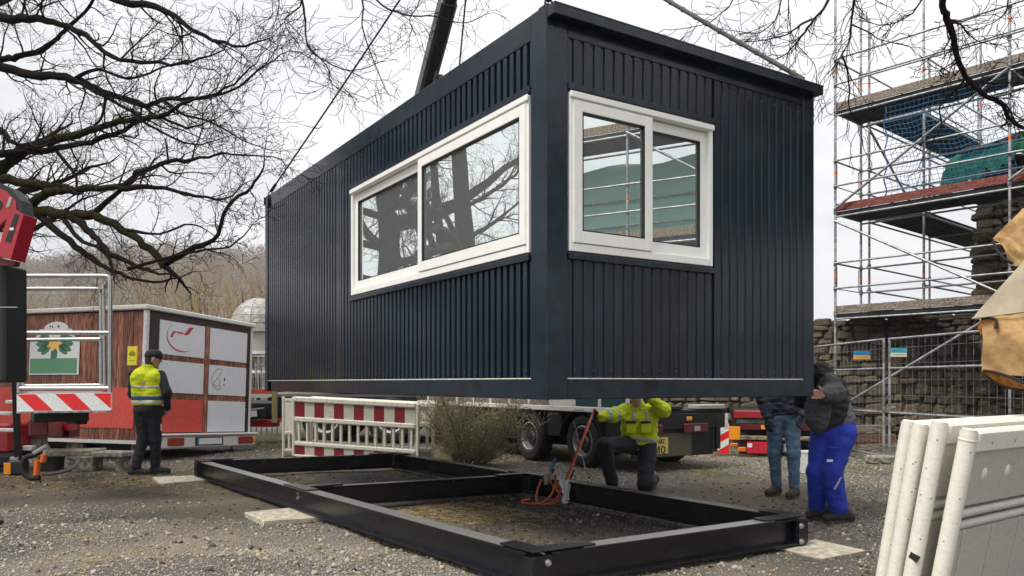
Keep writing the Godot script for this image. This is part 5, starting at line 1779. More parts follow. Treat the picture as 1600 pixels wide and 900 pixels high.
# ---------------------------------------------------------------- boom lift at the left edge
func make_lift() -> void:
	var org := Vector3(-6.6, 0, -11.6)
	var o := thing("boom_lift", "red boom lift with a galvanised basket and striped warning board at the left edge", "lift", org)
	var z: Material = mats.alu
	var df := 8.6
	var db := 9.6
	var q := func(px: float, py: float, d: float) -> Vector3: return P(px, py, d) - org
	var r := 0.0235
	var loop := func(x0: float, x1: float, yt: float, yb: float, d: float) -> MB:
		var m := MB.new()
		var a: Vector3 = q.call(x0, yb, d)
		var b: Vector3 = q.call(x0, yt, d)
		var c: Vector3 = q.call(x1, yt, d)
		var e: Vector3 = q.call(x1, yb, d)
		var k := 0.10
		var pts := [a, b + Vector3(0, -k, 0)]
		for t in [0.25, 0.5, 0.75]: pts.append((b + Vector3(0, -k, 0)).bezier_interpolate(b, b, b + Vector3(k, 0, 0), t))
		pts.append(b + Vector3(k, 0, 0))
		pts.append(c - Vector3(k, 0, 0))
		for t in [0.25, 0.5, 0.75]: pts.append((c - Vector3(k, 0, 0)).bezier_interpolate(c, c, c + Vector3(0, -k, 0), t))
		pts.append(c + Vector3(0, -k, 0))
		pts.append(e)
		m.tube(pts, r, 10)
		return m
	part(o, "basket_rail", loop.call(30, 172, 431, 614, df), z)
	part(o, "basket_rail", loop.call(36, 158, 451, 600, db), z)
	for y in [[520, 531], [607, 603]]:
		pole(o, "basket_bar", q.call(30, y[0], df), q.call(172, y[0], df), r, z)
		pole(o, "basket_bar", q.call(36, y[1], db), q.call(158, y[1] - 1, db), r, z)
	for x in [[30, 36], [172, 158]]:
		for y in [[436, 455], [520, 530], [608, 602]]:
			pole(o, "basket_bar", q.call(x[0], y[0], df), q.call(x[1], y[1], db), r, z)
	pole(o, "gate_post", q.call(162, 448, 9.0), q.call(164, 606, 9.0), r * 0.8, z)
	# platform floor and the striped board
	var fl := MB.new()
	var a: Vector3 = q.call(30, 616, df)
	var b: Vector3 = q.call(172, 616, df)
	var c: Vector3 = q.call(158, 611, db)
	var d: Vector3 = q.call(36, 611, db)
	fl.quad(a, b, c, d)
	fl.quad(d + Vector3(0, -0.03, 0), c + Vector3(0, -0.03, 0), b + Vector3(0, -0.03, 0), a + Vector3(0, -0.03, 0))
	fl.quad(a + Vector3(0, -0.03, 0), b + Vector3(0, -0.03, 0), b, a)
	part(o, "platform", fl, mats.zinc_dull)
	var bo: Vector3 = q.call(28, 643, df - 0.04)
	var s := (df - 0.04) / F
	var bx_ := Vector3(1, 0.014, 0).normalized()
	var bw := 147.5 * s
	var bh := 27.5 * s
	var wb := part(o, "warning_board", prism([Vector2(0, 0), Vector2(bw, 0), Vector2(bw, bh), Vector2(0, bh)], bo, bx_, Vector3.UP, 0.02), mats.reflect_white)
	for st in [[[0.006, 0.97], [0.20, 0.97], [0.385, 0.03], [0.19, 0.03]], [[0.405, 0.97], [0.61, 0.97], [0.79, 0.03], [0.595, 0.03]], [[0.81, 0.97], [0.995, 0.97], [0.995, 0.10]]]:
		var pl := []
		for e in st: pl.append(Vector2(e[0] * bw, e[1] * bh))
		part(wb, "red_stripe", prism(pl, bo + Vector3(0, 0, 0.0205), bx_, Vector3.UP, 0.0015), mats.reflect_red)
	part(o, "board_edge", prism([Vector2(0, -0.02), Vector2(bw, -0.02), Vector2(bw, 0), Vector2(0, 0)], bo, bx_, Vector3.UP, 0.03), mats.zinc_dull)
	# basket carrier and boom towards the machine
	var cr := MB.new()
	cr.bar(q.call(50, 652, 8.9), q.call(135, 650, 9.2), 0.5, 0.10, 0.01)
	cr.bar(q.call(110, 657, 9.3), q.call(128, 657, 9.4), 0.3, 0.08, 0.01)
	part(o, "basket_carrier", cr, mats.chassis)
	var bm := MB.new()
	bm.bar(q.call(60, 668, 9.4), q.call(88, 672, 12.0), 0.2, 0.2, 0.015)
	part(o, "boom", bm, mats.dark_red)
	# chassis at the ground further back
	var ch := MB.new()
	ch.bar(q.call(-120, 680, 11.9), q.call(38, 682, 11.9), 0.7, 0.42, 0.03)
	part(o, "chassis", ch, mats.red_lift)
	part(o, "chassis", prism([Vector2(0, 0), Vector2(0.85, 0), Vector2(0.85, 0.26), Vector2(0, 0.22)], q.call(38, 682, 12.3), Vector3(1, 0, 0), Vector3.UP, 0.3), mats.dark_red)
	part(o, "red_bracket", prism([Vector2(0, 0), Vector2(0.16, 0), Vector2(0.16, 0.24), Vector2(0, 0.24)], q.call(104, 671, 12.1), Vector3(1, 0, 0), Vector3.UP, 0.25), mats.red_lift)
	var tank := MB.new()
	tank.box(q.call(58, 690, 12.2), Vector3(0.22, 0.3, 0.25), Basis(), 0.03)
	part(o, "tank", tank, mats.grey_plastic)
	for e in [[8, 646, 0.22, 0.05], [20, 628, 0.16, 0.05], [12, 672, 0.3, 0.05], [66, 655, 0.24, 0.04], [46, 700, 0.14, 0.07]]:
		var m := MB.new()
		m.box(q.call(e[0], e[1], 11.4), Vector3(e[2], e[3], 0.1), Basis(), 0.01)
		part(o, "white_bracket", m, mats.white_paint)
	# the track / black base
	var tk := MB.new()
	tk.bar(q.call(-100, 720, 11.6), q.call(30, 718, 11.7), 0.35, 0.22, 0.06)
	part(o, "track", tk, mats.rubber)
	# outrigger leg
	var lg := MB.new()
	var foot := G(29, 742)
	lg.bar(foot - org + Vector3(0, 0.1, 0), P(20, 480, 10.9) - org, 0.085, 0.085, 0.01)
	part(o, "outrigger_leg", lg, mats.black_plastic)
	var ft := MB.new()
	ft.box(foot - org + Vector3(0.0, 0.11, 0), Vector3(0.2, 0.2, 0.2), Basis(), 0.02)
	part(o, "outrigger_foot", ft, mats.black_plastic)
	var fb := MB.new()
	fb.box(foot - org + Vector3(-0.09, 0.1, 0.108), Vector3(0.1, 0.16, 0.02), Basis(), 0.006)
	part(o, "amber_reflector", fb, mats.amber)
	var fc := MB.new()
	fc.box(foot - org + Vector3(-0.02, 0.235, 0), Vector3(0.12, 0.05, 0.16), Basis(), 0.01)
	part(o, "foot_cap", fc, mats.grey_plastic)
	# black control box
	var cb := MB.new()
	cb.box(q.call(-8, 507, 7.2), Vector3(0.39, 1.04, 0.34), Basis(), 0.02)
	var box := part(o, "control_box", cb, mats.black_plastic)
	var mast := MB.new()
	var mb_: Vector3 = q.call(-30, 598, 7.2)
	mast.bar(Vector3(mb_.x, 0.02, mb_.z), mb_, 0.16, 0.16, 0.015)
	mast.box(Vector3(mb_.x, 0.02, mb_.z), Vector3(0.17, 0.04, 0.4), Basis(), 0.008)
	part(o, "mast", mast, mats.black_plastic)
	var ln := MB.new()
	ln.box(q.call(-8, 480, 7.03) , Vector3(0.392, 0.01, 0.01))
	part(box, "box_seam", ln, mats.grey_plastic)
	# red jib head above the box
	var s9 := 6.9 / F
	var U := func(px: float, py: float) -> Vector2: return Vector2(px, -py) * s9
	var o9: Vector3 = P(0, 0, 6.9) - org
	var plate := func(pts: Array, off: float, th: float, mat: Material, called: String) -> MeshInstance3D:
		var pl := []
		for e in pts: pl.append(U.call(e[0], e[1]))
		return part(o, called, prism(pl, o9 + Vector3(0, 0, off), Vector3(1, 0, 0), Vector3.UP, th), mat)
	plate.call([[-60, 300], [8, 297], [20, 303], [35, 318], [36, 332], [6, 358], [-60, 400]], -0.09, 0.18, mats.red_lift, "jib_arm")
	plate.call([[-60, 290], [8, 289], [25, 297], [41, 316], [45, 340], [38, 336], [35, 318.5], [20, 303.5], [8, 297.5], [-60, 300.5]], -0.085, 0.17, mats.black_plastic, "jib_cover")
	plate.call([[-12, 318], [6, 312], [15, 320], [13, 329], [4, 338], [-12, 342]], 0.0905, 0.004, mats.black_plastic, "jib_recess")
	plate.call([[20, 328], [25, 312], [30, 312], [25, 327]], 0.0905, 0.004, mats.grey_plastic, "lock_plate")
	plate.call([[-10, 350], [6, 339], [7, 346], [-8, 357]], 0.0905, 0.003, mats.white_paint, "white_label")
	plate.call([[26, 332], [34, 330], [48, 339], [28, 408], [6, 402]], -0.10, 0.20, mats.red_lift, "jib_lever")
	plate.call([[35, 337], [41, 340], [28, 382], [20, 380]], 0.1005, 0.004, mats.black_plastic, "lever_slot")
	plate.call([[27, 360], [33, 359], [34, 363], [28, 364]], 0.105, 0.004, mats.white_paint, "lever_label")
	plate.call([[-40, 364], [4, 364], [16, 366], [6, 402], [-40, 402]], -0.06, 0.12, mats.white_paint, "jib_cylinder_cover")
	plate.call([[8, 360], [20, 343], [22, 346], [13, 364]], -0.04, 0.08, mats.alu, "piston_rod")
	plate.call([[2, 404], [28, 409], [26, 416], [2, 416]], -0.04, 0.08, mats.dark_red, "jib_pivot")

	# plug and hose lying beside the foot
	var hp := G(64, 752)
	var h := thing("hose_plug", "black hose end with two orange grips lying on the ground by the lift's foot", "hose", Vector3(hp.x, 0, hp.z))
	var s10 := -hp.z / F
	var W := func(px: float, py: float, zz := 0.0) -> Vector3: return Vector3((px - 64) * s10, maxf((752 - py) * s10, 0.03), zz)
	var m1 := MB.new()
	m1.tube(smooth_path([W.call(62, 746), W.call(48, 747), W.call(38, 740), W.call(35, 728), W.call(40, 716), W.call(52, 711), W.call(62, 706, -0.05)], 4), 0.035, 9)
	part(h, "hose_end", m1, mats.rubber)
	for e in [[[57, 742], [59, 719]], [[67, 722], [69, 710]]]:
		var m := MB.new()
		m.cyl(W.call(e[0][0], e[0][1]), W.call(e[1][0], e[1][1]), 0.038, 12)
		part(h, "orange_grip", m, mats.orange)
	var m3 := MB.new()
	m3.bar(W.call(52, 709), W.call(72, 696, -0.05), 0.08, 0.05, 0.012)
	m3.bar(W.call(67, 712, -0.03), W.call(72, 697, -0.05), 0.06, 0.05, 0.012)
	part(h, "handle", m3, mats.grey_plastic)
	var m4 := MB.new()
	m4.tube(smooth_path([W.call(62, 742, -0.05), W.call(80, 741, -0.1), W.call(95, 736, -0.25), W.call(88, 727, -0.5), W.call(70, 722, -0.55)], 5), 0.022, 8)
	part(h, "cable", m4, M("cable_grey", Color(0.11, 0.11, 0.115), 0.6))
	var gp := G(0, 738)
	var m5 := MB.new()
	m5.tube(smooth_path([Vector3(-0.6, 0.03, 0.1), Vector3(-0.1, 0.05, 0), Vector3(0.15, 0.15, 0), Vector3(0.25, 0.2, 0)], 5), 0.02, 8)
	solo("green_hose", m5, M("hose_green", Color(0.06, 0.12, 0.08), 0.5), "dull green hose coming from the left edge to the lift's foot", "hose", Vector3(gp.x, 0, gp.z))

	# concrete blocks
	var blocks := [[118, 728, 0.52, 0.24, 0.40, "squat concrete block carrying the slabs beside the trailer wheel"]]
	var k0 := G(131, 736)
	var mb := MB.new()
	rng.seed = 5
	mb.box(Vector3(0, 0.11, 0), Vector3(0.42, 0.22, 0.3), Basis(), 0.015, 0.01, rng)
	solo("concrete_block", mb, mats.concrete_old, "squat concrete block under the two slabs beside the trailer wheel", "block", k0)
	var ms := MB.new()
	ms.box(Vector3(-0.26, 0.265, -0.12), Vector3(0.85, 0.09, 0.5), Basis(Vector3.UP, 0.12), 0.012, 0.008, rng)
	solo("concrete_slab", ms, mats.concrete_old, "larger grey slab lying on the block beside the trailer wheel", "slab", k0)
	var mt := MB.new()
	mt.box(Vector3(0.43, 0.25, -0.05), Vector3(0.48, 0.07, 0.42), Basis(Vector3.UP, -0.05), 0.012, 0.008, rng)
	mt.box(Vector3(0.55, 0.107, -0.05), Vector3(0.08, 0.214, 0.3), Basis(), 0.01)
	solo("concrete_slab", mt, mats.concrete_old, "smaller grey slab on a short foot, at the right of the block", "slab", k0)
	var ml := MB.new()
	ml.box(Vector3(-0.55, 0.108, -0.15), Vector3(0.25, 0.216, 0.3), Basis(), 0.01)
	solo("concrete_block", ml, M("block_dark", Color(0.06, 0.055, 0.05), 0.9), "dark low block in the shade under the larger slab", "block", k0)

# ---------------------------------------------------------------- red and white barriers
func barrier(label: String, a: Vector3, b: Vector3, full := true) -> void:
	var x := (b - a).normalized()
	var B := Basis(x, Vector3.UP, x.cross(Vector3.UP))
	var W := (b - a).length()
	var o := thing("traffic_barrier", label, "barrier", Vector3(a.x, 0, a.z), B, "red and white plastic barriers")
	var wm: Material = mats.white_barrier
	for e in [[0.0, 0.05], [W - 0.05, W]]:
		part(o, "end_post", b2(Vector3(e[0], 0.06, -0.03), Vector3(e[1], 1.06, 0.03), 0.012), wm)
		part(o, "foot_peg", b2(Vector3(e[0] - 0.06, 0.0, -0.2), Vector3(e[1] + 0.06, 0.075, 0.2), 0.02), mats.rubber)
	part(o, "top_rail", b2(Vector3(0.051, 0.985, -0.04), Vector3(W - 0.051, 1.07, 0.05), 0.015), wm)
	part(o, "mid_rail", b2(Vector3(0.051, 0.655, -0.03), Vector3(W - 0.051, 0.735, 0.045), 0.015), wm)
	part(o, "low_rail", b2(Vector3(0.051, 0.255, -0.03), Vector3(W - 0.051, 0.32, 0.04), 0.012), wm)
	part(o, "bottom_rail", b2(Vector3(0.051, 0.06, -0.03), Vector3(W - 0.051, 0.105, 0.04), 0.012), wm)
	var n := 12
	var w := (W - 0.12) / n
	for k in n:
		var x0 := 0.06 + w * k
		part(o, "red_stripe" if k % 2 == 0 else "white_stripe", b2(Vector3(x0, 0.735, -0.012), Vector3(x0 + w, 0.985, 0.014)), mats.red_band if k % 2 == 0 else mats.white_band)
		part(o, "red_stripe" if k % 2 == 0 else "white_stripe", b2(Vector3(x0, 0.105, -0.012), Vector3(x0 + w, 0.255, 0.014)), mats.red_band if k % 2 == 0 else mats.white_band)
	for k in 14:
		var x0 := 0.05 + (W - 0.1) * (k + 0.5) / 14.0
		part(o, "bar", b2(Vector3(x0 - 0.022, 0.32, -0.018), Vector3(x0 + 0.022, 0.655, 0.02), 0.01), wm)

func make_barriers() -> void:
	var a := P(457, 616, 13.5)
	var b := P(655, 626, 12.8)
	var back := Vector3(0.06, 0, -0.15)
	barrier("front red and white plastic barrier of the stack beside the shrub", a, b)
	barrier("second red and white barrier, close behind the front one", a + back + Vector3(-0.1, 0, 0), b + back + Vector3(-0.1, 0, 0))
	barrier("rearmost red and white barrier of the stack beside the shrub", a + back * 2.2 + Vector3(0.08, 0, 0), b + back * 2.2 + Vector3(0.08, 0, 0))
	# end frame standing at the left
	var c := P(441, 620, 13.75)
	var o := thing("barrier_end_frame", "narrow white plastic frame standing at the left end of the barrier stack", "barrier", Vector3(c.x, 0, c.z))
	for e in [[0.0, 0.04], [0.19, 0.24]]:
		part(o, "upright", b2(Vector3(e[0], 0.0, -0.03), Vector3(e[1], 1.06, 0.03), 0.01), mats.white_barrier)
	for y in [0.12, 0.42, 0.98]:
		part(o, "crossbar", b2(Vector3(0.041, y, -0.025), Vector3(0.189, y + 0.05, 0.025), 0.008), mats.white_barrier)
	part(o, "infill", b2(Vector3(0.041, 0.471, -0.015), Vector3(0.189, 0.979, 0.015)), mats.white_barrier)
	part(o, "upright", b2(Vector3(0.1, 0.171, -0.02), Vector3(0.135, 0.419, 0.02), 0.006), mats.white_barrier)

# ---------------------------------------------------------------- pale plastic barriers, near right
func make_near_barriers() -> void:
	var dir := Vector3(0.8, 0, -0.6).normalized()
	var out := dir.cross(Vector3.UP) * -1.0
	if out.dot(Vector3(-1, 0, 0.2)) < 0: out = -out
	# 'out' points to the camera's left; the stack grows that way
	var base := Vector3(2.34, 0, -4.28)
	var lean := 0.185
	var labs := ["nearest pale plastic barrier of the leaning stack, with inset panels greyed by painted shade", "second pale barrier of the leaning stack, a torn black hole in its post", "third pale plastic barrier of the leaning stack, smooth cream post", "outermost pale plastic barrier at the left of the leaning stack"]
	for k in 4:
		var off: float = [0.0, 0.135, 0.25, 0.345][k]
		var tilt: float = [1.0, 0.96, 0.92, 0.9][k]
		var up := (Vector3.UP - out * lean * tilt).normalized()
		var z := dir.cross(up).normalized()
		var B := Basis(dir, up, z)
		if B.z.dot(out) < 0:
			pass
		var at: Vector3 = base + out * off + dir * [0.0, -0.03, 0.02, 0.09][k]
		at += out * lean * 0.55
		var o := thing("plastic_barrier", labs[k], "barrier", at, B, "pale plastic barriers leaning at the right")
		var sg := signf(B.z.dot(out)) * -1.0
		var wm: Material = mats.white_barrier_near
		var H: float = [1.075, 1.11, 1.09, 1.10][k]
		# end post: a rounded hollow moulding
		var pm := MB.new()
		pm.tube([Vector3(0, 0.0, 0), Vector3(0, H * 0.93, 0), Vector3(0, H - 0.012, 0), Vector3(0, H, 0)], [0.044, 0.044, 0.043, 0.036], 16)
		if k == 0: pm.tube([Vector3(0, H * 0.945, 0), Vector3(0, H * 0.95, 0)], [0.047, 0.047], 16)
		var po := part(o, "end_post", pm, wm)
		rng.seed = 80 + k
		for j in 5:
			var ang := rng.randf_range(1.6, 4.6)
			var e := Vector3(cos(ang), 0, sin(ang))
			var hy := H * rng.randf_range(0.3, 0.96)
			var hl := MB.new()
			hl.cyl(Vector3(0, hy, 0) + e * 0.040, Vector3(0, hy, 0) + e * 0.0452, 0.0035, 8)
			part(po, "bolt_hole", hl, mats.gasket)
		if k == 1:
			var tear := MB.new()
			var e := (dir * -0.9 + out * 0.1)
			tear.box(Vector3(-0.038, 0.36, 0.012 * sg), Vector3(0.014, 0.035, 0.05), Basis(Vector3(1, 0, 0), 0.3))
			part(po, "torn_hole", tear, mats.gasket)
		# body of the panel; the nearest one has its shade painted in grey
		part(o, "top_beam", b2(Vector3(0.05, H - 0.13, -0.035), Vector3(2.0, H - 0.005, 0.035), 0.015), wm)
		part(o, "upper_panel", b2(Vector3(0.046, H - 0.42, -0.018), Vector3(2.0, H - 0.131, 0.018)), mats.barrier_shaded if k == 0 else wm)
		for y in [H - 0.47, H - 0.535]:
			var m := MB.new()
			m.tube([Vector3(0.03, y, 0.0), Vector3(2.0, y, 0.0)], 0.026, 10)
			part(o, "cross_tube", m, wm if k else M("barrier_half_shaded", Color(0.58, 0.57, 0.53), 0.5, 0.0, {"tex": texs.dust, "scale": 1.6}))  # nearest tubes: shade put into a duller white
		part(o, "lower_panel", b2(Vector3(0.046, 0.08, -0.015), Vector3(2.0, H - 0.56, 0.015)), mats.barrier_shaded if k == 0 else wm)
		part(o, "bottom_beam", b2(Vector3(0.05, 0.0, -0.03), Vector3(2.0, 0.079, 0.03), 0.012), wm)
		if k == 0:
			for j in 6:
				var x0 := 0.12 + j * 0.36
				part(o, "rib", b2(Vector3(x0, 0.081, -0.026), Vector3(x0 + 0.022, H - 0.566, 0.026), 0.006), mats.barrier_shaded)
			for j in 6:
				var x0 := 0.24 + j * 0.29
				var m := MB.new()
				m.ball(Vector3(x0, H - 0.255, 0), Vector3(0.046, 0.05, 0.027), Basis(), 14)
				part(o, "oval_boss", m, wm)
				var m2 := MB.new()
				m2.ball(Vector3(x0 - 0.02, H - 0.07, 0), Vector3(0.03, 0.034, 0.041), Basis(), 12)
				part(o, "oval_boss", m2, mats.barrier_shaded)
	# pale sacks with a green edge lying on top at the frame's edge
	var m := MB.new()
	var c := base + dir * 1.62 + out * 0.1 + Vector3(0, 1.13, 0)
	net_mesh(m, [bone(Vector3(-0.15, 0, 0.12), Vector3(0.1, 0.02, -0.1), 0.05, 0.06), bone(Vector3(0.0, 0.01, 0.05), Vector3(0.16, 0, 0.02), 0.05, 0.04)], 0.012, 0.05, [], 0.03, 9.0, 3)
	solo("pale_sack", m, M("sack", Color(0.62, 0.68, 0.6), 0.7), "pale crumpled sack lying on the leaning barriers", "sack", c)
	var m2 := MB.new()
	net_mesh(m2, [bone(Vector3(-0.05, 0.05, 0.05), Vector3(0.1, 0.06, -0.08), 0.03, 0.035)], 0.01, 0.05, [], 0.03, 11.0, 4)
	solo("green_sack", m2, M("sack_green", Color(0.05, 0.42, 0.16), 0.6), "bright green bag on the pale sack over the barriers", "bag", c + Vector3(0.05, 0.02, 0))

# ---------------------------------------------------------------- canvas at the right edge
func make_canvas() -> void:
	var D := 5.4
	var org := P(1640, 640, D)
	org.y = 0
	var o := thing("canvas_cover", "beige and orange-brown canvas cover with black-edged openings hanging at the right edge", "canvas", org)
	var patch := func(called: String, c: Array, mat: Material, bulge: float, n := 8, d0 := 0.0) -> void:
		# c: four photo corners (top left, top right, bottom right, bottom left) each with a distance
		var rows := []
		for i in n + 1:
			var v := i / float(n)
			var row := []
			for j in n + 1:
				var u := j / float(n)
				var A := P(c[0][0], c[0][1], c[0][2]).lerp(P(c[1][0], c[1][1], c[1][2]), u)
				var Bq := P(c[3][0], c[3][1], c[3][2]).lerp(P(c[2][0], c[2][1], c[2][2]), u)
				var p := A.lerp(Bq, v)
				p += Vector3(0.006 * sin(9 * v + 3 * u), 0.008 * sin(7 * u + 4 * v), bulge * sin(PI * u) * sin(PI * v) + 0.022 * sin(6.0 * u + 5.0 * v) + 0.01 * sin(17.0 * u - 9.0 * v))
				row.append(p - org)
			rows.append(row)
		var m := MB.new()
		m.sheet(rows, 0.005)
		part(o, called, m, mat)
	patch.call("upper_flap", [[1598, 326, 5.5], [1690, 316, 5.2], [1690, 430, 5.2], [1553, 372, 5.6]], mats.canvas_orange, 0.05)
	patch.call("upper_flap", [[1553, 373, 5.62], [1640, 372, 5.3], [1640, 425, 5.3], [1583, 412, 5.5]], mats.canvas_orange, 0.03)
	patch.call("grey_fold", [[1607, 398, 5.36], [1700, 330, 5.0], [1700, 478, 5.0], [1521, 497, 5.45]], mats.canvas, 0.06)
	patch.call("lower_cloth", [[1530, 497, 5.43], [1690, 476, 5.02], [1690, 602, 5.0], [1538, 580, 5.42]], mats.canvas_orange, 0.10, 12)
		# black-edged openings
	var slit := func(upper: Array, lower: Array) -> void:
		# an opening between two hems: lining behind, black tape along both
		var rows := [[], []]
		for k in upper.size():
			rows[0].append(P(upper[k][0], upper[k][1], upper[k][2]) - org)
			rows[1].append(P(lower[k][0], lower[k][1], lower[k][2] + 0.05) - org)
		var U := smooth_path(rows[0], 4)
		var Lw := smooth_path(rows[1], 4)
		var mid := []
		for k in U.size(): mid.append(U[k].lerp(Lw[k], 0.5) + Vector3(0, 0, -0.04))
		var m := MB.new()
		m.sheet([U, mid, Lw], 0.004)
		part(o, "orange_lining", m, mats.canvas_inner)
		for e in [U, Lw]:
			var tp := MB.new()
			tp.tube(e, 0.0095, 6)
			part(o, "black_edging", tp, mats.black_cloth)
	slit.call([[1534, 498, 5.40], [1546, 497, 5.36], [1556, 500, 5.32], [1557, 512, 5.30]], [[1532, 524, 5.38], [1538, 530, 5.36], [1549, 526, 5.32], [1557, 513, 5.30]])
	slit.call([[1537, 579, 5.38], [1556, 582, 5.30], [1578, 589, 5.22], [1604, 600, 5.12], [1640, 606, 5.02]], [[1538, 580, 5.38], [1550, 594, 5.32], [1570, 604, 5.25], [1600, 610, 5.14], [1640, 607, 5.02]])
	var m := MB.new()
	var e1 := []
	for e in [[1551, 374, 5.6], [1558, 392, 5.55], [1570, 405, 5.5], [1583, 412, 5.48]]: e1.append(P(e[0], e[1], e[2]) - org)
	m.tube(smooth_path(e1, 3), 0.01, 6)
	part(o, "black_edging", m, mats.black_cloth)
	var e2 := []
	for e in [[1521, 497, 5.42], [1570, 491, 5.28], [1640, 481, 5.1]]: e2.append(P(e[0], e[1], e[2]) - org)
	var m2 := MB.new()
	m2.tube(smooth_path(e2, 3), 0.006, 6)
	part(o, "hem", m2, mats.canvas)
	pole(o, "support_pole", P(1680, 330, 5.12) - org, Vector3(P(1680, 640, 5.12).x, 0, -5.12) - org, 0.03)

# ---------------------------------------------------------------- truck behind the frame
func make_truck() -> void:
	var B := CB
	var org := Vector3(1.05, 0, -12.25)
	var o := thing("flatbed_truck", "black-framed flatbed truck with white side rails and twin wheels behind the kneeling man", "truck", org, B)
	var W := 1.95
	var zr := 1.15
	var R := 0.405
	for z in [0.0, -1.45]:
		wheel(o, Vector3(0.14, R, z), Vector3(-1, 0, 0), R, 0.26, mats.zinc, 0.6)
		wheel(o, Vector3(W - 0.14, R, z), Vector3(1, 0, 0), R, 0.26, mats.white_paint, 0.6)
		var m := MB.new()
		var rows := []
		for i in 2:
			var row := []
			for k in 13:
				var a := lerpf(0.15, PI - 0.15, k / 12.0)
				row.append(Vector3(-0.03 + 0.36 * i, R + 0.48 * sin(a), z - 0.52 * cos(a)))
			rows.append(row)
		m.sheet(rows, 0.012)
		part(o, "mudguard", m, mats.black_plastic)
	part(o, "chassis_beam", b2(Vector3(0.45, 0.42, zr - 0.15), Vector3(0.6, 0.72, -6.0)), mats.chassis)
	part(o, "chassis_beam", b2(Vector3(W - 0.6, 0.42, zr - 0.15), Vector3(W - 0.45, 0.72, -6.0)), mats.chassis)
	part(o, "underrun_panel", b2(Vector3(0.32, 0.28, zr - 0.3), Vector3(0.36, 0.83, -5.5)), mats.chassis)
	for z in [[0.55, 1.0], [-0.92, -0.54], [-3.4, -2.0]]:
		part(o, "side_skirt", b2(Vector3(0.02, 0.45, z[1]), Vector3(0.06, 0.84, z[0]), 0.01), mats.chassis)
	part(o, "bed", b2(Vector3(0.0, 0.851, zr), Vector3(W, 0.90, -5.6), 0.01), mats.chassis)
	part(o, "side_rail", b2(Vector3(-0.03, 0.855, zr), Vector3(-0.001, 0.935, -5.6), 0.008), mats.white_paint)
	part(o, "side_rail", b2(Vector3(-0.03, 1.5, zr), Vector3(-0.001, 1.56, -5.6), 0.008), mats.white_paint)
	for k in 11:
		var z := zr - 0.02 - k * 0.62
		part(o, "stake", b2(Vector3(-0.028, 0.936, z), Vector3(-0.002, 1.499, z - 0.07), 0.005), mats.white_paint)
		if k < 10:
			part(o, "side_board", b2(Vector3(-0.016, 0.94, z - 0.072), Vector3(-0.006, 1.42, z - 0.618)), M("truck_teal", Color(0.012, 0.06, 0.065), 0.5) if k in [0, 1] else (mats.white_paint if k in [2] else mats.board_grey))
	# rear
	part(o, "rear_crossbeam", b2(Vector3(0.02, 0.62, zr + 0.03), Vector3(W - 0.02, 0.85, zr - 0.04), 0.01), mats.chassis)
	part(o, "rear_panel", b2(Vector3(0.05, 0.22, zr - 0.02), Vector3(W - 0.3, 0.62, zr - 0.06)), mats.chassis)
	for x in [0.06, 0.98]:
		part(o, "tail_lamp", b2(Vector3(x, 0.56, zr + 0.031), Vector3(x + 0.5, 0.70, zr + 0.06), 0.012), mats.dark_red)
		part(o, "amber_lamp", b2(Vector3(x + 0.06, 0.74, zr + 0.031), Vector3(x + 0.17, 0.80, zr + 0.05), 0.008), mats.amber)
		part(o, "lamp_label", b2(Vector3(x + 0.2, 0.59, zr + 0.0605), Vector3(x + 0.32, 0.66, zr + 0.063)), mats.grey_plastic)
	var pl := part(o, "number_plate", b2(Vector3(0.38, 0.27, zr - 0.019), Vector3(0.72, 0.51, zr - 0.008), 0.004), mats.plate_yellow)
	text_part(pl, "print", "UMZ", 0.07, Vector3(0.55, 0.45, zr - 0.006), Basis(), mats.ink)
	text_part(pl, "print", "MQ", 0.11, Vector3(0.55, 0.33, zr - 0.006), Basis(), mats.ink)
	part(o, "plate_board", b2(Vector3(0.3, 0.23, zr - 0.035), Vector3(1.2, 0.56, zr - 0.0195)), M("plate_board", Color(0.09, 0.08, 0.05), 0.6))
	part(o, "tail_lift_arm", b2(Vector3(W - 0.28, 0.3, zr + 0.05), Vector3(W - 0.2, 0.8, zr - 0.02), 0.01), mats.chassis)
	part(o, "bed_bracket", b2(Vector3(0.5, 0.905, zr + 0.02), Vector3(1.0, 0.96, zr - 0.4), 0.01), mats.black_plastic)
	part(o, "bed_bracket", b2(Vector3(1.3, 0.905, zr + 0.04), Vector3(1.85, 0.97, zr - 0.2), 0.01), mats.grey_plastic)
	part(o, "white_latch", b2(Vector3(W - 0.1, 0.6, zr + 0.03), Vector3(W - 0.05, 0.83, zr + 0.06), 0.006), mats.white_paint)

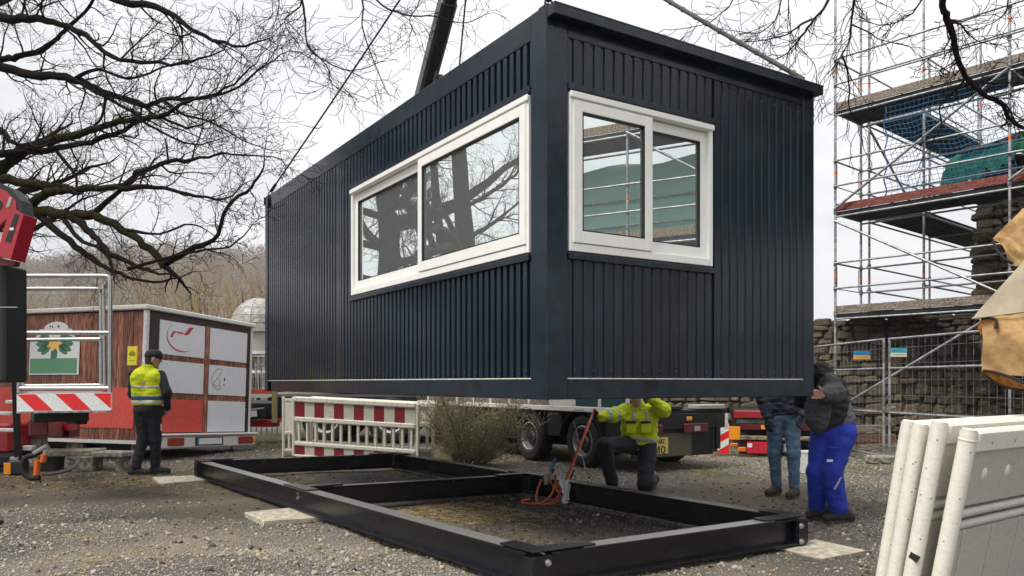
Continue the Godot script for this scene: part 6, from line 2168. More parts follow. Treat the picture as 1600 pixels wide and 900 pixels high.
func make_low_loader() -> void:
	var org := G(1128, 713)
	var o := thing("low_loader", "low red trailer with a striped warning plate behind the man in jeans", "trailer", Vector3(org.x, 0, org.z), Basis(Vector3.UP, -0.22))
	part(o, "deck", b2(Vector3(0.25, 0.70, -0.05), Vector3(1.95, 0.80, -3.5), 0.01), mats.chassis)
	part(o, "red_rail", b2(Vector3(0.2, 0.68, -0.048), Vector3(1.95, 0.81, 0.03), 0.012), mats.red_paint)
	part(o, "grey_beam", b2(Vector3(0.25, 0.58, -0.1), Vector3(1.95, 0.675, 0.0), 0.01), mats.deck_under)
	part(o, "lamp_bar", b2(Vector3(0.3, 0.47, -0.04), Vector3(1.9, 0.575, 0.0), 0.01), mats.dark_red)
	part(o, "amber_lamp", b2(Vector3(0.66, 0.485, 0.001), Vector3(0.78, 0.56, 0.02), 0.008), mats.amber)
	part(o, "timber", b2(Vector3(0.3, 0.30, -0.06), Vector3(1.9, 0.37, 0.05), 0.008), mats.board)
	part(o, "chassis", b2(Vector3(0.3, 0.16, -0.3), Vector3(1.9, 0.58, -3.2)), mats.chassis)
	var lc := part(o, "tail_lamp", b2(Vector3(0.42, 0.06, -0.02), Vector3(0.96, 0.27, 0.04), 0.012), M("lamp_bright", Color(0.55, 0.012, 0.03), 0.3, 0.0, {"coat": 0.8}))
	for k in 5:
		part(lc, "lens_rib", b2(Vector3(0.52 + k * 0.09, 0.065, 0.0405), Vector3(0.526 + k * 0.09, 0.265, 0.044)), mats.dark_red)
	part(lc, "white_lens", b2(Vector3(0.43, 0.17, 0.0405), Vector3(0.51, 0.24, 0.045)), mats.white_panel)
	part(lc, "white_lens", b2(Vector3(0.85, 0.15, 0.0405), Vector3(0.95, 0.25, 0.045)), mats.white_panel)
	part(o, "amber_lamp", b2(Vector3(0.26, 0.09, -0.02), Vector3(0.41, 0.17, 0.04), 0.012), mats.orange)
	var np := part(o, "number_plate", b2(Vector3(1.02, 0.08, 0.0), Vector3(1.32, 0.27, 0.02), 0.01), mats.deck_under)
	part(np, "plate_face", b2(Vector3(1.05, 0.11, 0.0205), Vector3(1.29, 0.24, 0.024)), mats.grey_plastic)
	# striped warning plate with amber reflector
	part(o, "plate_post", b2(Vector3(-0.2, 0.08, -0.06), Vector3(-0.08, 0.60, 0.0), 0.01), mats.chassis)
	var wp := part(o, "warning_plate", b2(Vector3(-0.08, 0.05, 0.0), Vector3(0.12, 0.60, 0.015)), mats.reflect_red)
	for k in 2:
		var y: float = [0.02, 0.27][k]
		var pl := [Vector2(-0.075, y + 0.05 + 0.03), Vector2(-0.075, y + 0.17 + 0.03), Vector2(0.115, y + 0.31), Vector2(0.115, y + 0.19)]
		part(wp, "white_stripe", prism(pl, Vector3(0, 0, 0.0155), Vector3(1, 0, 0), Vector3.UP, 0.001), mats.reflect_white)
	part(o, "amber_plate", b2(Vector3(0.121, 0.30, 0.0), Vector3(0.31, 0.53, 0.02), 0.004), mats.amber)
	part(o, "marker_lamp", b2(Vector3(0.14, 0.18, 0.0), Vector3(0.27, 0.24, 0.05), 0.012), mats.orange)
	part(o, "lamp_bracket", b2(Vector3(0.3, 0.05, -0.06), Vector3(0.42, 0.42, -0.025)), mats.black_plastic)
	for x in [0.55, 1.7]:
		for z in [-1.2, -2.3]:
			wheel(o, Vector3(x, 0.3, z), Vector3(-1 if x < 1 else 1, 0, 0), 0.3, 0.25, mats.grey_plastic)

func make_crane() -> void:
	var o := thing("mobile_crane", "red mobile crane behind the container with a black telescopic boom rising above the roof", "crane", Vector3(-5.6, 0, -17.2))
	var org := o.position
	part(o, "carrier", b2(Vector3(0.35, 0.55, 0.0), Vector3(8.6, 1.05, -2.4), 0.05), mats.chassis)
	part(o, "outrigger_beam", b2(Vector3(-0.4, 0.36, 0.12), Vector3(0.6, 0.50, -0.1), 0.01), mats.red_paint)
	part(o, "outrigger_beam", b2(Vector3(-0.4, 0.36, -2.3), Vector3(0.6, 0.50, -2.5), 0.01), mats.red_paint)
	part(o, "engine_cover", b2(Vector3(0.0, 0.52, 0.05), Vector3(0.55, 0.92, -0.6), 0.06), mats.black_plastic)
	var tb := MB.new()
	tb.box(Vector3(0.17, 0.64, 0.08), Vector3(0.42, 0.24, 0.2), Basis(Vector3(0, 0, 1), 0.12), 0.03)
	var tool := part(o, "tool_box", tb, mats.black_plastic)
	var lb := MB.new()
	lb.box(Vector3(0.10, 0.64, 0.183), Vector3(0.19, 0.13, 0.004), Basis(Vector3(0, 0, 1), 0.12))
	part(tool, "label", lb, mats.white_panel)
	part(o, "white_strip", b2(Vector3(-0.05, 0.98, 0.0), Vector3(0.5, 1.06, -0.1)), mats.white_paint)
	part(o, "red_strip", b2(Vector3(-0.05, 1.061, 0.0), Vector3(0.55, 1.16, -0.1)), mats.red_panel)
	part(o, "olive_post", b2(Vector3(0.52, 0.45, 0.22), Vector3(0.62, 1.16, 0.12), 0.006), M("olive", Color(0.28, 0.24, 0.10), 0.6))
	part(o, "superstructure", b2(Vector3(1.3, 1.25, -0.2), Vector3(4.2, 2.6, -2.2), 0.08), mats.red_paint)
	part(o, "slewing_ring", b2(Vector3(1.9, 1.051, -0.5), Vector3(3.6, 1.249, -1.9), 0.02), mats.chassis)
	for x in [1.6, 3.0, 5.8, 7.2]:
		wheel(o, Vector3(x, 0.5, -0.12), Vector3(0, 0, 1), 0.5, 0.3, mats.white_paint)
		wheel(o, Vector3(x, 0.5, -2.28), Vector3(0, 0, -1), 0.5, 0.3, mats.white_paint)
	# boom
	var a := P(572, 495, 17.6) - org
	var b := P(792, -352, 8.9) - org
	var bm := MB.new()
	bm.bar(a, a.lerp(b, 0.47), 0.27, 0.34, 0.04)
	var bo := part(o, "boom_base_section", bm, mats.black_plastic)
	var b2m := MB.new()
	b2m.bar(a.lerp(b, 0.46), a.lerp(b, 0.74), 0.23, 0.29, 0.04)
	part(o, "boom_section", b2m, mats.black_plastic)
	var b3m := MB.new()
	b3m.bar(a.lerp(b, 0.73), b, 0.19, 0.25, 0.03)
	part(o, "boom_section", b3m, mats.black_plastic)
	var side := (b - a).normalized().cross(Vector3(0, 0, 1)).normalized()
	for t in [0.2, 0.34, 0.466, 0.55]:
		var c := MB.new()
		c.bar(a.lerp(b, t - 0.008), a.lerp(b, t + 0.008), 0.31, 0.38, 0.03)
		part(o, "boom_collar", c, mats.black_plastic)
	var h := MB.new()
	h.tube([a + side * 0.23 + Vector3(0, 0, 0.1), a.lerp(b, 0.62) + side * 0.21 + Vector3(0, 0, 0.1)], 0.05, 10)
	part(o, "boom_cylinder", h, mats.chassis)
	var h2 := MB.new()
	h2.tube([a + side * 0.155 + Vector3(0, 0, 0.2), a.lerp(b, 0.62) + side * 0.14 + Vector3(0, 0, 0.2)], 0.016, 8)
	part(o, "boom_hose", h2, mats.zinc_dull)
	var hk := Vector3(-0.386, 6.75, -8.75) - org
	var r := MB.new()
	r.cyl(Vector3(hk.x, b.y, hk.z), hk + Vector3(0, 0.25, 0), 0.012, 6)
	part(o, "hoist_rope", r, mats.rope)
	var k := MB.new()
	k.box(hk + Vector3(0, 0.12, 0), Vector3(0.16, 0.3, 0.12), Basis(), 0.03)
	part(o, "hook_block", k, mats.sign_yellow)

func make_dome() -> void:
	var c := Vector3((404 - CX) / F * 26.0, 0, -26.0)
	var o := thing("small_dome", "pale ribbed dome on a round drum showing between the trailer and the container", "dome", c)
	var m := MB.new()
	var prof := []
	for k in 10:
		var a := PI / 2 * k / 9.0
		prof.append(Vector2(0.88 * cos(a) + 0.001, 3.05 + 0.98 * sin(a)))
	m.lathe(prof, Vector3.ZERO, Basis(), 24)
	var pale := M("dome_white", Color(0.50, 0.49, 0.45), 0.55, 0.0, {"tex": texs.grime, "scale": 0.8})
	var d := part(o, "dome_shell", m, pale)
	for k in 8:
		var pts := []
		for j in 9:
			var a := PI / 2 * j / 8.0
			var r := 0.885 * cos(a)
			pts.append(Vector3(cos(TAU * k / 8.0) * r, 3.05 + 0.985 * sin(a), sin(TAU * k / 8.0) * r))
		var rb := MB.new()
		rb.tube(pts, 0.014, 5)
		part(d, "rib", rb, mats.grey_plastic)
	for y in [3.2, 3.45, 3.7]:
		var r := 0.885 * sqrt(1.0 - pow((y - 3.05) / 0.985, 2.0))
		var pts := []
		for j in 25: pts.append(Vector3(cos(TAU * j / 24.0) * r, y, sin(TAU * j / 24.0) * r))
		var rg := MB.new()
		rg.tube(pts, 0.008, 4, false)
		part(d, "rib", rg, mats.grey_plastic)
	var dr := MB.new()
	dr.lathe([Vector2(0.82, 2.2), Vector2(0.82, 2.9), Vector2(0.92, 2.92), Vector2(0.92, 3.05), Vector2(0.5, 3.06)], Vector3.ZERO, Basis(), 24)
	part(o, "drum", dr, M("drum", Color(0.36, 0.35, 0.32), 0.6))
	for k in 12:
		var a := TAU * k / 12.0
		pole(o, "post", Vector3(cos(a) * 0.8, 0, sin(a) * 0.8), Vector3(cos(a) * 0.8, 2.25, sin(a) * 0.8), 0.04, mats.zinc_dull, 6)
	for y in [0.9, 1.6, 2.2]:
		var m2 := MB.new()
		m2.lathe([Vector2(0.86, y), Vector2(0.86, y + 0.09), Vector2(0.8, y + 0.09)], Vector3.ZERO, Basis(), 24)
		part(o, "ring_beam", m2, mats.white_paint)
	# grey lattice railing before it
	var f := thing("lattice_railing", "grey metal railing with upright bars before the dome", "railing", P(392, 600, 20.0) + Vector3(0, -1.25, 0))
	f.position.y = 0
	for k in 6:
		pole(f, "upright", Vector3(k * 0.13, 0, 0), Vector3(k * 0.13, 2.0, 0), 0.022, mats.zinc_dull, 6)
	for y in [0.4, 1.1, 1.95]:
		pole(f, "rail", Vector3(-0.05, y, 0.03), Vector3(1.6, y, 0.03), 0.025, mats.zinc_dull, 6)

# ---------------------------------------------------------------- tools inside the frame
func make_tools() -> void:
	# orange hose coil hanging over the frame's rear beam
	var D := 8.55
	var at := P(862, 792, D)
	at.y = 0
	var W := func(px: float, py: float, dd := 0.0) -> Vector3:
		var p := P(px, py, D + dd) - at
		return Vector3(p.x, maxf(p.y, 0.02), p.z)
	var o := thing("orange_hose", "coiled orange-pink hose hanging over the frame's rear beam", "hose", at)
	for l in [[[868, 742], [868, 752], [862, 772], [848, 785], [830, 793], [818, 788], [816, 782], [828, 780]], [[846, 750], [840, 765], [838, 780], [842, 790], [858, 787], [870, 778], [876, 765], [868, 752]], [[868, 752], [872, 768], [876, 776], [866, 788], [850, 794], [843, 792]], [[858, 752], [866, 760], [872, 768]]]:
		var pts := []
		for k in l.size(): pts.append(W.call(l[k][0], l[k][1], 0.05 * sin(k * 1.3)))
		var m := MB.new()
		m.tube(smooth_path(pts, 4), 0.0125, 8)
		part(o, "hose_loop", m, mats.hose_orange)
	var t := thing("blue_handled_tool", "grey hand tool with a blue ribbed grip clamped on the frame's rear beam", "tool", P(855, 752, D - 0.02) * Vector3(1, 0, 1) + Vector3(0, 0.0, 0))
	var ta := t.position
	var m1 := MB.new()
	m1.tube([P(860, 737, D) - ta, P(862, 731, D) - ta, P(864, 726, D) - ta, P(866, 721, D) - ta, P(868, 717, D) - ta], [0.016, 0.02, 0.017, 0.021, 0.016], 10)
	part(t, "grip", m1, mats.blue_grip)
	var m2 := MB.new()
	m2.bar(P(853, 753, D) - ta, P(854, 741, D) - ta, 0.05, 0.05, 0.008)
	m2.bar(P(859, 744, D) - ta, P(864, 748, D) - ta, 0.04, 0.07, 0.008)
	m2.bar(P(858, 743, D) - ta, P(860, 737, D) - ta, 0.03, 0.03)
	m2.bar(P(853, 753, D) - ta, P(853.5, 757, D) - ta, 0.03, 0.04)
	part(t, "clamp_body", m2, M("tool_grey", Color(0.26, 0.23, 0.2), 0.5, 0.3))
	# white rag
	var rows := []
	var org := P(882, 770, D - 0.03)
	var L := [[874, 890], [873, 891], [876, 892], [878, 891], [878, 890], [880, 889], [878, 889], [877, 890], [879, 886]]
	for i in L.size():
		var y := 750 + i * 4.6
		var row := []
		for j in 7:
			var px := lerpf(L[i][0], L[i][1], j / 6.0)
			var p := P(px, y, D - 0.03 + 0.012 * sin(j * 2.1 + i * 0.7))
			p.y = maxf(p.y, 0.012)
			row.append(p)
		rows.append(row)
	var mr := MB.new()
	mr.sheet(rows, 0.003)
	solo("white_rag", mr, mats.rag, "crumpled white rag hanging on the frame below the red pole", "rag")
	var gl := G(897, 786)
	var mg := MB.new()
	mg.tube(smooth_path([Vector3(-0.06, 0.02, 0.01), Vector3(0, 0.034, 0), Vector3(0.06, 0.03, -0.01), Vector3(0.075, 0.015, 0)], 3), [0.014, 0.02, 0.024, 0.026, 0.028, 0.028, 0.026, 0.024, 0.02, 0.012], 8)
	solo("orange_wedge", mg, mats.orange, "small orange wedge lying on the soil beside the white rag", "wedge", Vector3(gl.x, 0, gl.z))
	# red pole held by the kneeling man and a thin wire
	var pa := P(884, 752, 8.62)
	var pb := P(929, 640, 9.45)
	var mp := MB.new()
	mp.tube([Vector3.ZERO, (pb - pa) * 0.6, pb - pa], [0.018, 0.017, 0.013], 10)
	mp.tube([pb - pa, (pb - pa) * 1.02], [0.008, 0.008], 6)
	solo("red_pole", mp, mats.hose_red, "red pole held upright by the kneeling man", "pole", pa)
	var wa := P(897, 660, 9.3)
	var wpts := []
	for e in [[897, 660, 9.3], [902, 680, 9.25], [906, 700, 9.2], [911, 718, 9.2], [915, 735, 9.2]]: wpts.append(P(e[0], e[1], e[2]) - wa)
	var mw := MB.new()
	mw.tube(wpts, 0.006, 6)
	var rod := thing("bent_wire", "thin pale bent wire standing in front of the truck wheel", "wire", wa)
	part(rod, "wire", mw, mats.zinc)
	for e in [[866, 733, 858, 748], [897, 734, 891, 749]]:
		var s := P(e[0], e[1], 9.0)
		var m := MB.new()
		m.tube([Vector3.ZERO, P(e[2], e[3], 9.0) - s], 0.012, 6)
		solo("steel_peg", m, mats.chassis, "short dark steel peg standing behind the frame's rear beam, near the hose" if e[0] < 880 else "short dark steel peg standing behind the frame's rear beam, near the red pole", "peg", s, "steel pegs behind the frame")

# ---------------------------------------------------------------- loose ground cover
func scatter(called: String, label: String, category: String, m: Mesh, mat: Material, xf: Array, cols: Array) -> void:
	var mm := MultiMesh.new()
	mm.transform_format = MultiMesh.TRANSFORM_3D
	mm.use_colors = true
	mm.mesh = m
	mm.instance_count = xf.size()
	for k in xf.size():
		mm.set_instance_transform(k, xf[k])
		mm.set_instance_color(k, cols[k])
	var o := MultiMeshInstance3D.new()
	o.name = called
	o.multimesh = mm
	o.material_override = mat
	add_child(o)
	tag(o, label, category, "", "stuff")

func make_litter() -> void:
	rng.seed = 404
	# pebbles
	var peb := MB.new()
	peb.ball(Vector3.ZERO, Vector3(1, 0.62, 0.8), Basis(), 6)
	for k in peb.v.size():
		var s := 1.0 + 0.25 * sin(peb.v[k].x * 5.0 + peb.v[k].z * 7.0 + peb.v[k].y * 3.0)
		peb.v[k] *= s
	var xf := []
	var cs := []
	var n := 150000
	for k in n:
		# denser close to the camera, where single stones show
		var d := 3.9 + 12.5 * pow(rng.randf(), 1.55)
		var x := rng.randf_range(-0.8, 0.8) * d
		var a := nz.get_noise_2d(x * 9.0 + 50.0, d * 9.0)
		if rng.randf() < 0.38 + a * 2.2: continue
		var s := 0.0042 * pow(rng.randf(), -0.3) * (1.0 + d * 0.035)
		s = minf(s, 0.028)
		var e := frame_uv(x, d)
		var inside := e.x > 0.02 and e.x < 0.98 and e.y > 0.0 and e.y < 0.5
		if inside and rng.randf() < 0.55: continue
		var B := Basis.from_euler(Vector3(rng.randf_range(-0.5, 0.5), rng.randf() * TAU, rng.randf_range(-0.5, 0.5)))
		xf.append(Transform3D(B.scaled_local(Vector3(s, s, s)), Vector3(x, ground_height(x, d) + s * 0.2, -d)))
		var g := rng.randf_range(0.5, 1.05) * (0.7 if inside else 1.0)
		var c := Color(0.34, 0.33, 0.30).lerp(Color(0.38, 0.31, 0.23), rng.randf())
		if rng.randf() < 0.012: c = Color(0.52, 0.5, 0.45)
		cs.append(Color(c.r * g, c.g * g, c.b * g))
	var vm := M("pebble", Color(1, 1, 1), 0.9, 0.0, {"vcol": true})
	scatter("gravel_stones", "loose grey and brown gravel scattered over the ground", "gravel", peb.mesh(), vm, xf, cs)
	# clods of soil
	xf = []
	cs = []
	for k in 5000:
		var d := rng.randf_range(4.0, 11.0)
		var x := rng.randf_range(-0.66, 0.66) * d
		var e := frame_uv(x, d)
		var inside := e.x > 0.02 and e.x < 0.98 and e.y > 0.0 and e.y < 1.0
		var right := x > 2.4 and d < 9.0
		if not (inside or right) and rng.randf() < 0.8: continue
		var s := rng.randf_range(0.008, 0.028) * (1.0 if rng.randf() < 0.93 else 1.6)
		var B := Basis.from_euler(Vector3(rng.randf() * TAU, rng.randf() * TAU, rng.randf() * TAU))
		xf.append(Transform3D(B.scaled_local(Vector3(s, s, s)), Vector3(x, ground_height(x, d), -d)))
		var g := rng.randf_range(0.7, 1.3)
		cs.append(Color(0.085 * g, 0.068 * g, 0.05 * g))
	scatter("soil_clods", "dark crumbled clods of soil inside the frame and on the trodden ground", "soil", peb.mesh(), vm, xf, cs)
	# dead leaves
	var lf := MB.new()
	lf.quad(Vector3(-1, 0.0, 0), Vector3(0, 0.25, 0.55), Vector3(1, 0.05, 0), Vector3(0, 0.3, -0.55))
	lf.tri(Vector3(-1, 0, 0), Vector3(-0.2, 0.5, 0.1), Vector3(0.4, 0.2, -0.4))
	xf = []
	cs = []
	for k in 9000:
		var d := 4.2 + 14.0 * pow(rng.randf(), 0.8)
		var x := rng.randf_range(-0.68, 0.68) * d
		var zone := 0.13
		if absf(d - 10.9) < 1.1 and x < -2.8: zone = 0.95
		if d > 12.4: zone = 0.5
		if absf(d - 10.6) < 0.8 and x > -0.6 and x < 1.9: zone = 0.95
		if rng.randf() > zone: continue
		var s := rng.randf_range(0.012, 0.032) * (1.0 + d * 0.02)
		var B := Basis.from_euler(Vector3(rng.randf_range(-0.5, 0.5), rng.randf() * TAU, rng.randf_range(-0.5, 0.5)))
		xf.append(Transform3D(B.scaled_local(Vector3(s, s, s)), Vector3(x, ground_height(x, d) + 0.003, -d)))
		var g := rng.randf_range(0.6, 1.25)
		var c := Color(0.34, 0.245, 0.13).lerp(Color(0.19, 0.105, 0.05), rng.randf())
		if rng.randf() < 0.12: c = Color(0.5, 0.46, 0.36)
		cs.append(Color(c.r * g, c.g * g, c.b * g))
	scatter("fallen_leaves", "dry brown leaves lying on the ground", "leaves", lf.mesh(), M("dead_leaf", Color(1, 1, 1), 0.85, 0.0, {"vcol": true, "back": Color(0.3, 0.25, 0.15)}), xf, cs)
	# straw
	var st := MB.new()
	st.tube([Vector3(-1, 0, 0), Vector3(-0.2, 0.06, 0.05), Vector3(0.4, 0.03, -0.05), Vector3(1, 0.02, 0.03)], [0.03, 0.035, 0.035, 0.02], 3)
	xf = []
	cs = []
	for k in 5200:
		var d: float
		var x: float
		var pick := rng.randf()
		if pick < 0.25:
			var u := rng.randf_range(0.2, 0.75)
			var v := rng.randf_range(0.31, 0.48)
			var p := FN + (FR - FN) * u + (FL - FN) * v
			x = p.x; d = -p.z
		elif pick < 0.65:
			d = 10.9 + rng.randf_range(-1.5, 1.5); x = rng.randf_range(-7.2, -2.6)
		elif pick < 0.85:
			d = rng.randf_range(5.0, 8.0); x = rng.randf_range(-0.6, 0.05) * d
		else:
			d = 12.0 + rng.randf_range(-1.0, 2.0); x = rng.randf_range(-6.0, 6.0)
		var s := rng.randf_range(0.02, 0.075)
		var B := Basis.from_euler(Vector3(rng.randf_range(-0.15, 0.15), rng.randf() * TAU, rng.randf_range(-0.25, 0.25)))
		xf.append(Transform3D(B.scaled_local(Vector3(s, s, s)), Vector3(x, ground_height(x, d) + 0.006, -d)))
		var g := rng.randf_range(0.6, 1.2)
		cs.append(Color(0.42 * g, 0.31 * g, 0.155 * g))
	scatter("straw", "yellowish straw and dead grass stalks on the ground", "straw", st.mesh(), M("straw", Color(1, 1, 1), 0.85, 0.0, {"vcol": true}), xf, cs)
	# grass tufts
	var gb := MB.new()
	for k in 12:
		var a := rng.randf() * TAU
		var r := rng.randf_range(0.0, 0.35)
		var b := Vector3(cos(a) * r, 0, sin(a) * r)
		var tip := b + Vector3(rng.randf_range(-0.5, 0.5), rng.randf_range(0.5, 1.1), rng.randf_range(-0.5, 0.5))
		var w := Vector3(-sin(a), 0, cos(a)) * 0.05
		gb.tri(b - w, b + w, tip)
	xf = []
	cs = []
	for k in 26000:
		var d := 5.0 + 17.0 * rng.randf()
		var x := rng.randf_range(-0.7, 0.7) * d
		var a := nz.get_noise_2d(x * 9.0 + 50.0, d * 9.0)
		var zone := 0.004
		if d > 12.6: zone = 0.4 + a
		if absf(d - 12.0) < 1.0 and x > 2.6: zone = 0.45 + a * 1.5
		if x < -1.5 and d > 6.5 and d < 10.0: zone = 0.02 + maxf(a, 0.0) * 0.06
		if rng.randf() > zone: continue
		var s := rng.randf_range(0.025, 0.075) * (1.0 if d > 11.5 else 0.8)
		xf.append(Transform3D(Basis(Vector3.UP, rng.randf() * TAU).scaled_local(Vector3(s, s, s)), Vector3(x, ground_height(x, d) - 0.003, -d)))
		var c := Color(0.15, 0.19, 0.03).lerp(Color(0.33, 0.27, 0.09), clampf(rng.randf() + (0.3 if x < 0 else -0.2), 0.0, 1.0))
		cs.append(c)
	scatter("grass", "short thin grass at the edges of the yard", "grass", gb.mesh(), M("grass", Color(1, 1, 1), 0.8, 0.0, {"vcol": true, "back": Color(0.3, 0.35, 0.1)}), xf, cs)

# ---------------------------------------------------------------- people
# Each garment or body part is the smooth union of tapered capsules, meshed as surface nets.
func net_mesh(m: MB, bones: Array, cell: float, k: float, clips := [], wrinkle := 0.0, wfreq := 9.0, wseed := 1) -> void:
	var lo := Vector3(1e9, 1e9, 1e9)
	var hi := -lo
	for b in bones:
		var r := maxf(b[2], b[3])
		lo = lo.min(b[0] - Vector3.ONE * r).min(b[1] - Vector3.ONE * r)
		hi = hi.max(b[0] + Vector3.ONE * r).max(b[1] + Vector3.ONE * r)
	lo -= Vector3.ONE * (cell * 3 + k)
	hi += Vector3.ONE * (cell * 3 + k)
	var nx := int((hi.x - lo.x) / cell) + 2
	var ny := int((hi.y - lo.y) / cell) + 2
	var nz_ := int((hi.z - lo.z) / cell) + 2
	var f := PackedFloat32Array()
	f.resize(nx * ny * nz_)
	f.fill(1.0)
	for b in bones:
		var a: Vector3 = b[0]
		var ab: Vector3 = b[1] - a
		var ra: float = b[2]
		var rb: float = b[3]
		var l2 := maxf(ab.length_squared(), 1e-9)
		var mr := maxf(ra, rb) + k + cell * 2
		var i0 := Vector3i(((a.min(b[1]) - Vector3.ONE * mr) - lo) / cell)
		var i1 := Vector3i(((a.max(b[1]) + Vector3.ONE * mr) - lo) / cell)
		for z in range(maxi(i0.z, 0), mini(i1.z + 1, nz_)):
			for y in range(maxi(i0.y, 0), mini(i1.y + 1, ny)):
				var row := (z * ny + y) * nx
				var p := Vector3(0, lo.y + y * cell, lo.z + z * cell) - a
				for x in range(maxi(i0.x, 0), mini(i1.x + 1, nx)):
					p.x = lo.x + x * cell - a.x
					var t := clampf(p.dot(ab) / l2, 0.0, 1.0)
					var d := (p - ab * t).length() - lerpf(ra, rb, t)
					var o := f[row + x]
					var h := maxf(k - absf(o - d), 0.0) / k
					f[row + x] = minf(o, d) - h * h * k * 0.25
	if clips.size() or wrinkle > 0.0:
		var w := FastNoiseLite.new()
		w.seed = wseed
		w.frequency = 1.0
		w.fractal_octaves = 2
		for z in nz_:
			for y in ny:
				var row := (z * ny + y) * nx
				for x in nx:
					var d := f[row + x]
					if d > 0.06 or d < -0.08: continue
					var p := lo + Vector3(x, y, z) * cell
					if wrinkle > 0.0:
						d += wrinkle * w.get_noise_3d(p.x * wfreq, p.y * wfreq * 1.7, p.z * wfreq)
					for c in clips:
						d = maxf(d, c[0].dot(p) - c[1])
					f[row + x] = d
			
	var id := PackedInt32Array()
	id.resize(nx * ny * nz_)
	id.fill(-1)
	var sx := 1
	var sy := nx
	var sz := nx * ny
	for z in nz_ - 1:
		for y in ny - 1:
			var row := (z * ny + y) * nx
			for x in nx - 1:
				var q := row + x
				var v0 := f[q]
				if absf(v0) > cell * 2.5: continue
				var v1 := f[q + sx]
				var v2 := f[q + sy]
				var v3 := f[q + sx + sy]
				var v4 := f[q + sz]
				var v5 := f[q + sx + sz]
				var v6 := f[q + sy + sz]
				var v7 := f[q + sx + sy + sz]
				var s := int(v0 < 0) + int(v1 < 0) + int(v2 < 0) + int(v3 < 0) + int(v4 < 0) + int(v5 < 0) + int(v6 < 0) + int(v7 < 0)
				if s == 0 or s == 8: continue
				var sum := Vector3.ZERO
				var c := 0
				if (v0 < 0) != (v1 < 0): sum += Vector3(v0 / (v0 - v1), 0, 0); c += 1
				if (v2 < 0) != (v3 < 0): sum += Vector3(v2 / (v2 - v3), 1, 0); c += 1
				if (v4 < 0) != (v5 < 0): sum += Vector3(v4 / (v4 - v5), 0, 1); c += 1
				if (v6 < 0) != (v7 < 0): sum += Vector3(v6 / (v6 - v7), 1, 1); c += 1
				if (v0 < 0) != (v2 < 0): sum += Vector3(0, v0 / (v0 - v2), 0); c += 1
				if (v1 < 0) != (v3 < 0): sum += Vector3(1, v1 / (v1 - v3), 0); c += 1
				if (v4 < 0) != (v6 < 0): sum += Vector3(0, v4 / (v4 - v6), 1); c += 1
				if (v5 < 0) != (v7 < 0): sum += Vector3(1, v5 / (v5 - v7), 1); c += 1
				if (v0 < 0) != (v4 < 0): sum += Vector3(0, 0, v0 / (v0 - v4)); c += 1
				if (v1 < 0) != (v5 < 0): sum += Vector3(1, 0, v1 / (v1 - v5)); c += 1
				if (v2 < 0) != (v6 < 0): sum += Vector3(0, 1, v2 / (v2 - v6)); c += 1
				if (v3 < 0) != (v7 < 0): sum += Vector3(1, 1, v3 / (v3 - v7)); c += 1
				var g := Vector3(v1 + v3 + v5 + v7 - v0 - v2 - v4 - v6, v2 + v3 + v6 + v7 - v0 - v1 - v4 - v5, v4 + v5 + v6 + v7 - v0 - v1 - v2 - v3)
				id[q] = m.vert(lo + (Vector3(x, y, z) + sum / c) * cell, g.normalized())
	for z in range(1, nz_ - 1):
		for y in range(1, ny - 1):
			var row := (z * ny + y) * nx
			for x in range(1, nx - 1):
				var q := row + x
				if id[q] < 0: continue
				var v0 := f[q] < 0
				# edges leaving this corner
				if v0 != (f[q + sx] < 0):
					face(m, id[q], id[q - sy], id[q - sy - sz], id[q - sz], v0)
				if v0 != (f[q + sy] < 0):
					face(m, id[q], id[q - sz], id[q - sx - sz], id[q - sx], v0)
				if v0 != (f[q + sz] < 0):
					face(m, id[q], id[q - sx], id[q - sx - sy], id[q - sy], v0)

func face(m: MB, a: int, b: int, c: int, d: int, inside: bool) -> void:
	if a < 0 or b < 0 or c < 0 or d < 0: return
	# inside: the surface looks along the edge; wound clockwise as Godot wants it
	if inside:
		m.ix.append_array(PackedInt32Array([a, c, b, a, d, c]))
	else:
		m.ix.append_array(PackedInt32Array([a, b, c, a, c, d]))

func bone(a: Vector3, b: Vector3, ra: float, rb := -1.0) -> Array:
	return [a, b, ra, ra if rb < 0 else rb]

func grow(bones: Array, e: float) -> Array:
	var out := []
	for b in bones: out.append([b[0], b[1], b[2] + e, b[3] + e])
	return out

func hand_bones(w: Vector3, dir: Vector3, across: Vector3, curl: float, thumb: float) -> Array:
	# wrist, pointing direction, towards the thumb side; palm faces dir x across
	dir = dir.normalized()
	across = (across - dir * across.dot(dir)).normalized()
	var palm := across.cross(dir)
	var out := []
	for k in 4:
		var s := across * (0.033 - 0.022 * k)
		var kn := w + dir * (0.092 - 0.006 * absf(k - 1.2)) + s
		out.append(bone(w + dir * 0.015 + s * 0.6, kn, 0.014, 0.0125))
		var L: float = [0.072, 0.08, 0.074, 0.058][k]
		var p := kn
		var d := dir
		for j in 3:
			d = d.rotated(across, curl * (0.75 if j == 0 else 1.0))
			var q: Vector3 = p + d * L * [0.48, 0.3, 0.24][j]
			out.append(bone(p, q, 0.0098 - 0.001 * j, 0.009 - 0.001 * j))
			p = q
	var tb := w + dir * 0.03 + across * 0.03
	var td := (dir * 0.7 + across * 0.75 + palm * thumb).normalized()
	var t1 := tb + td * 0.045
	out.append(bone(w + dir * 0.02 + across * 0.012, t1, 0.015, 0.0115))
	td = (td + dir * 0.7 + palm * thumb).normalized()
	out.append(bone(t1, t1 + td * 0.034, 0.0108, 0.0095))
	out.append(bone(t1 + td * 0.034, t1 + td * 0.06, 0.0095, 0.0082))
	return out

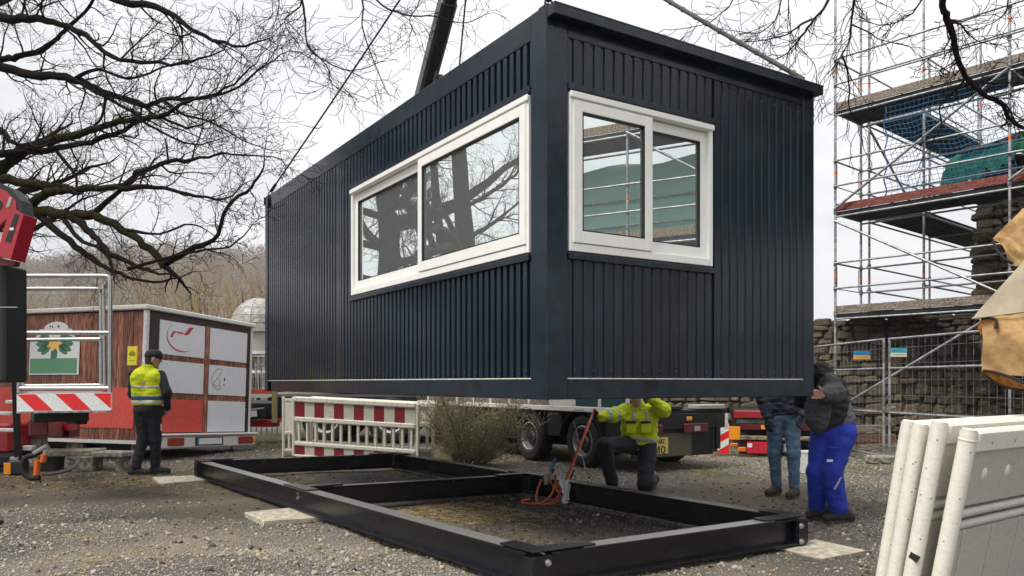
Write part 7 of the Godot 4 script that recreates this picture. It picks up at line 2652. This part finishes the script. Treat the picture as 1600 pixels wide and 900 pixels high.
func head_bones(c: Vector3, fwd: Vector3) -> Array:
	# c: middle of the skull
	fwd = fwd.normalized()
	var s := fwd.cross(Vector3.UP).normalized()
	var up := s.cross(fwd)
	return [bone(c + fwd * -0.018 + up * 0.02, c + fwd * 0.022 + up * 0.028, 0.082, 0.078), bone(c + fwd * 0.045 + up * -0.03, c + fwd * 0.055 + up * -0.085, 0.05, 0.03), bone(c + up * -0.02 + s * 0.03, c + fwd * 0.05 + up * -0.075 + s * 0.018, 0.05, 0.026), bone(c + up * -0.02 - s * 0.03, c + fwd * 0.05 + up * -0.075 - s * 0.018, 0.05, 0.026),
		bone(c + fwd * 0.092 + up * 0.012, c + fwd * 0.112 + up * -0.022, 0.008, 0.012), bone(c + fwd * 0.086 + up * 0.024 + s * 0.02, c + fwd * 0.086 + up * 0.024 - s * 0.02, 0.014, 0.014), bone(c + fwd * 0.09 + up * -0.052 + s * 0.014, c + fwd * 0.09 + up * -0.052 - s * 0.014, 0.009, 0.009),
		bone(c + s * 0.078 + up * 0.012, c + s * 0.08 + up * -0.022, 0.014, 0.01), bone(c - s * 0.078 + up * 0.012, c - s * 0.08 + up * -0.022, 0.014, 0.01)]

func eyes(par: Node, c: Vector3, fwd: Vector3) -> void:
	fwd = fwd.normalized()
	var s := fwd.cross(Vector3.UP).normalized()
	var up := s.cross(fwd)
	for e in [-1.0, 1.0]:
		var m := MB.new()
		m.ball(c + fwd * 0.088 + up * 0.002 + s * 0.031 * e, Vector3(0.011, 0.009, 0.011), Basis(), 8)
		part(par, "eye", m, mats.gasket)

func shoe(par: Node, heel: Vector3, toe: Vector3, mat: Material, ankle: Vector3) -> void:
	var d := (toe - heel)
	var m := MB.new()
	net_mesh(m, [bone(heel + Vector3(0, 0.045, 0), heel.lerp(toe, 0.45) + Vector3(0, 0.055, 0), 0.042, 0.045), bone(heel.lerp(toe, 0.45) + Vector3(0, 0.055, 0), toe - d * 0.12 + Vector3(0, 0.045, 0), 0.045, 0.042), bone(heel + d * 0.16 + Vector3(0, 0.06, 0), ankle, 0.048, 0.052)], 0.01, 0.03, [[Vector3(0, -1, 0), -minf(heel.y, toe.y) - 0.012]])
	var s := part(par, "shoe", m, mat)
	var z := MB.new()
	var side := d.cross(Vector3.UP).normalized()
	var pts := []
	for k in 12:
		var a := TAU * k / 12.0
		pts.append(Vector2(cos(a) * (d.length() * 0.5 + 0.012), sin(a) * 0.046))
	prism(pts, (heel + toe) * 0.5 + d.normalized() * -0.008 + Vector3(0, 0.0, 0), d.normalized(), -side if d.normalized().cross(-side).y > 0 else side, 0.024, z)
	part(s, "sole", z, mats.sole)

func make_vest_man() -> void:
	var at := G(231, 742)
	at.y = 0
	var o := thing("person", "man in a yellow hi-vis vest and dark cap walking past the wooden trailer, back turned", "person", at, Basis(Vector3.UP, -0.15))
	# faces away and to the right; +x right in the picture, -z away
	var pel := Vector3(0, 0.93, 0)
	var che := Vector3(-0.02, 1.32, 0.0)
	var nek := Vector3(0.01, 1.52, -0.02)
	var hd := Vector3(0.06, 1.635, -0.035)
	var fwd := Vector3(0.8, -0.12, -0.55)
	var hl := Vector3(-0.085, 0.9, 0.03)
	var hr := Vector3(0.085, 0.9, -0.03)
	var kl := Vector3(-0.07, 0.50, 0.0)
	var kr := Vector3(0.08, 0.51, -0.06)
	var al := Vector3(-0.13, 0.1, 0.08)
	var ar := Vector3(0.04, 0.1, -0.12)
	var shl := Vector3(-0.19, 1.42, 0.04)
	var shr := Vector3(0.17, 1.41, -0.04)
	var ell := Vector3(-0.25, 1.14, -0.03)
	var elr := Vector3(0.29, 1.16, 0.0)
	var wrl := Vector3(-0.16, 0.93, -0.18)
	var wrr := Vector3(0.22, 0.94, -0.13)
	var body := MB.new()
	net_mesh(body, [bone(pel, che, 0.1, 0.12), bone(che, nek, 0.11, 0.06), bone(nek, hd, 0.06, 0.055), bone(shl, ell, 0.045, 0.038), bone(ell, wrl, 0.036, 0.026), bone(shr, elr, 0.045, 0.038), bone(elr, wrr, 0.036, 0.026), bone(che, shl, 0.07, 0.05), bone(che, shr, 0.07, 0.05), bone(hl, kl, 0.07, 0.05), bone(kl, al, 0.048, 0.034), bone(hr, kr, 0.07, 0.05), bone(kr, ar, 0.048, 0.034), bone(pel, hl, 0.09, 0.08), bone(pel, hr, 0.09, 0.08)], 0.016, 0.04)
	net_mesh(body, head_bones(hd, fwd), 0.006, 0.018)
	net_mesh(body, hand_bones(wrl, Vector3(0.6, -0.7, -0.3), Vector3(0, 0.4, -1), 0.5, 0.3), 0.005, 0.006)
	net_mesh(body, hand_bones(wrr, Vector3(-0.4, -0.9, -0.2), Vector3(0, 0.2, -1), 0.5, 0.3), 0.005, 0.006)
	part(o, "body", body, mats.skin)
	eyes(o, hd, fwd)
	var hm := MB.new()
	net_mesh(hm, [bone(hd + Vector3(-0.025, 0.0, 0.012), hd + Vector3(-0.035, -0.045, 0.02), 0.086, 0.07)], 0.008, 0.02)
	part(o, "hair", hm, mats.hair)
	var cap := MB.new()
	net_mesh(cap, [bone(hd + Vector3(-0.02, 0.045, 0.01), hd + Vector3(0.03, 0.05, -0.02), 0.092, 0.088)], 0.008, 0.02, [[Vector3(-0.1, -1, 0.05), -(hd.y + 0.02)]])
	var cp := part(o, "cap", cap, mats.navy_cloth)
	var brim := MB.new()
	var bf := Vector3(0.82, -0.28, -0.55).normalized()
	var bs := bf.cross(Vector3.UP).normalized()
	brim.ball(hd + bf * 0.115 + Vector3(0, 0.045, 0), Vector3(0.075, 0.008, 0.07), Basis(bf, bs.cross(bf), bs), 14)
	part(cp, "peak", brim, mats.navy_cloth)
	# jacket arms (dark) and collar
	var jk := MB.new()
	net_mesh(jk, [bone(shl, ell, 0.072, 0.062), bone(ell, wrl, 0.06, 0.045), bone(shr, elr, 0.072, 0.062), bone(elr, wrr, 0.06, 0.045), bone(pel + Vector3(-0.06, 0.03, 0), pel + Vector3(0.06, 0.03, 0), 0.125, 0.125), bone(nek, nek + Vector3(0, 0.02, 0), 0.07, 0.062)], 0.014, 0.05, [], 0.008, 7.0, 4)
	part(o, "jacket", jk, mats.navy_cloth)
	# vest
	var vb := [bone(Vector3(-0.09, 1.02, 0.0), Vector3(-0.1, 1.36, 0.02), 0.135, 0.125), bone(Vector3(0.09, 1.02, 0.0), Vector3(0.09, 1.36, -0.01), 0.13, 0.12), bone(Vector3(-0.1, 1.38, 0.02), Vector3(0.08, 1.37, -0.01), 0.115, 0.115), bone(Vector3(-0.02, 1.42, 0), nek + Vector3(0, 0.02, 0.02), 0.09, 0.083)]
	var cuts := [[Vector3(0, 1, 0), nek.y + 0.035], [Vector3(0, -1, 0), -0.985]]
	var vm := MB.new()
	net_mesh(vm, vb, 0.012, 0.06, cuts, 0.012, 6.0, 2)
	var vest := part(o, "vest", vm, mats.hivis_vest)
	for b in [[1.225, 1.262, "retro", 0.006], [1.055, 1.115, "blue_band", 0.005], [1.0, 1.052, "retro", 0.006]]:
		var m := MB.new()
		net_mesh(m, grow(vb, b[3]), 0.012, 0.06, [[Vector3(0, 1, 0), b[1]], [Vector3(0, -1, 0), -b[0]]], 0.012, 6.0, 2)
		part(vest, "reflective_band" if b[2] == "retro" else "blue_band", m, mats[b[2]])
	var tr := MB.new()
	net_mesh(tr, [bone(pel + Vector3(-0.05, 0, 0), pel + Vector3(0.05, 0, 0), 0.125, 0.125), bone(hl, kl, 0.105, 0.078), bone(kl, al + Vector3(0, 0.03, 0), 0.076, 0.066), bone(hr, kr, 0.105, 0.078), bone(kr, ar + Vector3(0, 0.03, 0), 0.076, 0.066)], 0.014, 0.04, [[Vector3(0, 1, 0), 1.02]], 0.010, 6.0, 3)
	var trs := part(o, "trousers", tr, mats.navy_cloth)
	var tgm := MB.new()
	tgm.box(kr + Vector3(0.105, 0.16, 0.03), Vector3(0.012, 0.1, 0.03), Basis(Vector3.UP, 0.3))
	part(trs, "grey_flash", tgm, mats.retro)
	var bg := MB.new()
	bg.box(Vector3(0.17, 0.9, -0.03), Vector3(0.1, 0.14, 0.12), Basis(), 0.03)
	part(o, "belt_pouch", bg, mats.black_cloth)
	shoe(o, Vector3(-0.2, 0, 0.1), Vector3(0.05, 0, 0.03), mats.boot, Vector3(-0.13, 0.14, 0.08))
	shoe(o, Vector3(-0.02, 0, -0.1), Vector3(0.22, 0, -0.2), mats.boot, Vector3(0.04, 0.14, -0.12))

func make_kneeling_man() -> void:
	var D := 9.75
	var at := P(985, 760, D)
	at.y = 0
	var o := thing("person", "man in a bright yellow hi-vis jacket kneeling on one knee behind the frame", "person", at)
	var W := func(px: float, py: float, dd := 0.0) -> Vector3: return P(px, py, D + dd) - at
	var pel: Vector3 = W.call(1000, 692, 0.08)
	var che: Vector3 = W.call(998, 658, 0.02)
	var nek: Vector3 = W.call(997, 636, -0.02)
	var hd: Vector3 = W.call(993, 616, -0.06)
	var fwd := Vector3(-0.35, -0.3, 1.0)
	var kf: Vector3 = W.call(944, 697, -0.42)
	var af: Vector3 = Vector3(W.call(956, 750, -0.30).x, 0.1, W.call(956, 750, -0.30).z)
	var kb := Vector3(W.call(1008, 760, -0.25).x, 0.075, W.call(1008, 760, -0.25).z)
	var ab := Vector3(W.call(1022, 750, 0.2).x, 0.10, 0.02 - 0.25)
	var hf: Vector3 = W.call(985, 694, 0.02)
	var hb: Vector3 = W.call(1012, 695, 0.05)
	var s1: Vector3 = W.call(978, 642, 0.0)
	var e1: Vector3 = W.call(955, 649, -0.18)
	var w1: Vector3 = W.call(937, 651, -0.28)
	var s2: Vector3 = W.call(1018, 640, 0.02)
	var e2: Vector3 = W.call(1036, 641, -0.12)
	var w2: Vector3 = W.call(1016, 622, -0.2)
	var body := MB.new()
	net_mesh(body, [bone(pel, che, 0.11, 0.12), bone(che, nek, 0.11, 0.06), bone(nek, hd, 0.058, 0.055), bone(che, s1, 0.08, 0.05), bone(che, s2, 0.08, 0.05), bone(s1, e1, 0.045, 0.038), bone(e1, w1, 0.036, 0.027), bone(s2, e2, 0.045, 0.038), bone(e2, w2, 0.036, 0.027), bone(pel, hf, 0.1, 0.08), bone(pel, hb, 0.1, 0.08), bone(hf, kf, 0.07, 0.05), bone(kf, af, 0.048, 0.034), bone(hb, kb, 0.07, 0.05), bone(kb, ab, 0.048, 0.034)], 0.016, 0.04)
	net_mesh(body, head_bones(hd, fwd), 0.006, 0.018)
	net_mesh(body, hand_bones(w2, Vector3(-0.6, 0.5, -0.1), Vector3(0, 0.5, 1), 0.5, 0.3), 0.005, 0.006)
	part(o, "body", body, mats.skin)
	eyes(o, hd, fwd)
	var hm := MB.new()
	net_mesh(hm, [bone(hd + Vector3(0.01, 0.035, -0.03), hd + Vector3(0.0, 0.03, -0.05), 0.088, 0.085)], 0.008, 0.02)
	part(o, "hair", hm, mats.hair)
	var glv := MB.new()
	net_mesh(glv, grow(hand_bones(w1, Vector3(-1, 0.1, 0.25), Vector3(0.1, 1, 0.2), 0.85, 0.5), 0.004), 0.006, 0.008)
	part(o, "glove", glv, mats.glove)
	var jb := [bone(pel + Vector3(-0.07, 0.02, 0), che + Vector3(-0.07, 0, 0.01), 0.15, 0.15), bone(pel + Vector3(0.07, 0.02, 0), che + Vector3(0.07, 0, 0.01), 0.15, 0.15), bone(che + Vector3(-0.09, 0.06, 0), che + Vector3(0.09, 0.06, 0), 0.12, 0.12), bone(s1, e1, 0.092, 0.078), bone(e1, w1 + (e1 - w1) * 0.1, 0.076, 0.058), bone(s2, e2, 0.095, 0.085), bone(e2, w2 + (e2 - w2) * 0.2, 0.082, 0.06), bone(nek + Vector3(0, -0.02, -0.02), nek + Vector3(0, 0.03, -0.02), 0.085, 0.078)]
	var jc := [[Vector3(0, -1, 0), -(pel.y - 0.12)]]
	var jm := MB.new()
	net_mesh(jm, jb, 0.012, 0.05, jc, 0.02, 7.0, 5)
	var jk := part(o, "jacket", jm, mats.hivis)
	var tn := Vector3(0.12, 1, 0.0).normalized()
	for b in [0.0, 0.11]:
		var y: float = tn.dot(pel) - 0.06 + b
		var m := MB.new()
		net_mesh(m, grow([jb[0], jb[1]], 0.006), 0.011, 0.05, [[tn, y + 0.024], [-tn, -y + 0.024], jc[0]], 0.02, 7.0, 5)
		part(jk, "reflective_band", m, mats.retro)
	for e in [[e1, w1, 0.35], [s1, e1, 0.75]]:
		var d: Vector3 = (e[1] - e[0]).normalized()
		var c: float = d.dot(e[0].lerp(e[1], e[2]))
		var m := MB.new()
		net_mesh(m, grow([jb[3], jb[4]], 0.006), 0.01, 0.05, [[d, c + 0.024], [-d, -c + 0.024]], 0.02, 7.0, 5)
		part(jk, "reflective_band", m, mats.retro)
	for x in [-0.085, 0.075]:
		var m := MB.new()
		net_mesh(m, grow([jb[0], jb[1], jb[2]], 0.006), 0.011, 0.05, [[Vector3(1, 0, 0), che.x + x + 0.02], [Vector3(-1, 0, 0), -(che.x + x) + 0.02], [Vector3(0, -1, 0), -(che.y - 0.03)], [Vector3(0, 1, 0), nek.y]], 0.02, 7.0, 5)
		part(jk, "brace_band", m, mats.retro)
	for x in [-0.12, 0.055]:
		var m := MB.new()
		m.box(che + Vector3(x, -0.075, 0.168), Vector3(0.12, 0.13, 0.03), Basis(), 0.012)
		var pk := part(jk, "chest_pocket", m, mats.hivis)
		var m2 := MB.new()
		m2.box(che + Vector3(x, -0.006, 0.178), Vector3(0.125, 0.028, 0.03), Basis(), 0.008)
		part(pk, "pocket_trim", m2, mats.navy_cloth)
	var tr := MB.new()
	net_mesh(tr, [bone(pel + Vector3(-0.06, -0.02, 0), pel + Vector3(0.06, -0.02, 0), 0.13, 0.13), bone(hf, kf, 0.115, 0.092), bone(kf, af + Vector3(0, 0.03, 0), 0.09, 0.075), bone(hb, kb + Vector3(0, 0.03, 0), 0.115, 0.095), bone(kb + Vector3(0, 0.02, 0), ab, 0.09, 0.07)], 0.014, 0.04, [[Vector3(0, -1, 0), 0.0]], 0.011, 6.0, 6)
	part(o, "trousers", tr, mats.navy_cloth)
	shoe(o, af + Vector3(0.02, -0.1, -0.1), af + Vector3(-0.08, -0.1, 0.16), mats.boot, af + Vector3(0, 0.05, 0))
	var bs := MB.new()
	net_mesh(bs, [bone(ab + Vector3(0.0, 0.02, -0.02), ab + Vector3(0.03, -0.06, -0.13), 0.05, 0.042), bone(ab + Vector3(0.0, 0.04, -0.03), ab + Vector3(0.03, 0.05, -0.12), 0.045, 0.04)], 0.01, 0.03)
	part(o, "shoe", bs, M("boot_grey", Color(0.13, 0.12, 0.1), 0.8))

func standing_legs(hl: Vector3, hr: Vector3, kl: Vector3, kr: Vector3, al: Vector3, ar: Vector3, pel: Vector3, e: float) -> Array:
	return [bone(pel + Vector3(-0.05, 0, 0), pel + Vector3(0.05, 0, 0), 0.115 + e, 0.115 + e), bone(hl, kl, 0.1 + e, 0.073 + e), bone(kl, al + Vector3(0, 0.03, 0), 0.072 + e, 0.06 + e), bone(hr, kr, 0.1 + e, 0.073 + e), bone(kr, ar + Vector3(0, 0.03, 0), 0.072 + e, 0.06 + e)]

func make_jeans_man() -> void:
	var D := 9.2
	var at := P(1224, 774, D)
	at.y = 0
	var o := thing("person", "man in blue jeans and dark jacket with gloves standing behind the frame", "person", at)
	var pel := Vector3(0.0, 0.93, 0)
	var che := Vector3(0.02, 1.28, 0.02)
	var nek := Vector3(0.03, 1.50, 0.03)
	var hd := Vector3(0.03, 1.62, 0.05)
	var fwd := Vector3(-0.3, -0.1, 1)
	var hl := Vector3(-0.09, 0.88, 0.0)
	var hr := Vector3(0.09, 0.88, 0.02)
	var kl := Vector3(-0.10, 0.49, -0.03)
	var kr := Vector3(0.08, 0.49, 0.10)
	var al := Vector3(-0.045, 0.1, -0.1)
	var ar := Vector3(0.09, 0.1, 0.10)
	var s1 := Vector3(-0.18, 1.40, 0.0)
	var e1 := Vector3(-0.25, 1.12, 0.02)
	var w1 := Vector3(-0.215, 0.90, 0.10)
	var s2 := Vector3(0.21, 1.40, 0.04)
	var e2 := Vector3(0.24, 1.13, 0.08)
	var w2 := Vector3(0.13, 0.93, 0.20)
	var legs := standing_legs(hl, hr, kl, kr, al, ar, pel, 0.0)
	var body := MB.new()
	var bb := [bone(pel, che, 0.1, 0.12), bone(che, nek, 0.11, 0.06), bone(nek, hd, 0.06, 0.055), bone(s1, e1, 0.045, 0.038), bone(e1, w1, 0.036, 0.026), bone(s2, e2, 0.045, 0.038), bone(e2, w2, 0.036, 0.026), bone(che, s1, 0.07, 0.05), bone(che, s2, 0.07, 0.05)]
	bb.append_array(grow(legs, -0.03))
	net_mesh(body, bb, 0.016, 0.04)
	net_mesh(body, head_bones(hd, fwd), 0.006, 0.018)
	part(o, "body", body, mats.skin)
	eyes(o, hd, fwd)
	var hm := MB.new()
	net_mesh(hm, [bone(hd + Vector3(0.01, 0.035, -0.03), hd + Vector3(0.0, 0.03, -0.05), 0.088, 0.085)], 0.008, 0.02)
	part(o, "hair", hm, mats.hair)
	for g in [[w1, Vector3(-0.05, -1, 0.2), Vector3(0.3, 0, 1)], [w2, Vector3(-0.25, -0.9, 0.2), Vector3(-0.8, 0.3, 0.4)]]:
		var m := MB.new()
		net_mesh(m, grow(hand_bones(g[0], g[1], g[2], 0.42, 0.35), 0.005), 0.0055, 0.008)
		part(o, "glove", m, mats.glove)
	var tr := MB.new()
	net_mesh(tr, legs, 0.013, 0.035, [[Vector3(0, 1, 0), 1.0]], 0.009, 6.5, 7)
	var js := part(o, "jeans", tr, mats.jeans)
	var blt := MB.new()
	net_mesh(blt, grow(legs.slice(0, 1), 0.006), 0.012, 0.03, [[Vector3(0, 1, 0), 0.995], [Vector3(0, -1, 0), -0.96]])
	part(js, "belt", blt, mats.black_cloth)
	var jk := MB.new()
	var arms := [bone(s1, e1, 0.076, 0.066), bone(e1, w1 + (e1 - w1) * 0.1, 0.064, 0.05), bone(s2, e2, 0.076, 0.066), bone(e2, w2 + (e2 - w2) * 0.1, 0.064, 0.05)]
	var jb := [bone(Vector3(-0.07, 1.02, 0), che + Vector3(-0.07, 0.06, 0), 0.14, 0.14), bone(Vector3(0.07, 1.02, 0.01), che + Vector3(0.07, 0.06, 0), 0.14, 0.14), bone(nek, nek + Vector3(0, 0.02, 0), 0.075, 0.068)]
	jb.append_array(arms)
	net_mesh(jk, jb, 0.013, 0.05, [], 0.016, 8.0, 8)
	part(o, "jacket", jk, M("jacket_navy", Color(0.022, 0.035, 0.062), 0.8, 0.0, {"tex": texs.fine, "scale": 4.0}))
	shoe(o, Vector3(0.0, 0, -0.16), Vector3(-0.2, 0, 0.02), mats.boot_olive, Vector3(-0.045, 0.13, -0.1))
	shoe(o, Vector3(0.13, 0, 0.06), Vector3(-0.04, 0, 0.26), mats.boot_olive, Vector3(0.09, 0.13, 0.10))

func make_bending_man() -> void:
	var D := 7.55
	var at := P(1298, 812, D)
	at.y = 0
	var o := thing("person", "man in bright blue work trousers and grey-black jacket leaning in, hand on the container's corner", "person", at)
	var W := func(px: float, py: float, dd := 0.0) -> Vector3: return P(px, py, D + dd) - at
	var pel: Vector3 = W.call(1303, 668, 0.02)
	var che: Vector3 = W.call(1288, 612, 0.12)
	var nek: Vector3 = W.call(1266, 578, 0.16)
	var hd: Vector3 = W.call(1246, 562, 0.18)
	var fwd := Vector3(-0.8, -0.5, 0.2)
	var hl: Vector3 = pel + Vector3(-0.08, -0.05, -0.05)
	var hr: Vector3 = pel + Vector3(0.06, -0.05, 0.07)
	var kl: Vector3 = W.call(1277, 738, 0.02)
	var kr: Vector3 = W.call(1299, 735, -0.08)
	var al := Vector3(W.call(1277, 800, 0.14).x, 0.1, -0.14)
	var ar := Vector3(W.call(1308, 808, -0.03).x, 0.1, 0.05)
	var s1: Vector3 = W.call(1281, 583, -0.02)
	var e1: Vector3 = W.call(1305, 612, -0.16)
	var w1: Vector3 = W.call(1285, 618, -0.36)
	var s2: Vector3 = W.call(1277, 590, 0.3)
	var e2: Vector3 = W.call(1255, 625, 0.3)
	var w2: Vector3 = W.call(1248, 608, 0.1)
	var body := MB.new()
	net_mesh(body, [bone(pel, che, 0.11, 0.12), bone(che, nek, 0.11, 0.06), bone(nek, hd, 0.06, 0.055), bone(s1, e1, 0.045, 0.038), bone(e1, w1, 0.036, 0.027), bone(s2, e2, 0.045, 0.038), bone(e2, w2, 0.036, 0.026), bone(che, s1, 0.08, 0.05), bone(che, s2, 0.08, 0.05), bone(pel, hl, 0.1, 0.08), bone(pel, hr, 0.1, 0.08), bone(hl, kl, 0.07, 0.05), bone(kl, al, 0.048, 0.034), bone(hr, kr, 0.07, 0.05), bone(kr, ar, 0.048, 0.034)], 0.016, 0.04)
	net_mesh(body, head_bones(hd, fwd), 0.006, 0.018)
	net_mesh(body, hand_bones(w1, Vector3(-0.75, 0.12, 0.25), Vector3(0.1, 1, 0.3), 0.5, 0.4), 0.004, 0.006)
	net_mesh(body, hand_bones(w2, Vector3(-0.6, 0.3, 0.4), Vector3(0, 1, 0), 0.4, 0.3), 0.005, 0.006)
	part(o, "body", body, mats.skin)
	eyes(o, hd, fwd)
	var hm := MB.new()
	net_mesh(hm, [bone(hd + Vector3(0.02, 0.035, -0.01), hd + Vector3(0.04, 0.02, -0.01), 0.088, 0.085)], 0.008, 0.02)
	part(o, "hair", hm, mats.hair)
	# jacket: grey back and sleeve panels, black front
	var hem := (che - pel).normalized()
	var hn := Vector3(0.25, -1, 0).normalized()
	var back := [bone(pel + Vector3(0.03, 0.08, 0.0), che + Vector3(0.05, 0.03, -0.02), 0.155, 0.15), bone(pel + Vector3(-0.12, 0.09, 0.03), che + Vector3(-0.04, 0.0, 0.03), 0.15, 0.14), bone(che + Vector3(0, 0.02, 0), nek, 0.145, 0.095), bone(che, s1, 0.12, 0.095)]
	var sl := [bone(s1, e1, 0.096, 0.085), bone(e1, w1 + (e1 - w1) * 0.16, 0.082, 0.056), bone(s2, e2, 0.09, 0.08), bone(e2, w2, 0.078, 0.05)]
	var all := back.duplicate()
	all.append_array(sl)
	var cut := [[hn, hn.dot(pel + Vector3(0, -0.06, 0))]]
	var jm := MB.new()
	net_mesh(jm, all, 0.012, 0.045, cut, 0.022, 6.5, 9)
	var jk := part(o, "jacket", jm, mats.black_cloth)
	var pn := MB.new()
	var sn := Vector3(-1, 0.55, 0).normalized()
	net_mesh(pn, grow(back, 0.005), 0.012, 0.045, [cut[0], [sn, sn.dot(pel + Vector3(0.075, 0.15, 0))]], 0.022, 6.5, 9)
	part(jk, "grey_back_panel", pn, M("grey_panel", Color(0.16, 0.155, 0.18), 0.85, 0.0, {"tex": texs.fine, "scale": 5.0}))
	var fp := MB.new()
	var sq := Vector3(1, -0.2, 0).normalized()
	net_mesh(fp, grow(back, 0.005), 0.012, 0.045, [cut[0], [sq, sq.dot(pel + Vector3(-0.10, 0.1, 0))]], 0.022, 6.5, 9)
	part(jk, "grey_front_panel", fp, mats.grey_cloth)
	var sp := MB.new()
	net_mesh(sp, grow(sl.slice(0, 2), 0.005), 0.011, 0.045, [[(e1 - s1).normalized() * -1.0, -(e1 - s1).normalized().dot(s1.lerp(e1, 0.35))]], 0.022, 6.5, 9)
	part(jk, "grey_sleeve", sp, mats.grey_cloth)
	var tr := MB.new()
	net_mesh(tr, [bone(pel + Vector3(-0.06, 0.0, 0), pel + Vector3(0.06, 0.0, 0), 0.135, 0.135), bone(hl, kl, 0.12, 0.092), bone(kl, al + Vector3(0, 0.03, 0), 0.092, 0.082), bone(hr, kr, 0.125, 0.098), bone(kr, ar + Vector3(0, 0.03, 0), 0.098, 0.09)], 0.013, 0.035, [], 0.010, 6.5, 10)
	var ts := part(o, "trousers", tr, mats.work_blue)
	var m := MB.new()
	m.box(kr + Vector3(-0.055, 0.10, 0.10), Vector3(0.055, 0.022, 0.016), Basis(), 0.003)
	part(ts, "white_patch", m, mats.white_panel)
	var m2 := MB.new()
	m2.box(kr + Vector3(0.02, -0.11, 0.094), Vector3(0.016, 0.13, 0.014), Basis(Vector3(0, 0, 1), -0.5), 0.003)
	part(ts, "reflective_stripe", m2, mats.retro)
	var m3 := MB.new()
	m3.box(kr + Vector3(-0.02, 0.22, 0.112), Vector3(0.14, 0.014, 0.02), Basis(Vector3(0, 0, 1), -0.08), 0.004)
	part(ts, "pocket_flap", m3, mats.work_blue)
	shoe(o, al + Vector3(0.14, -0.1, 0.0), al + Vector3(-0.13, -0.1, 0.06), mats.boot, al + Vector3(0, 0.05, 0))
	shoe(o, ar + Vector3(0.12, -0.1, 0.0), ar + Vector3(-0.16, -0.1, 0.06), mats.boot, ar + Vector3(0.02, 0.05, 0))

func _ready() -> void:
	make_camera()
	frame_points()
	make_materials()
	make_ground()
	make_hills()
	make_container()
	make_frame()
	make_slings()
	make_walls()
	make_scaffolds()
	make_fence()
	make_trees()
	make_shrub()
	make_trailer()
	make_lift()
	make_truck()
	make_low_loader()
	make_crane()
	make_dome()
	make_barriers()
	make_near_barriers()
	make_canvas()
	make_vest_man()
	make_kneeling_man()
	make_jeans_man()
	make_bending_man()
	make_tools()
	make_litter()
